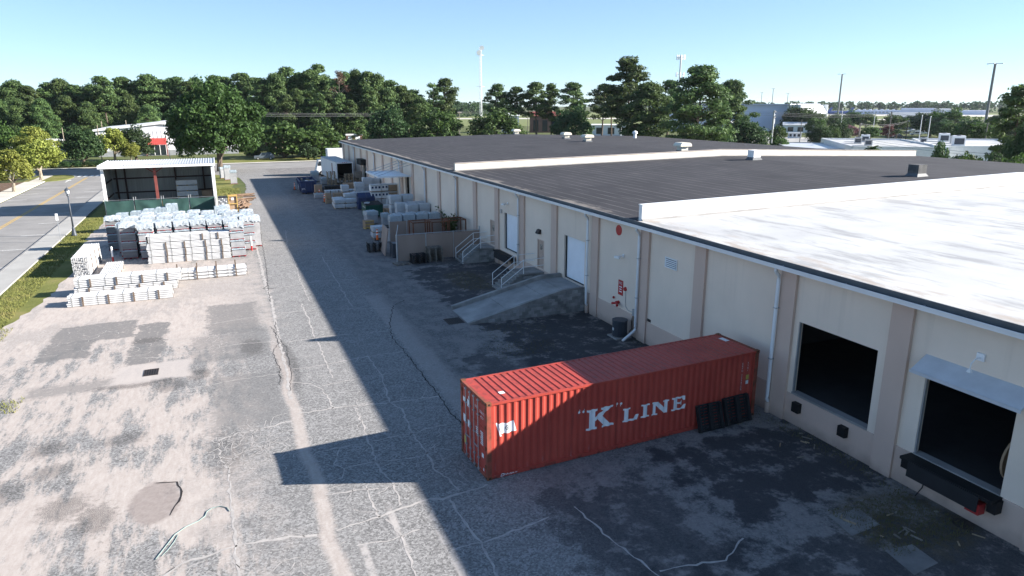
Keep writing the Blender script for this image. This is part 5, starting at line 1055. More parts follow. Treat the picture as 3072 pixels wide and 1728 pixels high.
def dumpster(label, mt, loc, rz, peak):
    t = thing('dumpster', label, 'dumpster', loc, rz); W, D, H = 2.05, 1.6, 1.5
    MB().hexa([(0, .15, .12), (W, .15, .12), (W, D - .1, .12), (0, D - .1, .12), (0, 0, H), (W, 0, H), (W, D, H + .25), (0, D, H + .25)]).build('body', mt, t)
    for s in (0, 1): MB().hexa([(s * W / 2 + .02, -.04, H + .01), ((s + 1) * W / 2 - .02, -.04, H + .01), ((s + 1) * W / 2 - .02, D * .55, H + peak), (s * W / 2 + .02, D * .55, H + peak), (s * W / 2 + .02, -.04, H + .05), ((s + 1) * W / 2 - .02, -.04, H + .05), ((s + 1) * W / 2 - .02, D * .55, H + peak + .04), (s * W / 2 + .02, D * .55, H + peak + .04)]).hexa([(s * W / 2 + .02, D * .55, H + peak), ((s + 1) * W / 2 - .02, D * .55, H + peak), ((s + 1) * W / 2 - .02, D + .03, H + .26), (s * W / 2 + .02, D + .03, H + .26), (s * W / 2 + .02, D * .55, H + peak + .04), ((s + 1) * W / 2 - .02, D * .55, H + peak + .04), ((s + 1) * W / 2 - .02, D + .03, H + .3), (s * W / 2 + .02, D + .03, H + .3)]).build('lid', mt if peak > .4 else M['wood_dark'], t)
    for x in (-.10, W): MB().bx(x, x + .10, .35, 1.15, .75, .95).build('fork_pocket', mt, t)
    MB().bx(-.02, W + .02, -.03, .0, H - .12, H - .02).build('rim', mt, t); MB().bx(.6, W - .2, -.05, .10, .30, .62).build('front_step', mt, t)
    for x in (.15, W - .25):
        for y in (.25, D - .3): MB().cyl((x, y, .06), (x + .08, y, .06), .06, n=8).build('wheel', M['tyre'], t)
    return t
gd = dumpster('dark green front-load dumpster with white stickers', M['green_steel'], (15.3, 79.2, 0), .12, .12)
for y, z, w_ in ((.35, 1.2, .15), (.65, 1.22, .15), (.95, 1.25, .15)): MB().bx(-.006, -.002, y, y + w_, z, z + .12).build('sticker', M['decal'], gd)
MB().poly([(-.02, .55, .82), (-.02, .85, .82), (-.02, .70, .5)]).build('sticker', M['decal'], gd)
rc = random.Random(5)
for i in range(5): MB().ob((.15 + rc.uniform(0, .5), .3 + rc.uniform(0, .8), 1.72), (.3, .25, .12), Matrix.Rotation(rc.uniform(0, 3), 3, 'Z')).build('rubbish_bag', M['wrap_white'], gd)
dumpster('dark blue dumpster with peaked lid behind the green one', M['blue_steel'], (15.75, 86.1, 0), -.05, .52)
tag(MB().bx(17.7, 19.6, 79.2, 81.4, .0, .75).bx(17.75, 19.5, 79.3, 81.3, .76, .82).build('plywood_stack', M['ply']), 'low plywood stack beside the green dumpster', 'plywood stack')
tag(MB().bx(17.6, 20.2, 82.2, 83.0, 0, .9).bx(17.65, 20.1, 82.15, 83.05, .91, 1.0).build('white_bench', M['white_metal']), 'long white topped bench behind the green dumpster', 'bench')
for k, x in enumerate((18.9, 19.9)):
    t = thing('saw_horse', ('white trestle legs nearer the dumpster', 'white trestle legs nearer the wall')[k], 'trestle', (x, 83.6, .0), 0, 'white trestles')
    for s in (-1, 1):
        for q in (-1, 1): MB().bar((s * .28, q * .3, 0), (s * .08, 0, 1.95), .05).build('leg', M['white_paint'], t)
    MB().bx(-.12, .12, -.06, .06, 1.9, 2.0).build('top', M['white_paint'], t)
def carton(x, y, z, W, H, label, n, mt):
    t = thing('carton_pallet', label, 'carton pallet', (x, y, z), 0, 'pallets of cartons by the wall'); MB().bx(0, W, 0, 1.1, .12, H).build('carton', mt, t); MB().bx(0, W, 0, 1.1, .0, .06).bx(.05, .2, .02, 1.08, .061, .119).bx(W - .2, W - .05, .02, 1.08, .061, .119).build('pallet', M['wood'], t)
    for i in range(n): cx = W * (i + .5) / n; MB().bx(cx - .12, cx + .12, -.006, -.002, H * .5, H * .5 + .26).build('printed_square', M['blue_steel'], t)
    MB().bx(-.02, W + .02, -.02, 1.12, H - .08, H + .02).build('wrap_top', M['wrap_white'], t)
for i in range(2):
    put('w', mkw, 17.4, 86.2, 0, 'wrapped base load under the printed cartons, first from the dumpster') if i == 0 else None
    nm = ('lower', 'upper')[i]
    carton(17.4, 86.2, 1.22 + i * .92, 1.28, .88, f'white carton pallet with three blue squares, {nm} one', 3, M['white_paint']); carton(18.75, 86.3, 1.22 + i * .92, .85, .88, f'white carton pallet with two blue squares, {nm} one', 2, M['white_paint']); carton(19.65, 86.0, 1.22 + i * .92, 1.0, .88, f'brown wrapped carton pallet next to the wall, {nm} one', 0, M['card'])
put('w', mkw, 18.72, 86.25, 0, 'wrapped base load under the printed cartons, second from the dumpster', (.75, 1, 1)); put('w', mkw, 19.62, 85.95, 0, 'wrapped base load under the brown cartons at the wall', (.85, 1, 1))
for k, (x, y) in enumerate(((13.18, 88.2), (14.55, 88.15), (14.75, 89.9), (13.3, 89.8))):
    for i in range(2 if k != 2 else 3): put('s', mks, x, y, i * .58 if k != 2 else i * .52, f'white flat pallet load at the lane edge, {("front near", "front far", "rear far", "rear near")[k]} stack, {("bottom", "second", "top")[i]} tier')
for k, (x, y, n_, h) in enumerate(((16.4, 93.0, 1, 1.35), (17.7, 93.1, 1, 1.35), (17.05, 94.7, 2, 1.22), (18.2, 95.0, 3, 1.0), (19.3, 95.2, 3, .95))):
    for i in range(n_): put('w', mkw, x, y, i * h, f'white load in the middle of the shaded clutter, {ordn(k)} stack, {("bottom", "second", "top")[i]} tier', (1, 1, h / 1.2))
put('b', mkb, 12.85, 93.6, 0, 'low brown box load at the lane edge', (1, 1, .6)); t = put('b', mkb, 12.9, 93.7, .56, 'yellowish carton on the low brown box load', (.6, .8, .9)); put('b', mkb, 14.0, 94.0, 0, 'brown carton load with white stickers beside the white flat loads', (.9, 1, 1.4)); put('b', mkb, 15.2, 94.2, 0, 'brown carton load under the single white bale', (.85, 1, 1.5)); put('w', mkw, 15.15, 94.2, 1.36, 'single white bale on top of the brown cartons', (.75, 1, .72))
t = bundle(2.3, 1.1, .62, 4, 'white pipe bundle lying in the shaded clutter, lane side', 'pipe bundle', 'white pipe bundles in the shade', (13.4, 97.0, .72), cleats=2, seed=20); bundle(2.3, 1.1, .62, 4, 'lower white pipe bundle in the shaded clutter, lane side', 'pipe bundle', 'white pipe bundles in the shade', (13.4, 97.0, 0), cleats=2, seed=21)
bundle(1.9, 1.1, .62, 4, 'white pipe bundle lying in the shaded clutter, wall side', 'pipe bundle', 'white pipe bundles in the shade', (16.0, 97.0, .72), cleats=2, seed=22); bundle(1.9, 1.1, .62, 4, 'lower white pipe bundle in the shaded clutter, wall side', 'pipe bundle', 'white pipe bundles in the shade', (16.0, 97.0, 0), cleats=2, seed=23)
t = thing('black_bales', 'row of black wrapped bales behind the white pipes', 'bale row', (13.9, 101, 0))
for k in range(3): MB().bx(.85 * k, .85 * k + .82, 0, 1.1, 0, 1.5).build('bale', M['black'], t)
tag(MB().bx(16.8, 18.9, 103, 104.2, 0, .8).bx(16.85, 18.8, 103.05, 104.15, .81, 1.55).build('board_stack', M['card']), 'flat brown board stack between black bales and pallet stacks', 'board stack')
put('b', mkb, 12.7, 102.6, 0, 'brown carton load beside the blue roll-off container', (.85, 1, 1.7))
t = thing('orange_pallet', 'orange pallet on a grey load near the traffic cone', 'pallet', (12.3, 99.8, .72)); pallet_parts(t, M['rust'], 1.2, 1.0); put('c', mkc, 12.25, 99.75, 0, 'grey load carrying the orange pallet', (1, 1, .64))
def cone(loc, lb):
    t = thing('channelizer', lb, 'traffic drum', loc); MB().tube([(0, 0, 0), (0, 0, .08)], [.3, .3], 12).build('base', M['black'], t); MB().tube([(0, 0, .08), (0, 0, 1.1)], [.12, .07], 12).build('cone', M['orange'], t)
    for z in (.55, .85): MB().tube([(0, 0, z), (0, 0, z + .14)], [.125 - z * .04, .12 - z * .04], 12, caps=False).build('white_band', M['decal'], t)
cone((10.8, 111.6, 0), 'orange and white traffic cone at the far end of the blue container'); cone((13.15, 101.6, 0), 'orange and white traffic cone behind the orange pallet'); cone((12.95, 95.4, 0), 'orange and white traffic cone by the yellowish carton'); cone((13.6, 65.6, 0), 'orange and white traffic cone by the white two-tier load')
# pallet stacks, each a thing with its pallets as parts
def pallet_pile(x, y, n, label, box=None):
    t = thing('pallet_stack', label, 'pallet stack', (x, y, 0), 0, 'pallet stacks before the trailer')
    for i in range(n):
        m_ = MB(); dx, dy = rp.uniform(-.05, .05), rp.uniform(-.05, .05); z = i * .14
        for yy in (0, .45, .91):
            for xx in (0, .53, 1.06): m_.bx(dx + xx, dx + xx + .14, yy + dy, yy + .09 + dy, z + .02, z + .105)
        for k in range(5): m_.bx(dx + k * .275, dx + k * .275 + .1, dy, 1 + dy, z + .106, z + .125)
        m_.build('pallet', M['wood'], t)
    if box: MB().bx(.05, 1.1, .05, .95, n * .14 + .01, n * .14 + box).build('crate', M['wood_grey'], t)
pallet_pile(15.05, 106, 22, 'tallest pallet stack, in front of the trailer corner'); pallet_pile(16.35, 106.2, 14, 'lowest pallet stack, under the open trailer'); pallet_pile(17.65, 106, 19, 'pallet stack with ragged edges right of the trailer opening'); pallet_pile(19.1, 106, 14, 'pallet stack with a wooden crate on top at the wall', .95)
put('c', mkc, 14.6, 121.5, 0, 'grey load beside the trailer side', (1, 1, 1.6)); put('c', mkc, 15.6, 117, 0, 'lower grey load beside the trailer side', (.9, .9, 1.0))
# roll-off container
t = thing('rolloff_container', 'blue open roll-off container with junk heaped inside', 'waste container', (10.95, 105.2, 0), -.03)
W, L, H = 2.35, 6.3, 1.9
b = MB(); s_ = .25
o8 = [(s_, .25, .2), (W - s_, .25, .2), (W - s_, L - .1, .2), (s_, L - .1, .2), (0, 0, H), (W, 0, H), (W, L, H), (0, L, H)]
for f in ((3, 2, 1, 0), (0, 1, 5, 4), (1, 2, 6, 5), (2, 3, 7, 6), (3, 0, 4, 7)): b.poly([o8[i] for i in f])
b.build('hull', M['blue_steel'], t); MB().bx(-.05, W + .05, -.06, .04, H - .1, H + .04).bx(-.05, .05, .04, L, H - .1, H + .04).bx(W - .05, W + .05, .04, L, H - .1, H + .04).bx(-.05, W + .05, L, L + .08, H - .1, H + .04).build('rim', M['blue_steel'], t)
for x in (.75, 1.6): MB().hexa([(x, .02, .05), (x + .1, .02, .05), (x + .1, .2, .05), (x, .2, .05), (x, -.12, H - .2), (x + .1, -.12, H - .2), (x + .1, -.02, H - .2), (x, -.02, H - .2)]).build('front_rib', M['blue_steel'], t)
for k in range(6): y = .8 + k * .95; MB().hexa([(s_ - .12, y, .25), (s_ - .02, y, .25), (s_ - .02, y + .1, .25), (s_ - .12, y + .1, .25), (-.08, y, H - .1), (-.0, y, H - .1), (-.0, y + .1, H - .1), (-.08, y + .1, H - .1)]).build('side_rib', M['blue_steel'], t)
MB().bx(.3, .45, .3, L, .05, .2).bx(W - .45, W - .3, .3, L, .05, .2).build('skid', M['iron'], t)
fm = Matrix(((1, 0, 0, .45), (0, .12, -1, .10), (0, .99, .12, .75), (0, 0, 0, 1))); text('375', .34, M['decal'], 'lettering', t, fm)
MB().poly([(-.13, 2.2, 1.45), (-.13, 1.95, 1.45), (-.10, 1.75, .95), (-.13, 1.6, 1.35), (-.10, 1.45, .95), (-.13, 1.25, 1.45), (-.13, 1.05, 1.45), (-.07, 1.35, .6), (-.07, 1.5, .6), (-.10, 1.62, 1.0), (-.07, 1.78, .6), (-.07, 1.92, .6)]).build('logo', M['decal'], t)
for i in range(16): MB().ob((rc.uniform(.4, W - .4), rc.uniform(.6, L - .4), rc.uniform(.9, 1.7)), (rc.uniform(.3, .9), rc.uniform(.2, .6), rc.uniform(.15, .5)), Matrix.Rotation(rc.uniform(0, 3), 3, 'Z') @ Matrix.Rotation(rc.uniform(-.6, .6), 3, 'X')).build('junk', [M['card'], M['decal'], M['wood'], M['acgrey']][i % 4], t)
tag(MB().tube([(13.9, 106.2, .45), (14.8, 106.6, .5)], [.42, .42], 12).build('grey_tank', M['acgrey']), 'round grey tank lying between container and pallet stacks', 'tank')
def wheel(mb_t, x0, x1, y, r, t):
    w_ = MB().cyl((x0, y, r), (x1, y, r), r, n=16).build('tyre', M['tyre'], t); MB().cyl((min(x0, x1) - .012, y, r), (min(x0, x1) - .002, y, r), r * .5, n=12).build('rim', M['galv'], w_)
# semi trailer with its rear doors open
t = thing('semi_trailer', 'white box trailer with open black rear by the wall', 'trailer', (16.9, 109.0, 0), .03)
W, L, zb, zt = 2.5, 13.6, 1.22, 4.12
MB().bx(0, .05, 0, L, zb, zt).bx(W - .05, W, 0, L, zb, zt).bx(.05, W - .05, L - .05, L, zb, zt).bx(.05, W - .05, 0, L - .05, zb, zb + .1).build('body', M['trailer'], t)
M['trailer_roof'] = mat('trailer_roof', (.34, .36, .38), .5, .1); MB().bx(-.01, W + .01, -.01, L + .01, zt + .002, zt + .05).build('roof', M['trailer_roof'], t)
MB().bx(.06, W - .06, 1.0, L - .1, zb + .101, zb + .13).bx(.06, .08, .3, L - .1, zb + .14, zt - .02).bx(W - .08, W - .06, .3, L - .1, zb + .14, zt - .02).bx(.09, W - .09, L - .12, L - .1, zb + .14, zt - .02).build('lining', M['black'], t)
f = MB().bx(-.02, .10, -.06, -.002, zb - .1, zt + .06).bx(W - .10, W + .02, -.06, -.002, zb - .1, zt + .06).bx(.10, W - .10, -.06, -.002, zt - .16, zt + .06).bx(.10, W - .10, -.06, -.002, zb - .1, zb + .06); f.build('rear_frame', M['trailer'], t)
for x in (.9, 1.2, 1.5): MB().bx(x, x + .14, -.075, -.062, zt - .06, zt + .02).build('marker_light', M['red_sign'], t)
for x in (-.07, W + .01): MB().bx(x, x + .06, .05, 1.2, zb, zt - .05).build('open_door', M['trailer'], t)
MB().bx(-.012, -.003, 3.2, 3.9, zb + .7, zt - .3).build('side_stripe', M['oxide'], t)
MB().bx(.3, W - .3, .1, L - .5, zb - .22, zb - .002).build('chassis', M['iron'], t)
for y in (1.3, 2.6):
    for x0, x1 in ((.0, .5), (W - .5, W)): wheel(None, x0, x1, y, .5, t)
for x in (.5, W - .6): MB().bx(x, x + .1, L - 3.2, L - 3.1, .0, zb - .2).build('landing_leg', M['iron'], t)
for x in (.05, W - .65): MB().bx(x, x + .6, .3, .32, .25, .95).build('mud_flap', M['black'], t)
# box truck beyond the corner
t = thing('box_truck', 'white box truck parked beyond the far building corner', 'truck', (18.0, 131.5, 0), 0)
MB().bx(1.0, 7.5, 0, 2.5, 1.15, 4.8).build('cargo_box', M['trailer'], t); MB().bx(.98, 7.52, -.01, 2.51, 4.802, 4.86).build('box_roof', M['trailer'], t)
MB().hexa([(-1.3, .1, .7), (.9, .1, .7), (.9, 2.4, .7), (-1.3, 2.4, .7), (-.7, .15, 2.9), (.9, .15, 2.9), (.9, 2.35, 2.9), (-.7, 2.35, 2.9)]).build('cab', M['trailer'], t); MB().hexa([(-.85, .09, 1.9), (.3, .09, 1.9), (.3, .13, 1.9), (-.85, .13, 1.9), (-.65, .11, 2.7), (.3, .11, 2.7), (.3, .15, 2.7), (-.65, .15, 2.7)]).build('window', M['glass'], t)
MB().bar((-.9, -.1, 1.8), (-.9, -.25, 2.2), .05).ob((-.9, -.28, 2.2), (.08, .2, .5)).build('mirror', M['iron'], t); MB().bx(5.6, 6.6, -.012, -.002, 1.6, 3.6).build('side_door', M['black'], t); MB().bx(.9, 7.4, .4, 2.1, .75, 1.14).build('chassis', M['iron'], t)
for x in (-.2, 5.6):
    for y0, y1 in ((.05, .4), (2.1, 2.45)):
        w_ = MB().cyl((x, y0, .5), (x, y1, .5), .5, n=16).build('tyre', M['tyre'], t); MB().cyl((x, y0 - .012, .5), (x, y0 - .002, .5), .25, n=12).build('rim', M['galv'], w_)
def car(label, paint, loc, rz, suv=True, group=None):
    t = thing('parked_car', label, 'car', loc, rz, group); L, W = 4.6, 1.85; H = 1.65 if suv else 1.42
    pr = [(0, .35), (0, .8), (.12, .95), (1.15, 1.02), (1.75, H - .06), (2.2, H), (L - .75, H - .02), (L - .25, 1.05), (L - .03, .95), (L, .4)] if suv else [(0, .35), (0, .72), (.1, .85), (1.2, .95), (1.95, H - .04), (2.3, H), (3.2, H - .03), (3.9, 1.0), (L - .05, .92), (L, .4)]
    m_ = MB(); n = len(pr)
    for y, k in ((0, 1), (W, 1)):
        for x, z in pr: iny = .18 * max(0, (z - .95) / .6); m_.v.append((x, y + iny if y == 0 else y - iny, z))
    m_.f.append(tuple(range(n))); m_.f.append(tuple(range(n, 2 * n))[::-1])
    for i in range(n): m_.f.append((i, n + i, n + (i + 1) % n, (i + 1) % n))
    m_.build('body', paint, t)
    g_ = MB(); zt = H - .12
    for y, s in ((.02, -1), (W - .02, 1)):
        yy = y + s * .012; i2 = .155 * (1 if s < 0 else -1)
        for xa, xb in ((1.55, 2.6), (2.68, 3.65 if suv else 3.3)): g_.poly([(xa + (.0 if xa > 2 else .0), y - .0 + .01 * -s + .02 * (1 if s < 0 else -1), 1.02), (xb, y + .02 * (1 if s < 0 else -1) + .01 * -s, 1.02), (xb - .05, y + i2 * .92, zt), (xa + (.35 if xa < 2 else .03), y + i2 * .92, zt)])
    g_.poly([(1.22, .2, 1.05), (1.22, W - .2, 1.05), (1.70, W - .32, H - .1), (1.70, .32, H - .1)]); gl = g_.build('window', M['glass'], t)
    for v in gl.data.vertices: v.co.y += (-.045 if v.co.y < W / 2 else .045)
    for v in list(gl.data.vertices)[-4:]: v.co.x -= .03; v.co.z += .02
    for x in (.85, L - .9):
        for y in (-.01, W - .21):
            w_ = MB().cyl((x, y, .34), (x, y + .22, .34), .34, n=14).build('wheel', M['tyre'], t); MB().cyl((x, y - .012, .34), (x, y - .002, .34), .2, n=10).build('rim', M['galv'], w_)
    for y in (.12, W - .42): MB().bx(-.02, .1, y, y + .3, .68, .82).build('headlight', M['decal'], t); MB().bx(L - .1, L + .012, y, y + .3, .75, .92).build('tail_light', M['red_sign'], t)
    return t
M['car_grey'] = mat('car_grey', (.10, .12, .14), .3, .03, spec=.6); M['car_white'] = mat('car_white', (.72, .73, .74), .3, .03, spec=.6); M['car_dark'] = mat('car_dark', (.02, .024, .03), .3, .03, spec=.6); M['car_silver'] = mat('car_silver', (.42, .45, .48), .3, .03, spec=.6)
car('dark green-grey car parked under the bushes beyond the yard', M['car_grey'], (8.5, 177.5, 0), -.05)
car('silver car parked on the grass beside the white house lot', M['car_silver'], (223, 213.5, 0), -.6); car('dark car parked behind the silver car', M['car_dark'], (229, 212, 0), -.6, False)
for k, (x, y) in enumerate(((243, 258), (250, 253), (258, 250), (270, 240), (276, 235), (290, 226), (262, 222), (270, 215), (288, 200), (299, 214), (236, 262), (244, 262), (281, 238), (296, 230), (255, 208), (247, 200), (266, 206), (279, 212), (214, 196), (236, 190))): car(f'white vehicle in the distant car lot between the trees, {ordn(k)} along the row', M['car_white'] if k % 4 != 3 else M['car_dark'], (x, y, 0), -.7 + .3 * (k % 2), k % 2 == 0, 'cars in the distant lot')
# ------------------------------------------------------------------ trees
def quads(name, Cn, size, asp, seed, up=.35, nrm=None):
    rg = np.random.default_rng(seed); n = len(Cn)
    d = rg.normal(size=(n, 3)); 
    if nrm is not None: d = d * .75 + nrm
    d[:, 2] += up; d /= np.linalg.norm(d, axis=1)[:, None]
    a = rg.normal(size=(n, 3)); u = np.cross(d, a); u /= np.linalg.norm(u, axis=1)[:, None]; v = np.cross(d, u)
    s = (size * rg.uniform(.55, 1.35, n))[:, None]
    V = np.stack([Cn - u * s, Cn - v * s * asp, Cn + u * s, Cn + v * s * asp], 1).reshape(-1, 3)
    me = bpy.data.meshes.new(name); me.vertices.add(n * 4); me.vertices.foreach_set('co', V.ravel().astype(np.float32)); me.loops.add(n * 4); me.loops.foreach_set('vertex_index', np.arange(n * 4, dtype=np.int32))
    me.polygons.add(n); me.polygons.foreach_set('loop_start', np.arange(0, n * 4, 4, dtype=np.int32)); me.polygons.foreach_set('loop_total', np.full(n, 4, np.int32)); me.update(calc_edges=True); return me
def clumps(cent, rad, per, seed, flat=.75):
    rg = np.random.default_rng(seed); P = []; Nn = []
    for c, r in zip(cent, rad):
        d = rg.normal(size=(per, 3)); d /= np.linalg.norm(d, axis=1)[:, None]; rr = r * rg.uniform(.55, 1.12, per)[:, None]
        P.append(np.array(c) + d * rr * np.array([1, 1, flat])); Nn.append(d)
    return np.concatenate(P), np.concatenate(Nn)
def broad(name, W, H, zb, K, per, leaf, seed, mt, bark, top=1.0, ragged=.12, crad=.21):
    rg = np.random.default_rng(seed); cent = []; rad = []
    while len(cent) < K:
        d = rg.normal(size=3); d /= np.linalg.norm(d); r = rg.uniform(.5, 1.0) ** .6
        if d[2] < -.55: continue
        sx = 1 - .25 * max(0, d[2]) ** 2 * top
        p = np.array([d[0] * r * W / 2 * sx, d[1] * r * W / 2 * sx, zb + (H - zb) * (.42 + .52 * d[2] * r)]) * (1 + rg.uniform(-ragged, ragged))
        cent.append(p * np.array([.86, .86, .96])); rad.append(W * crad * rg.uniform(.6, 1.15))
    P, N = clumps(cent, rad, per, seed + 1); cr = quads('crown', P, leaf, .6, seed + 2, .3, N); cr.materials.append(mt)
    tk = MB(); r0 = .028 * W + .06; tk.tube([(0, 0, -.2), (0, 0, zb * .4), (.1, .05, zb), (.05, .1, H * .55)], [r0 * 1.35, r0, r0 * .85, r0 * .4], 8)
    for i in range(5): c = cent[i * 3]; tk.tube([(.05, .05, zb * .9), (c[0] * .45, c[1] * .45, (zb + c[2]) / 2), tuple(c)], [r0 * .5, r0 * .35, r0 * .12], 6)
    me = tk.mesh('trunk'); me.materials.append(bark)
    def mk(label, cat, group):
        t = thing(name, label, cat, (0, 0, 0), 0, group); ob('crown', cr, None, t); ob('trunk', me, None, t); return t
    return mk
def pine(name, W, H, zb, K, per, leaf, seed, mt, bark, flat=.45, crad=.17, topw=.35, dead=False):
    rg = np.random.default_rng(seed); cent = []; rad = []; tk = MB(); r0 = .28 * H / 20
    bend = rg.uniform(-.6, .6, 2)
    ax = lambda z: np.array([bend[0] * math.sin(z / H * 2.2), bend[1] * math.sin(z / H * 2.0), z])
    tk.tube([tuple(ax(z)) for z in np.linspace(0, H * .96, 7)], [r0 * (1.2 - 1.05 * k / 6) for k in range(7)], 7)
    for i in range(K):
        f = (i + rg.uniform(0, .9)) / K; z = zb + (H - zb) * f; prof_ = math.sin(math.pi * min(1, (f * .8 + .22))) ** .8 * (1 - topw * 0) if f < .8 else math.sin(math.pi * min(1, f * .8 + .22)) ** .7
        a = rg.uniform(0, 6.283); rr = W / 2 * max(.12, prof_) * rg.uniform(.25, .92); c = ax(min(z, H * .95)) + np.array([math.cos(a) * rr, math.sin(a) * rr, rg.uniform(-.2, .8)])
        cent.append(c); rad.append(W * crad * rg.uniform(.6, 1.2)); 
        b = ax(max(zb * .9, z - rr * .5)); 
        if i % 2 == 0 or dead: tk.tube([tuple(b), tuple((b + c) / 2 + np.array([0, 0, .2])), tuple(c)], [r0 * .35, r0 * .22, r0 * .06], 5)
    P, N = clumps(cent, rad, per, seed + 1, flat); cr = quads('crown', P, leaf, .42, seed + 2, .55, N); cr.materials.append(mt)
    me = tk.mesh('trunk'); me.materials.append(bark)
    def mk(label, cat, group):
        t = thing(name, label, cat, (0, 0, 0), 0, group); ob('crown', cr, None, t); ob('trunk', me, None, t); return t
    return mk
TR = {}
tc = {}
TR['bigoak'] = (broad('oak_tree', 19, 16.7, 2.2, 230, 110, .34, 11, M['leaf_big'], M['bark'], ragged=.12, crad=.095), 19, 16.7)
for i in range(2): TR[f'oak{i}'] = (broad('broad_tree', 10, 10, 1.2, 80, 85, .27, 20 + 3 * i, M['leaf_dark' if i else 'leaf_oak'], M['bark'], crad=.13), 10, 10)
for i in range(2): TR[f'yel{i}'] = (broad('street_tree', 6, 6, 1.5, 75, 90, .17, 40 + 3 * i, M['leaf_yel'], M['bark_pale'], crad=.13), 6, 6)
for i in range(4): TR[f'pine{i}'] = (pine('pine_tree', 9, 20, (9, 6.5, 10, 7.5)[i], (46, 60, 38, 52)[i], 120, .38, 60 + 3 * i, M['leaf_pine'], M['bark'], crad=(.17, .16, .18, .17)[i]), 9, 20)
for i in range(2): TR[f'full{i}'] = (pine('pine_tree', 13, 20, (1.8, 3.0)[i], 150, 130, .36, 80 + 3 * i, M['leaf_pine'], M['bark'], flat=.5, crad=.135), 13, 20)
TR['dead'] = (pine('dead_pine_tree', 9, 20, 10, 26, 45, .22, 95, M['leaf_brown'], M['bark_pale'], crad=.13, dead=True), 9, 20)
TR['loose'] = (pine('pine_tree', 8, 20, 11.5, 16, 100, .36, 98, M['leaf_pine'], M['bark'], crad=.19), 8, 20)
for i, l in enumerate(('leaf_oak', 'leaf_dark')): TR[f'shrub{i}'] = (broad('shrub', 4, 4, .1, 34, 80, .19, 101 + 3 * i, M[l], M['bark'], crad=.19, ragged=.2), 4, 4)
TR['crape'] = (broad('crape_myrtle', 5, 5, .6, 36, 70, .2, 110, M['leaf_pink'], M['bark_pale'], crad=.18), 5, 5); TR['redleaf'] = (broad('red_leaf_tree', 5, 5, .6, 36, 70, .2, 113, M['leaf_red'], M['bark'], crad=.18), 5, 5)
def palm_mk():
    P = []; rg = np.random.default_rng(120)
    fr = MB()
    for i in range(34):
        a = rg.uniform(0, 6.28); el = rg.uniform(-.5, 1.2); L = rg.uniform(1.3, 1.9); pts = []
        for k in range(5): s = k / 4; pts.append(Vector((math.cos(a) * L * s * math.cos(el), math.sin(a) * L * s * math.cos(el), 4.6 + L * (s * math.sin(el) - .55 * s * s))))
        for k in range(4):
            p, q = pts[k], pts[k + 1]; d = (q - p).normalized(); sd = d.cross(Vector((0, 0, 1))).normalized() * (.34 * (1 - .2 * k)); dr = Vector((0, 0, -.12))
            fr.poly([p - sd + dr, p, q, q - sd * .9 + dr]); fr.poly([p, p + sd + dr, q + sd * .9 + dr, q])
    me = fr.mesh('crown'); me.materials.append(M['leaf_oak']); tk = MB().tube([(0, 0, 0), (.05, 0, 2), (0, .05, 4.6)], [.22, .17, .18], 8).mesh('trunk'); tk.materials.append(M['bark'])
    def mk(label, cat, group):
        t = thing('palm_tree', label, cat, (0, 0, 0), 0, group); ob('crown', me, None, t); ob('trunk', tk, None, t); return t
    return mk
TR['palm'] = (palm_mk(), 4, 6)
rt_ = random.Random(31)
def tree(kind, x, y, w, h, label, group=None, rz=None, z=0):
    mk, W, H = TR[kind]
    return proto_or_dup(tc, kind, mk, (x, y, z), rt_.uniform(0, 6.28) if rz is None else rz, label, 'tree' if not kind.startswith('shrub') else 'shrub', group, (w / W, w / W, h / H))
tree('bigoak', .7, 150, 18.4, 17.6, 'big round oak standing behind the open shed', rz=.4)
GS = 'yellow-green street trees'
tree('yel0', -28.4, 125.6, 6.4, 6.1, 'small yellow-green tree on the left pavement, nearest to the camera', GS, .5); tree('yel1', -28.2, 143.5, 7.4, 7.2, 'yellow-green tree standing at the street corner lawn', GS, 1.2); tree('yel0', -31.5, 160, 8.5, 8.4, 'yellow-green tree behind the corner lawn tree', GS, 2.6); tree('oak0', -37.8, 168, 9, 9.6, 'green tree at the left edge behind the yellow-green trees'); tree('yel1', -36.0, 140, 7.0, 7.4, 'yellow-green tree half out of the picture at the left edge', GS, 3.6)
tree('yel1', -34.5, 126, 6.2, 6.4, 'yellow-green tree at the picture edge beside the nearest street tree', GS, 4.0)
tree('oak1', -26.3, 176, 8.8, 8.2, 'dark round tree across the cross street, left of the shed roof'); tree('yel0', -21.2, 184, 7.8, 7.4, 'yellow-green tree just above the left corner of the shed roof', GS, .9); tree('oak1', -17.2, 188, 9.5, 8.0, 'dark tree between yellow-green tree and the red awning'); tree('yel1', -17.6, 181, 4.2, 4.6, 'small yellow-green tree in front of the dark tree by the red awning', GS, 2)
for k in range(7): tree('shrub1', -31 + 2.0 * k, 172 + .2 * k, 2.4, 1.3, f'low dark hedge bush under the trees across the street, {ordn(k)} from the left', 'hedge bushes across the street')
for k in range(4): tree('shrub0', -32.2 - .3 * k, 117 + 4.5 * k, 2.6, 1.5, f'green hedge bush beside the left pavement, {ordn(k)} from the camera', 'hedge bushes by the left pavement')
tree('shrub0', 15.9, 181, 12.5, 8.9, 'bushy tree over the parked dark car'); tree('shrub0', 25.0, 184, 11, 8.4, 'bushy tree right of the one over the parked car'); tree('shrub0', 9, 190, 5, 3, 'low bush left of the bushy tree over the parked car'); tree('shrub1', 20.4, 173.5, 5.0, 4.0, 'dark loose shrub at the lawn edge left of the box truck'); tree('shrub0', 26, 172, 5, 1.6, 'low clipped shrub behind the box truck')
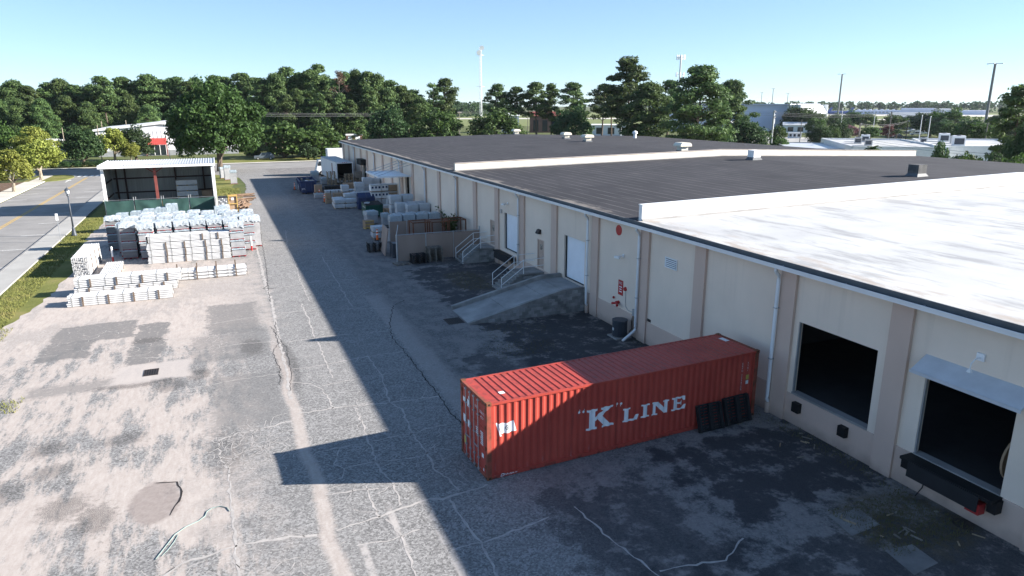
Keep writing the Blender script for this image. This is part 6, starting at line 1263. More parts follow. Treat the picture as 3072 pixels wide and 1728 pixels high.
for k, (x, y, w, h) in enumerate(((44.4, 189.9, 12.8, 12.6), (56.8, 186.5, 14.2, 11.8), (72, 181, 16.4, 11.7), (89, 168, 12.5, 12))): tree(f'oak{(1, 0, 0, 1)[k]}', x, y, w, h, f'round dark tree behind the far edge of the black roof, {ordn(k)} from the left', 'round trees behind the black roof')
tree('loose', 65.3, 220, 7, 19.3, 'thin sparse pine, left one of the two standing alone left of the lattice mast'); tree('pine0', 70.3, 224, 10.5, 20.7, 'tall umbrella pine, right one of the two standing alone left of the lattice mast')
for k, (x, y, h, w) in enumerate(((86.5, 218.5, 19, 9.4), (92.8, 216, 18.3, 8.4), (98.8, 213, 19.6, 11), (105.4, 215.6, 19.1, 8), (108.9, 208, 19.6, 11.5), (113.5, 196, 18.7, 10), (123.3, 206, 18.1, 9.6))): tree(f'pine{(0, 2, 0, 3, 1, 0, 2)[k]}', x, y, w, h, f'pine in the row right of the lattice mast, {ordn(k)} from the left', 'pines right of the lattice mast')
for k, (x, y, h, w, kd) in enumerate(((98.3, 156.7, 23.8, 13.5, 'pine3'), (99.9, 149.7, 17.6, 15.5, 'full1'), (100, 131.2, 20.3, 17.0, 'full0'), (122.3, 145.4, 18.3, 13.5, 'full1'), (129.8, 183.8, 19.8, 10.6, 'pine1'))): tree(kd, x, y, w, h, ('tallest flat-topped pine left of the cell mast', 'full dark pine right below the tallest pine', 'massive full pine covering the foot of the cell mast', 'pine at the right end of the big pines, before the lilac hangar', 'pine top showing between tallest pine and massive pine')[k])
tree('oak1', 118.3, 135.7, 11.8, 9.4, 'dark spreading tree at the foot of the big pines, left of the utility pole'); tree('oak1', 96.4, 115, 8, 5.6, 'dark bush behind the black roof below the massive pine')
GB = 'trees before the airfield'
for k, (kd, x, y, h, w) in enumerate((('oak1', 256.2, 259.9, 11, 12.4), ('oak0', 256.4, 251, 9.6, 11), ('oak1', 294, 271, 7.2, 8.4), ('oak1', 314, 278.7, 8.3, 11.4), ('oak0', 314.7, 270, 7.4, 9.5), ('oak0', 303, 245.6, 7.1, 10), ('oak1', 309, 237.7, 7.2, 8.5), ('oak1', 265, 196.6, 9, 11.5), ('oak0', 260.8, 185.4, 9.9, 12.5), ('oak0', 207.3, 139.7, 7.8, 9.6), ('oak0', 190, 112, 7.4, 8))): tree(kd, x, y, w * 1.3, h * 1.12, f'round tree beyond the white roofs in front of the airfield, {ordn(k)} from the left', GB)
tree('pine1', 106.5, 65.5, 7.5, 15.2, 'tall dark tree cut by the right edge of the picture'); tree('oak1', 100, 59.5, 6.5, 11.2, 'dark tree below the tall one at the right edge of the picture')
tree('palm', 110, 68.6, 4.4, 8.6, 'palm at the right edge beside the dark tree'); tree('palm', 114.9, 96.4, 4.6, 5.9, 'palm head just above the cream parapet end'); tree('palm', 211, 168.5, 5.2, 5.2, 'palm beside the utility pole in the distant lot')
tree('shrub1', 103.8, 74.9, 3.4, 7.0, 'dense dark green bush against the white wall'); tree('shrub0', 158.3, 166.8, 5.2, 6.5, 'bush beside the main utility pole'); tree('shrub0', 124.2, 130.3, 4.6, 5.1, 'bush growing over the grey roof right of the main utility pole'); tree('crape', 216.6, 193, 8.4, 5.3, 'pink flowering crape myrtle in the distant lot'); tree('oak0', 219, 186, 8, 5.0, 'green tree merging with the pink crape myrtle'); tree('redleaf', 232.6, 189.4, 6, 5.1, 'dark red leaved tree in the distant lot'); tree('shrub1', 202.5, 193.4, 5, 2.9, 'low round bush before the white house')
for k, (x, y, h) in enumerate(((84.9, 57.2, 6.9), (85.7, 54.8, 7.0), (85.3, 52.2, 7.0), (86, 49, 7.1), (88, 60, 6.3), (91, 63, 6.0))): tree(f'shrub{k % 2}', x, y, 4.2, h, f'overgrown hedge bush showing over the right roof edge, {ordn(k)} from the right', 'hedge bushes along the right roof edge')
GM = 'trees scattered in the distant lots'
for k, (x, y, w, h, kd) in enumerate(((170, 162, 8, 6.5, 'oak1'), (183, 170, 7, 5.8, 'oak0'), (195, 178, 9, 7, 'oak1'), (240, 232, 9, 7.2, 'oak0'), (262, 236, 8, 6.4, 'oak1'), (280, 224, 10, 7.8, 'oak0'), (246, 178, 9, 7.0, 'oak1'), (232, 165, 8, 6.6, 'oak0'), (222, 150, 10, 8.2, 'oak1'), (238, 150, 10, 8.4, 'oak0'), (205, 128, 8, 6.6, 'oak1'), (176, 104, 7, 6.0, 'oak0'), (292, 218, 9, 7.0, 'oak1'), (330, 250, 11, 7.6, 'oak1'), (345, 262, 11, 7.4, 'oak0'), (350, 225, 12, 8.0, 'oak1'))): tree(kd, x, y, w, h, f'leafy tree in the distant car lots, {ordn(k)} counted from the hangar side', GM)
def spindly():   # volunteer bush inside the enclosure
    rg = np.random.default_rng(130); tk = MB(); P = []
    for i in range(16):
        a = rg.uniform(0, 6.28); L = rg.uniform(1.8, 3.6); l = rg.uniform(.15, .55); pts = [np.array([math.cos(a) * l * L * s * s, math.sin(a) * l * L * s * s, L * s]) for s in (0, .35, .7, 1)]
        tk.tube([tuple(p) for p in pts], [.025, .02, .012, .006], 5)
        for s in rg.uniform(.25, 1, 75): P.append(np.array([math.cos(a) * l * L * s * s, math.sin(a) * l * L * s * s, L * s]) + rg.normal(0, .12, 3))
    t = thing('wild_bush', 'spindly green bush growing inside the tan enclosure by the wall', 'bush', (19.8, 61.4, 0)); o = ob('leaves', quads('leaves', np.array(P), .12, .45, 131), M['leaf_oak'], t); tk.build('stem', M['bark'], t)
spindly()
# forest on the left: the front row one by one, then the rows behind it
FR = [(-62.7, 257.5, 19.0), (-59, 258.3, 18.6), (-54.7, 259.3, 19.5), (-50.4, 260.2, 19), (-46.3, 260.9, 19.4), (-42.3, 261.6, 19.8), (-38.7, 262.2, 18.8), (-34.5, 262.8, 18.7), (-29.7, 256, 21.6), (-25.9, 263.7, 21.3), (-21.4, 264.1, 20.8), (-18.4, 264.4, 22.3), (-14.3, 264.6, 22.3), (-9.8, 264.8, 21.1), (-5.6, 264.9, 20.2), (-2.5, 265, 20.5), (2, 265, 22.4), (5.1, 265, 23.2), (10.2, 264.8, 22.7), (15.3, 262, 22.3)]
for k, (x, y, h) in enumerate(FR): tree(rt_.choice(('pine1', 'pine3', 'pine0', 'pine2', 'full1')), x, y + rt_.uniform(-3, 3), rt_.uniform(8.5, 13), h * rt_.uniform(.93, 1.04), f'tall dark pine along the left forest edge, {ordn(k)} from the left', 'front pines of the left forest')
GRW = [(14.9, 229.5, 20.1), (18.9, 229.2, 21.3), (21.9, 229, 23.8), (25.3, 228.6, 22.2), (28.8, 228.2, 23), (31.9, 227.8, 24.9), (35.1, 227.3, 22.8), (38.6, 226.7, 22.1), (42.3, 226.1, 22.9), (45.8, 225.4, 22.4), (48.6, 224.8, 21.5), (52.2, 224, 19.7), (55.1, 223.3, 18.5), (58.1, 222.6, 16.1), (60.5, 221.9, 17)]
for k, (x, y, h) in enumerate(GRW):
    if k == 6: tree('dead', 36.5, 221, 9.5, 22.6, 'dead pine with reddish brown bare crown in the forest'); continue
    tree(rt_.choice(('pine1', 'full1', 'pine3', 'pine0')) if k not in (5, 2) else 'pine2', x, y + rt_.uniform(-4, 4), 10.5 if h < 24 else 9, h, f'tall pine of the middle forest\'s skyline, {ordn(k)} from the left', 'front pines of the middle forest')
FG = 'pines filling the forest interior'
for k in range(34):
    x = -66 + 3.9 * k; y = 276 + rt_.uniform(-4, 8) if x < 14 else 243 + rt_.uniform(-5, 10); h = (18.6 if x < -30 else 21) + rt_.uniform(-1.5, 1)
    if x > 44: h -= (x - 44) * .35
    tree(f'full{k % 2}' if k % 3 else 'pine1', x, y, 10.5, max(h, 12), f'pine deep in the forest behind the front pines, {ordn(k)} from the left', FG)
for k in range(26):
    x = -72 + 5.1 * k; y = 247 + rt_.uniform(-3, 5) if x < 8 else 214 + rt_.uniform(-4, 4)
    if -28 < x < 6: y = 252
    h = rt_.uniform(7, 11.5) if x < -20 or x > 8 else rt_.uniform(10, 13)
    tree(('oak1', 'oak0', 'full0', 'oak1')[k % 4], x, y, rt_.uniform(7.5, 10), h, f'low leafy tree at the foot of the forest, {ordn(k)} from the left', 'understorey trees of the forest')
for k in range(9): tree('full1', -58 + 5.2 * k, 232 + rt_.uniform(-5, 5), 8.5, rt_.uniform(12.5, 16), f'mid-green pine standing forward of the left forest, {ordn(k)} from the left', 'forward pines of the left forest') if k != 6 else None
for k in range(14): tree('pine0' if k % 2 else 'pine2', 20 + 3.0 * k, 213 + rt_.uniform(-3, 5), rt_.uniform(6, 8.5), rt_.uniform(13, 18), f'slim bare-trunked pine before the middle forest, {ordn(k)} from the left', 'slim pines of the middle forest')
# far-off woods that read as one mass
def farwood(name, pts, n, h, depth, size, seed):
    rg = np.random.default_rng(seed); P = []
    for i in range(n):
        t = rg.uniform(0, 1) * (len(pts) - 1); k = int(t); f = t - k; p = np.array(pts[k]) * (1 - f) + np.array(pts[min(k + 1, len(pts) - 1)]) * f
        d = p / np.linalg.norm(p); q = p + d * rg.uniform(0, depth); hh = (h if not callable(h) else h(t / (len(pts) - 1))) * rg.uniform(.72, 1.06)
        m_ = 40; a = rg.normal(size=(m_, 3)); a /= np.linalg.norm(a, axis=1)[:, None]; r = hh * .26
        P.append(np.stack([q[0] + a[:, 0] * r, q[1] + a[:, 1] * r, hh * .72 + a[:, 2] * hh * .28], 1)); b = rg.uniform(0, 1, (12, 3)); P.append(np.stack([q[0] + (b[:, 0] - .5) * r * 2, q[1] + (b[:, 1] - .5) * r * 2, b[:, 2] * hh * .6], 1))
    o = ob(name, quads(name, np.concatenate(P), size, .7, seed + 1), M['leaf_dark']); o['kind'] = 'stuff'; return o
farwood('distant_treeline', [(640, 1130), (815, 1012), (980, 860), (1107, 681), (1180, 520)], 420, 16.0, 60, 1.9, 200)
farwood('distant_wood', [(140, 690), (182, 676), (210, 668), (270, 735), (330, 838), (420, 960)], 300, lambda t: 19.5 - 8 * t, 60, 1.3, 210)
# ------------------------------------------------------------------ background buildings
t = thing('red_awning_building', 'low white metal building with red awning behind the shed', 'building', (0, 0, 0))
BX0, BX1, BY0, BY1 = -27, 6, 204, 240
MB().bx(BX0, BX1, BY0, BY1, 0, 6.4).hexa([(BX0, BY0, 6.4), (BX1, BY0, 6.4), (BX1, BY1, 6.4), (BX0, BY1, 6.4), (BX0 + 14.5, BY0, 7.9), (BX0 + 15, BY0, 7.9), (BX0 + 15, BY1, 7.9), (BX0 + 14.5, BY1, 7.9)]).build('wall', M['white_metal'], t)
MB().hexa([(BX0 - .5, BY0 - .5, 6.3), (BX0 + 14.75, BY0 - .5, 7.95), (BX0 + 14.75, BY1, 7.95), (BX0 - .5, BY1, 6.3), (BX0 - .5, BY0 - .5, 6.75), (BX0 + 14.75, BY0 - .5, 8.3), (BX0 + 14.75, BY1, 8.3), (BX0 - .5, BY1, 6.75)]).hexa([(BX0 + 14.75, BY0 - .5, 7.95), (BX1 + .5, BY0 - .5, 6.3), (BX1 + .5, BY1, 6.3), (BX0 + 14.75, BY1, 7.95), (BX0 + 14.75, BY0 - .5, 8.3), (BX1 + .5, BY0 - .5, 6.75), (BX1 + .5, BY1, 6.75), (BX0 + 14.75, BY1, 8.3)]).build('roof', M['white_metal'], t)
ru = MB()
for k in range(34): x = BX0 + .5 + k * .95; ru.bx(x, x + .08, BY0 - .05, BY0 - .005, 3.2, 6.2)
ru.build('wall_rib', M['galv'], t); MB().bx(BX0, BX1, BY0 - .03, BY0 - .004, 0, 1.4).build('base_band', M['galv'], t)
MB().bx(-15.6, -11.4, BY0 - .05, BY0 - .006, 0.1, 2.7).build('glass_door', M['glass'], t)
for x in (-15.6, -14.3, -13.0, -11.55): MB().bx(x, x + .15, BY0 - .12, BY0 - .06, .1, 2.75).build('door_frame', M['white_paint'], t)
M['awning_red'] = mat('red_metal_awning', (.42, .06, .05), .5, .08)
a_ = MB()
for k in range(12): x = -16.2 + k * .42; a_.hexa([(x, 201.6, 2.85), (x + .34, 201.6, 2.85), (x + .34, BY0 - .1, 4.35), (x, BY0 - .1, 4.35), (x, 201.6, 2.95), (x + .34, 201.6, 2.95), (x + .34, BY0 - .1, 4.45), (x, BY0 - .1, 4.45)]).hexa([(x + .34, 201.6, 2.8), (x + .42, 201.6, 2.8), (x + .42, BY0 - .1, 4.3), (x + .34, BY0 - .1, 4.3), (x + .34, 201.6, 2.86), (x + .42, 201.6, 2.86), (x + .42, BY0 - .1, 4.36), (x + .34, BY0 - .1, 4.36)])
a_.build('awning', M['awning_red'], t)
for x in (-16.1, -11.3): MB().bx(x, x + .25, 201.7, 201.95, 0, 2.85).build('awning_post', M['oxide'], t)
t = thing('small_white_building', 'small white roofed building between the left trees', 'building', (-50, 224, 0)); MB().bx(0, 12, 0, 10, 0, 3.4).build('wall', M['white_paint'], t); MB().hexa([(-.5, -.5, 3.4), (12.5, -.5, 3.4), (12.5, 10.5, 3.4), (-.5, 10.5, 3.4), (5.5, -.5, 4.4), (6.5, -.5, 4.4), (6.5, 10.5, 4.4), (5.5, 10.5, 4.4)]).build('roof', M['white_metal'], t)
t = thing('brick_kiosk', 'small brick and white building seen above the roof corner', 'building', (35.5, 207, 0)); MB().bx(0, 4.5, 0, 4, 0, 4.1).build('wall', M['brick'], t); MB().bx(-.2, 4.7, -.2, 4.2, 4.1, 4.5).build('upper_band', M['white_paint'], t); MB().bx(.5, 1.6, -.05, -.004, 2.2, 3.8).build('window', M['white_paint'], t); MB().bx(2.6, 3.9, -.05, -.004, 2.2, 3.8).build('window', M['white_paint'], t)
def slab(poly, h, mt): return MB().prism(poly, 0, h), mt
t = thing('lilac_hangar', 'large lilac grey windowless hangar behind the utility pole', 'hangar', (0, 0, 0))
A, Bp, Cp, Dp = (196, 291.5), (256.7, 266.5), (366, 353), (305, 378)
MB().prism([A, Bp, Cp, Dp], 0, 12.3).build('wall', M['lilac'], t); MB().prism([(A[0] - 1, A[1] - 1), (Bp[0], Bp[1] - 1.5), (Cp[0] + 2, Cp[1]), (Dp[0], Dp[1] + 1)], 12.302, 12.7).build('roof', M['lilac'], t)
d = Vector((Cp[0] - Bp[0], Cp[1] - Bp[1], 0)).normalized(); nn_ = Vector((d.y, -d.x, 0))
P_ = lambda s, o, z: tuple(Vector((Bp[0], Bp[1], z)) + d * s + nn_ * o)
MB().hexa([P_(.5, .05, 7), P_(138, .05, 7), P_(138, 6, 7), P_(.5, 6, 7), P_(.5, .05, 12.2), P_(138, .05, 12.2), P_(138, 3.0, 11.6), P_(.5, 3.0, 11.6)]).build('lean_to_roof', M['white_metal'], t)
for s in (0, 138.5): MB().hexa([P_(s, .05, 0), P_(s + .8, .05, 0), P_(s + .8, 6.2, 0), P_(s, 6.2, 0), P_(s, .05, 12.25), P_(s + .8, .05, 12.25), P_(s + .8, 6.2, 12.25), P_(s, 6.2, 12.25)]).build('end_fin', M['white_paint'], t)
MB().bx(214, 232, 268, 269, 4.2, 4.9).bx(215, 215.5, 268.2, 268.7, 0, 4.2).bx(230, 230.5, 268.2, 268.7, 0, 4.2).build('white_canopy', M['white_paint'], t)
def boxbld(name, label, poly, h, wall, roofm, par=.35, win=None):
    t = thing(name, label, 'building', (0, 0, 0)); MB().prism(poly, 0, h).build('wall', wall, t)
    MB().prism([(x, y) for x, y in poly], h + .003, h + .03).build('roof', roofm, t)
    n = len(poly)
    for i in range(n):
        a, b = Vector(poly[i]), Vector(poly[(i + 1) % n]); dd = (b - a).normalized(); q = Vector((-dd.y, dd.x)) * .25
        MB().hexa([(*a, h + .03), (*b, h + .03), (*(b + q), h + .03), (*(a + q), h + .03), (*a, h + par), (*b, h + par), (*(b + q), h + par), (*(a + q), h + par)]).build('parapet', wall, t)
    return t
boxbld('white_roof_building', 'long low building with bright white flat roof and rooftop units', [(117, 103), (131, 92.5), (152, 120), (138, 131)], 4.2, M['white_paint'], M['roof_white']); boxbld('white_wall_building', 'low white walled building right of the dense dark bush', [(133.5, 97.5), (146.5, 87), (172, 110), (157, 121)], 4.2, M['white_paint'], M['roof_white'])
t = boxbld('grey_roof_building', 'low grey building with two dark openings behind the cream parapet', [(113, 116), (122.5, 106.5), (138, 126), (128, 136)], 3.4, M['galv'], M['shed_roof'], .2)
for s in (.25, .62): a = Vector((113, 116)) * (1 - s) + Vector((122.5, 106.5)) * s; e = Vector((9.5, -9.5)).normalized(); q = Vector((-e.y, e.x)) * -.05; MB().hexa([(*(a + q), 2.2), (*(a + q + e * 2), 2.2), (*(a + e * 2 - q * .05), 2.2), (*(a - q * .05), 2.2), (*(a + q), 2.8), (*(a + q + e * 2), 2.8), (*(a + e * 2 - q * .05), 2.8), (*(a - q * .05), 2.8)]).build('opening', M['black'], t)
for k, (x, y, s) in enumerate(((131, 113, 1), (138, 117, 1.2), (126, 106, 1.0), (143, 98, 1.5), (150, 104, 1.2), (155, 110, 1.4), (145, 108, .9))):
    t = thing('rooftop_unit', f'white air handling unit on the distant white roofs, {ordn(k)} one', 'rooftop unit', (x, y, 4.24), .7, 'rooftop units on the white roofs'); MB().bx(0, 1.8 * s, 0, 1.5 * s, 0, 1.3 * s).build('casing', M['white_metal'] if k % 2 else M['galv'], t); MB().bx(-.012, -.002, .2, 1.3 * s, .25, 1.0 * s).build('grille', M['acgrey'], t); MB().tube([(.9 * s, .75 * s, 1.3 * s), (.9 * s, .75 * s, 1.42 * s)], [.45, .45], 10).build('fan', M['acgrey'], t)
def house(name, label, loc, rz, W, D, h, hr, wall, roofm):
    t = thing(name, label, 'building', loc, rz); MB().bx(0, W, 0, D, 0, h).build('wall', wall, t); MB().hexa([(-.5, -.5, h), (W + .5, -.5, h), (W + .5, D + .5, h), (-.5, D + .5, h), (-.5, D / 2 - .1, h + hr), (W + .5, D / 2 - .1, h + hr), (W + .5, D / 2 + .1, h + hr), (-.5, D / 2 + .1, h + hr)]).build('roof', roofm, t)
    for k in range(3): MB().bx(W * (.12 + .3 * k), W * (.12 + .3 * k) + W * .17, -.06, -.004, .6, h * .75).build('window', M['glass'], t)
    return t
house('white_house', 'small white house with grey roof and dark windows by the lot', (240, 250, 0), -.72, 14, 9, 3.4, 1.3, M['white_paint'], M['shed_roof']); house('blue_white_shed', 'long blue-white flat building under the tall pines', (147, 262, 0), -.55, 16, 10, 4.3, .3, M['white_metal'], M['white_metal']); house('brick_hall', 'red brick building seen between the pine trunks', (136, 301, 0), -.45, 14, 12, 7.5, 2.0, M['brick'], M['oxide']); house('white_hall', 'white building seen at the left of the pine trunks', (124, 306, 0), -.4, 8, 10, 7.6, 1.2, M['white_paint'], M['white_metal'])
t = house('white_van_box', 'white utility van parked by the poles beyond the roof', (203, 209, 0), -.75, 4.8, 2.0, 2.1, .05, M['car_white'], M['car_white']); t['category'] = 'van'
# airport
def sect(name, p0, p1, d0, d1, z, mt):
    pts = []
    for p in np.linspace(p0, p1, 12): pts.append((math.sin(p) * d0, math.cos(p) * d0))
    for p in np.linspace(p1, p0, 12): pts.append((math.sin(p) * d1, math.cos(p) * d1))
    sheet(name, pts, z, mt)
sect('airfield', .20, 1.18, 430, 1150, .02, M['airfield']); sect('runway', .20, 1.18, 640, 690, .05, M['walkfar']); sect('apron', .75, 1.1, 860, 1000, .06, M['walkfar']); sect('lot', .70, .98, 250, 300, .02, M['walk'])
t = thing('airport_terminal', 'long pale blue airport terminal far across the airfield', 'terminal', (0, 0, 0)); e = Vector((834 - 742, 552 - 668, 0)).normalized(); q = Vector((e.y, -e.x, 0)) * -1
rg_ = random.Random(2)
def tb(s0, s1, o0, o1, z0, z1): O = Vector((742, 668, 0)); return [tuple(O + e * s + q * o + Vector((0, 0, z))) for z in (z0, z1) for s, o in ((s0, o0), (s1, o0), (s1, o1), (s0, o1))]
MB().hexa(tb(0, 150, 0, 30, 0, 5.0)).build('main_block', M['lilac'], t); MB().hexa(tb(-40, 0, 0, 20, 0, 4)).build('left_wing', M['trailer_roof'], t); MB().hexa(tb(60, 95, -1, 20, 5.002, 7.5)).build('upper_block', M['lilac'], t); MB().hexa(tb(95, 112, -1, 20, 5.002, 7.0)).build('white_block', M['white_paint'], t)
for k in range(14): MB().hexa(tb(4 + k * 4, 6.4 + k * 4, -.4, -.02, 1.8, 3.4)).build('window', M['trailer_roof'], t)
for k in range(8): MB().hexa(tb(5 + k * 6.5, 8 + k * 6.5, 4, 8, 5.003, 6.2)).build('rooftop_unit', M['white_metal'], t)
for k, (s, l) in enumerate(((-46, 'blue airliner tail farthest left on the airport apron'), (-22, 'blue airliner parked next to the terminal left wing'))):
    O = Vector((742, 668, 0)) + e * s - q * 25; t = thing('airliner', l, 'aeroplane', O, math.atan2(e.y, e.x), 'parked blue airliners'); MB().tube([(0, 0, 2.6), (3, 0, 2.4), (22, 0, 2.4), (30, 0, 3.2)], [.3, 1.7, 1.7, .4], 12).build('fuselage', M['farblue'], t); MB().hexa([(25, -.15, 3.6), (29.5, -.15, 3.6), (29.5, .15, 3.6), (25, .15, 3.6), (29, -.1, 8.4), (31.5, -.1, 8.4), (31.5, .1, 8.4), (29, .1, 8.4)]).build('tail_fin', M['farblue'], t)
    MB().hexa([(11, -13, 2.0), (14, -13, 2.0), (17, 13, 2.0), (11, 13, 2.0), (11, -13, 2.2), (14, -13, 2.2), (17, 13, 2.2), (11, 13, 2.2)]).build('wing', M['white_metal'], t)
    for x in (4, 15): MB().bx(x, x + .8, -.3, .3, 0, .9).build('wheel', M['tyre'], t)
house('small_hangar', 'small white building on the far side of the airfield', (560, 560, 0), -.75, 22, 14, 6, .5, M['white_paint'], M['white_metal']); house('grey_hangar', 'low grey hangar left of the tall monopole across the airfield', (520, 690, 0), -.65, 42, 18, 6, .6, M['lilac'], M['shed_roof'])
house('curved_blue_shed', 'blue-grey shed between the distant trees', (330, 268, 0), -.8, 26, 14, 6, 2.4, M['trailer_roof'], M['trailer_roof']); house('white_depot', 'long white depot roof at the right behind the distant trees', (262, 158, 0), -1.0, 34, 16, 4.2, .5, M['white_metal'], M['white_metal'])
# ------------------------------------------------------------------ masts, poles, wires
t = thing('lattice_mast', 'tall white lattice mast with two dish antennas at the top', 'mast', (172, 462, 0))
H = 50; legs = [(math.cos(a) * .9, math.sin(a) * .9) for a in (.3, 2.4, 4.5)]
for x, y in legs: MB().cyl((x, y, 0), (x * .8, y * .8, H), .13, n=6).build('leg', M['white_metal'], t)
br = MB()
for k in range(24):
    z0, z1 = k * H / 24, (k + 1) * H / 24
    for i in range(3):
        a, b = legs[i], legs[(i + 1) % 3]; br.bar((a[0] * .9, a[1] * .9, z0), (b[0] * .9, b[1] * .9, z1), .10); br.bar((a[0] * .9, a[1] * .9, z1), (b[0] * .9, b[1] * .9, z1), .08)
q_ = br.build('brace', M['white_metal'], t); q_['kind'] = 'stuff'
for z in (24.5, 45):
    s_ = MB()
    for i in range(3): a = .3 + 2.1 * i; s_.bar((0, 0, z), (math.cos(a) * 3.2, math.sin(a) * 3.2, z), .18); s_.bar((math.cos(a) * 3.2, math.sin(a) * 3.2, z), (math.cos(a + 2.1) * 3.2, math.sin(a + 2.1) * 3.2, z), .12)
    s_.build('star_mount', M['white_metal'], t)
for dx, z in ((-1.6, 46.5), (.6, 49.5)): MB().tube([(dx, -1.2, z), (dx - .3, -2.4, z - .1)], [1.5, 1.5], 14).build('dish', M['white_paint'], t)
t = thing('cell_mast', 'cell phone monopole with antenna rings above the massive pine', 'mast', (211.4, 291.4, 0)); MB().cyl((0, 0, 0), (0, 0, 35.5), .5, .35, 10).build('pole', M['galv'], t)
for z, n in ((34.5, 9), (26.5, 6)):
    for i in range(n): a = 6.283 * i / n; MB().bx(math.cos(a) * 1.9 - .18, math.cos(a) * 1.9 + .18, math.sin(a) * 1.9 - .18, math.sin(a) * 1.9 + .18, z - 1.1, z + 1.1).build('antenna', M['white_metal'], t)
    fr_ = MB()
    for i in range(6): a = 6.283 * i / 6; fr_.bar((0, 0, z), (math.cos(a) * 1.8, math.sin(a) * 1.8, z), .14); fr_.bar((math.cos(a) * 1.8, math.sin(a) * 1.8, z), (math.cos(a + 1.047) * 1.8, math.sin(a + 1.047) * 1.8, z), .12)
    fr_.build('frame', M['galv'], t)
M['polegrey'] = mat('pole_grey', (.17, .175, .18), .7)
for x, y, h, r, lb in ((394, 362, 32, .62, 'tall grey monopole with small crown right of the hangar'), (301, 199, 28.6, .62, 'tallest leaning-looking grey monopole near the right edge'), (420.6, 453.5, 24.7, .3, 'thin tall pole standing behind the lilac hangar'), (385, 400, 20, .22, 'short thin floodlight pole right of the thin pole behind the hangar'), (361, 400, 20.5, .2, 'short thin floodlight pole left of the hangar pole')):
    t = thing('light_mast', lb, 'mast', (x, y, 0), 0, 'tall masts along the airfield'); MB().cyl((0, 0, 0), (0, 0, h), r, r * .8, 10).build('pole', M['polegrey'], t); c_ = MB()
    for i in range(4): a = .4 + 1.571 * i; c_.bar((0, 0, h), (math.cos(a) * r * 4.2, math.sin(a) * r * 4.2, h + .1), .22)
    c_.build('crown_arm', M['polegrey'], t)
    for i in range(4): a = .4 + 1.571 * i; MB().ob((math.cos(a) * r * 4.2, math.sin(a) * r * 4.2, h), (.6, .6, .3)).build('lamp', M['galv'], t)
def upole(x, y, h, lb, cross=1, r=.17, trans=False, mt=None, rz=.7):
    t = thing('utility_pole', lb, 'utility pole', (x, y, 0), rz, 'utility poles'); MB().cyl((0, 0, 0), (0, 0, h), r, r * .75, 8).build('pole', mt or M['wood_grey'], t)
    for k in range(cross):
        z = h - .5 - 1.4 * k; a_ = MB().bx(-1.5, 1.5, -r - .14, -r + .0, z, z + .14).build('cross_arm', M['wood_grey'], t)
        for s in (-1.4, -.5, .5, 1.4): MB().cyl((s, -r - .07, z + .14), (s, -r - .07, z + .42), .06, n=6).build('insulator', M['galv'], a_)
    if trans: MB().cyl((.55, 0, h - 3.4), (.55, 0, h - 2.2), .34, n=10).build('transformer', M['galv'], t)
upole(134.5, 144, 11.1, 'utility pole with cross arm and transformer, tallest one behind the black roof', 2, .22, True, mt=M['galv']); upole(138, 120, 8.4, 'twin timber utility pole behind the cream parapet', 1, .2); upole(182, 148, 10.5, 'utility pole right of the palm in the distant lot', 2); upole(181, 141.5, 8.2, 'dark utility pole near the rooftop units', 1, .15, mt=M['wood_dark']); upole(184, 121, 8.7, 'utility pole before the trees near the right edge', 1); upole(135.6, 152, 6.8, 'short pole left of the tallest utility pole', 0, .12); upole(174.7, 174.5, 7.8, 'slim pole before the spreading trees right of the hangar', 0, .12); upole(146.8, 238.4, 14.4, 'white utility pole among the big pines', 1, .2, mt=M['white_metal']); upole(106.4, 237, 11.3, 'brown pole before the pine row', 0, .16); upole(78, 231, 10.4, 'timber pole left of the lattice mast', 1, .16)
def lamppost(x, y, h, lb, rz=.6):
    t = thing('lamp_post', lb, 'lamp post', (x, y, 0), rz, 'lamp posts in the distant lot'); MB().cyl((0, 0, 0), (0, 0, h), .14, .10, 8).build('pole', M['white_metal'], t); MB().bx(-.1, 1.3, -.12, .12, h, h + .16).build('lamp_head', M['white_metal'], t)
for k, (x, y, h) in enumerate(((205, 155.6, 9.1), (184.6, 137.5, 9.1), (249, 210, 7.8), (242, 220, 8.0), (232, 248, 8.0), (330, 300, 10))): lamppost(x, y, h, f'pale lamp post in the distant parking lot, {["nearest the dark pole", "right of the dark pole", "beside the round trees", "beside the pink tree", "by the white house", "farthest, before the airfield"][k]}')
for k, (x, y, h) in enumerate(((-33.5, 178, 7.6), (-31.0, 186, 7.8), (-24.6, 190, 8.2), (-22, 225, 8.6), (-28, 225, 8.4))): upole(x, y, h, f'pale timber pole among the left street trees, {ordn(k)} from the left', 0, .12, mt=M['bark_pale'])
M['wire'] = mat('wire', (.16, .16, .17), .6)
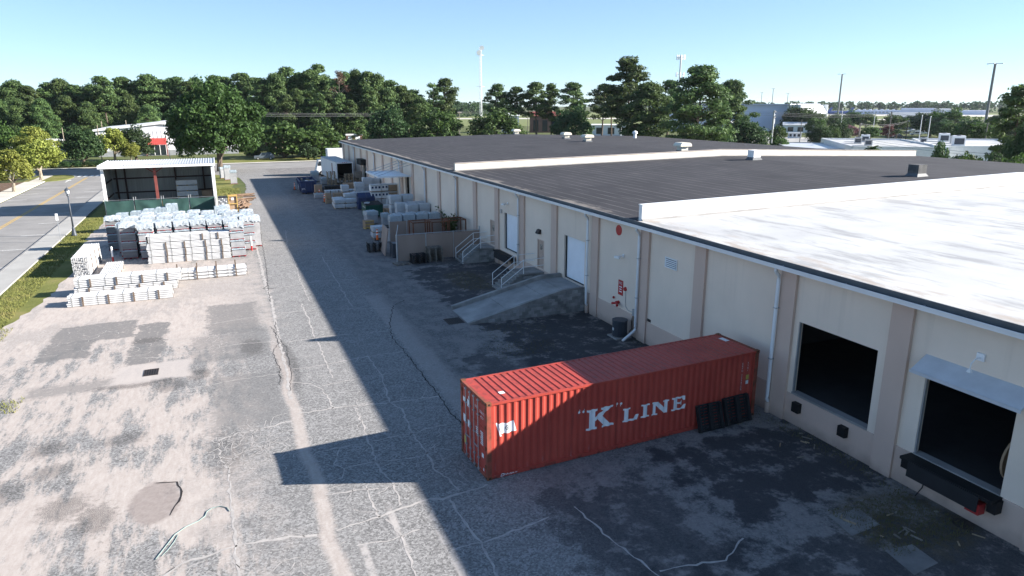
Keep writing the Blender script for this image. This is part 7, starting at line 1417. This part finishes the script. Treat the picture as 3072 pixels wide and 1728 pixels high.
def wires(a, b, n, sag, lb, sp=.7, r=.024):
    t = thing('power_line', lb, 'power line', (0, 0, 0), 0, 'overhead power lines'); a = Vector(a); b = Vector(b)
    for k in range(n):
        pts = []
        for i in range(13): s = i / 12; p = a.lerp(b, s); p.z -= 4 * sag * s * (1 - s) + sp * k * .55; p.y += .3 * k; pts.append(p)
        MB().tube(pts, [r] * 13, 4).build('wire', M['wire'], t)
wires((-5, 176, 11.2), (78, 231, 10.4), 3, .5, 'three wires running from the big oak across the forest edge'); wires((78, 231, 10.4), (146.8, 238.4, 13.6), 3, .8, 'three wires running behind the pine row'); wires((146.8, 238.4, 13.6), (134.5, 144, 10.6), 3, .9, 'three wires from the white pole to the tallest utility pole'); wires((134.5, 144, 10.6), (182, 148, 10.2), 3, .6, 'three wires from the tallest utility pole to the palm pole'); wires((182, 148, 10.2), (184, 121, 8.5), 3, .5, 'three wires over the distant lot'); wires((138, 120, 8.2), (181, 141.5, 8), 2, .6, 'two low wires over the white roofs'); wires((184, 121, 8.5), (160, 60, 9.0), 3, .6, 'three wires leaving at the right edge'); wires((100, 62, 5.8), (120, 105, 6.0), 2, .3, 'two low wires in front of the white walls')
# cable reel standing in the second dock
t = thing('cable_reel', 'round wooden cable reel standing inside the right dock opening', 'cable reel', (21.3, 11.2, 1.28), 0)
for y in (-.05, .55):
    MB().cyl((.65 + .0, y, .75), (.65, y + .07, .75), .75, n=22).build('flange', M['ply'], t)
MB().cyl((.65, .02, .75), (.65, .55, .75), .32, n=14).build('drum', M['wood'], t)
# ------------------------------------------------------------------ haze: one closed box of thin air round the camera and the whole scene
hz = MB().bx(-4700, 4700, -4700, 4700, -1.0, 52.5).build('haze', bpy.data.materials.new('haze_air')); hz['kind'] = 'stuff'
hm = hz.data.materials[0]; hm.use_nodes = True; hm.node_tree.nodes.clear()
ho = hm.node_tree.nodes.new('ShaderNodeOutputMaterial'); hv = hm.node_tree.nodes.new('ShaderNodeVolumePrincipled')
hv.inputs['Color'].default_value = (.80, .90, 1, 1); hv.inputs['Density'].default_value = .000045; hv.inputs['Anisotropy'].default_value = .2
hm.node_tree.links.new(hv.outputs[0], ho.inputs['Volume'])
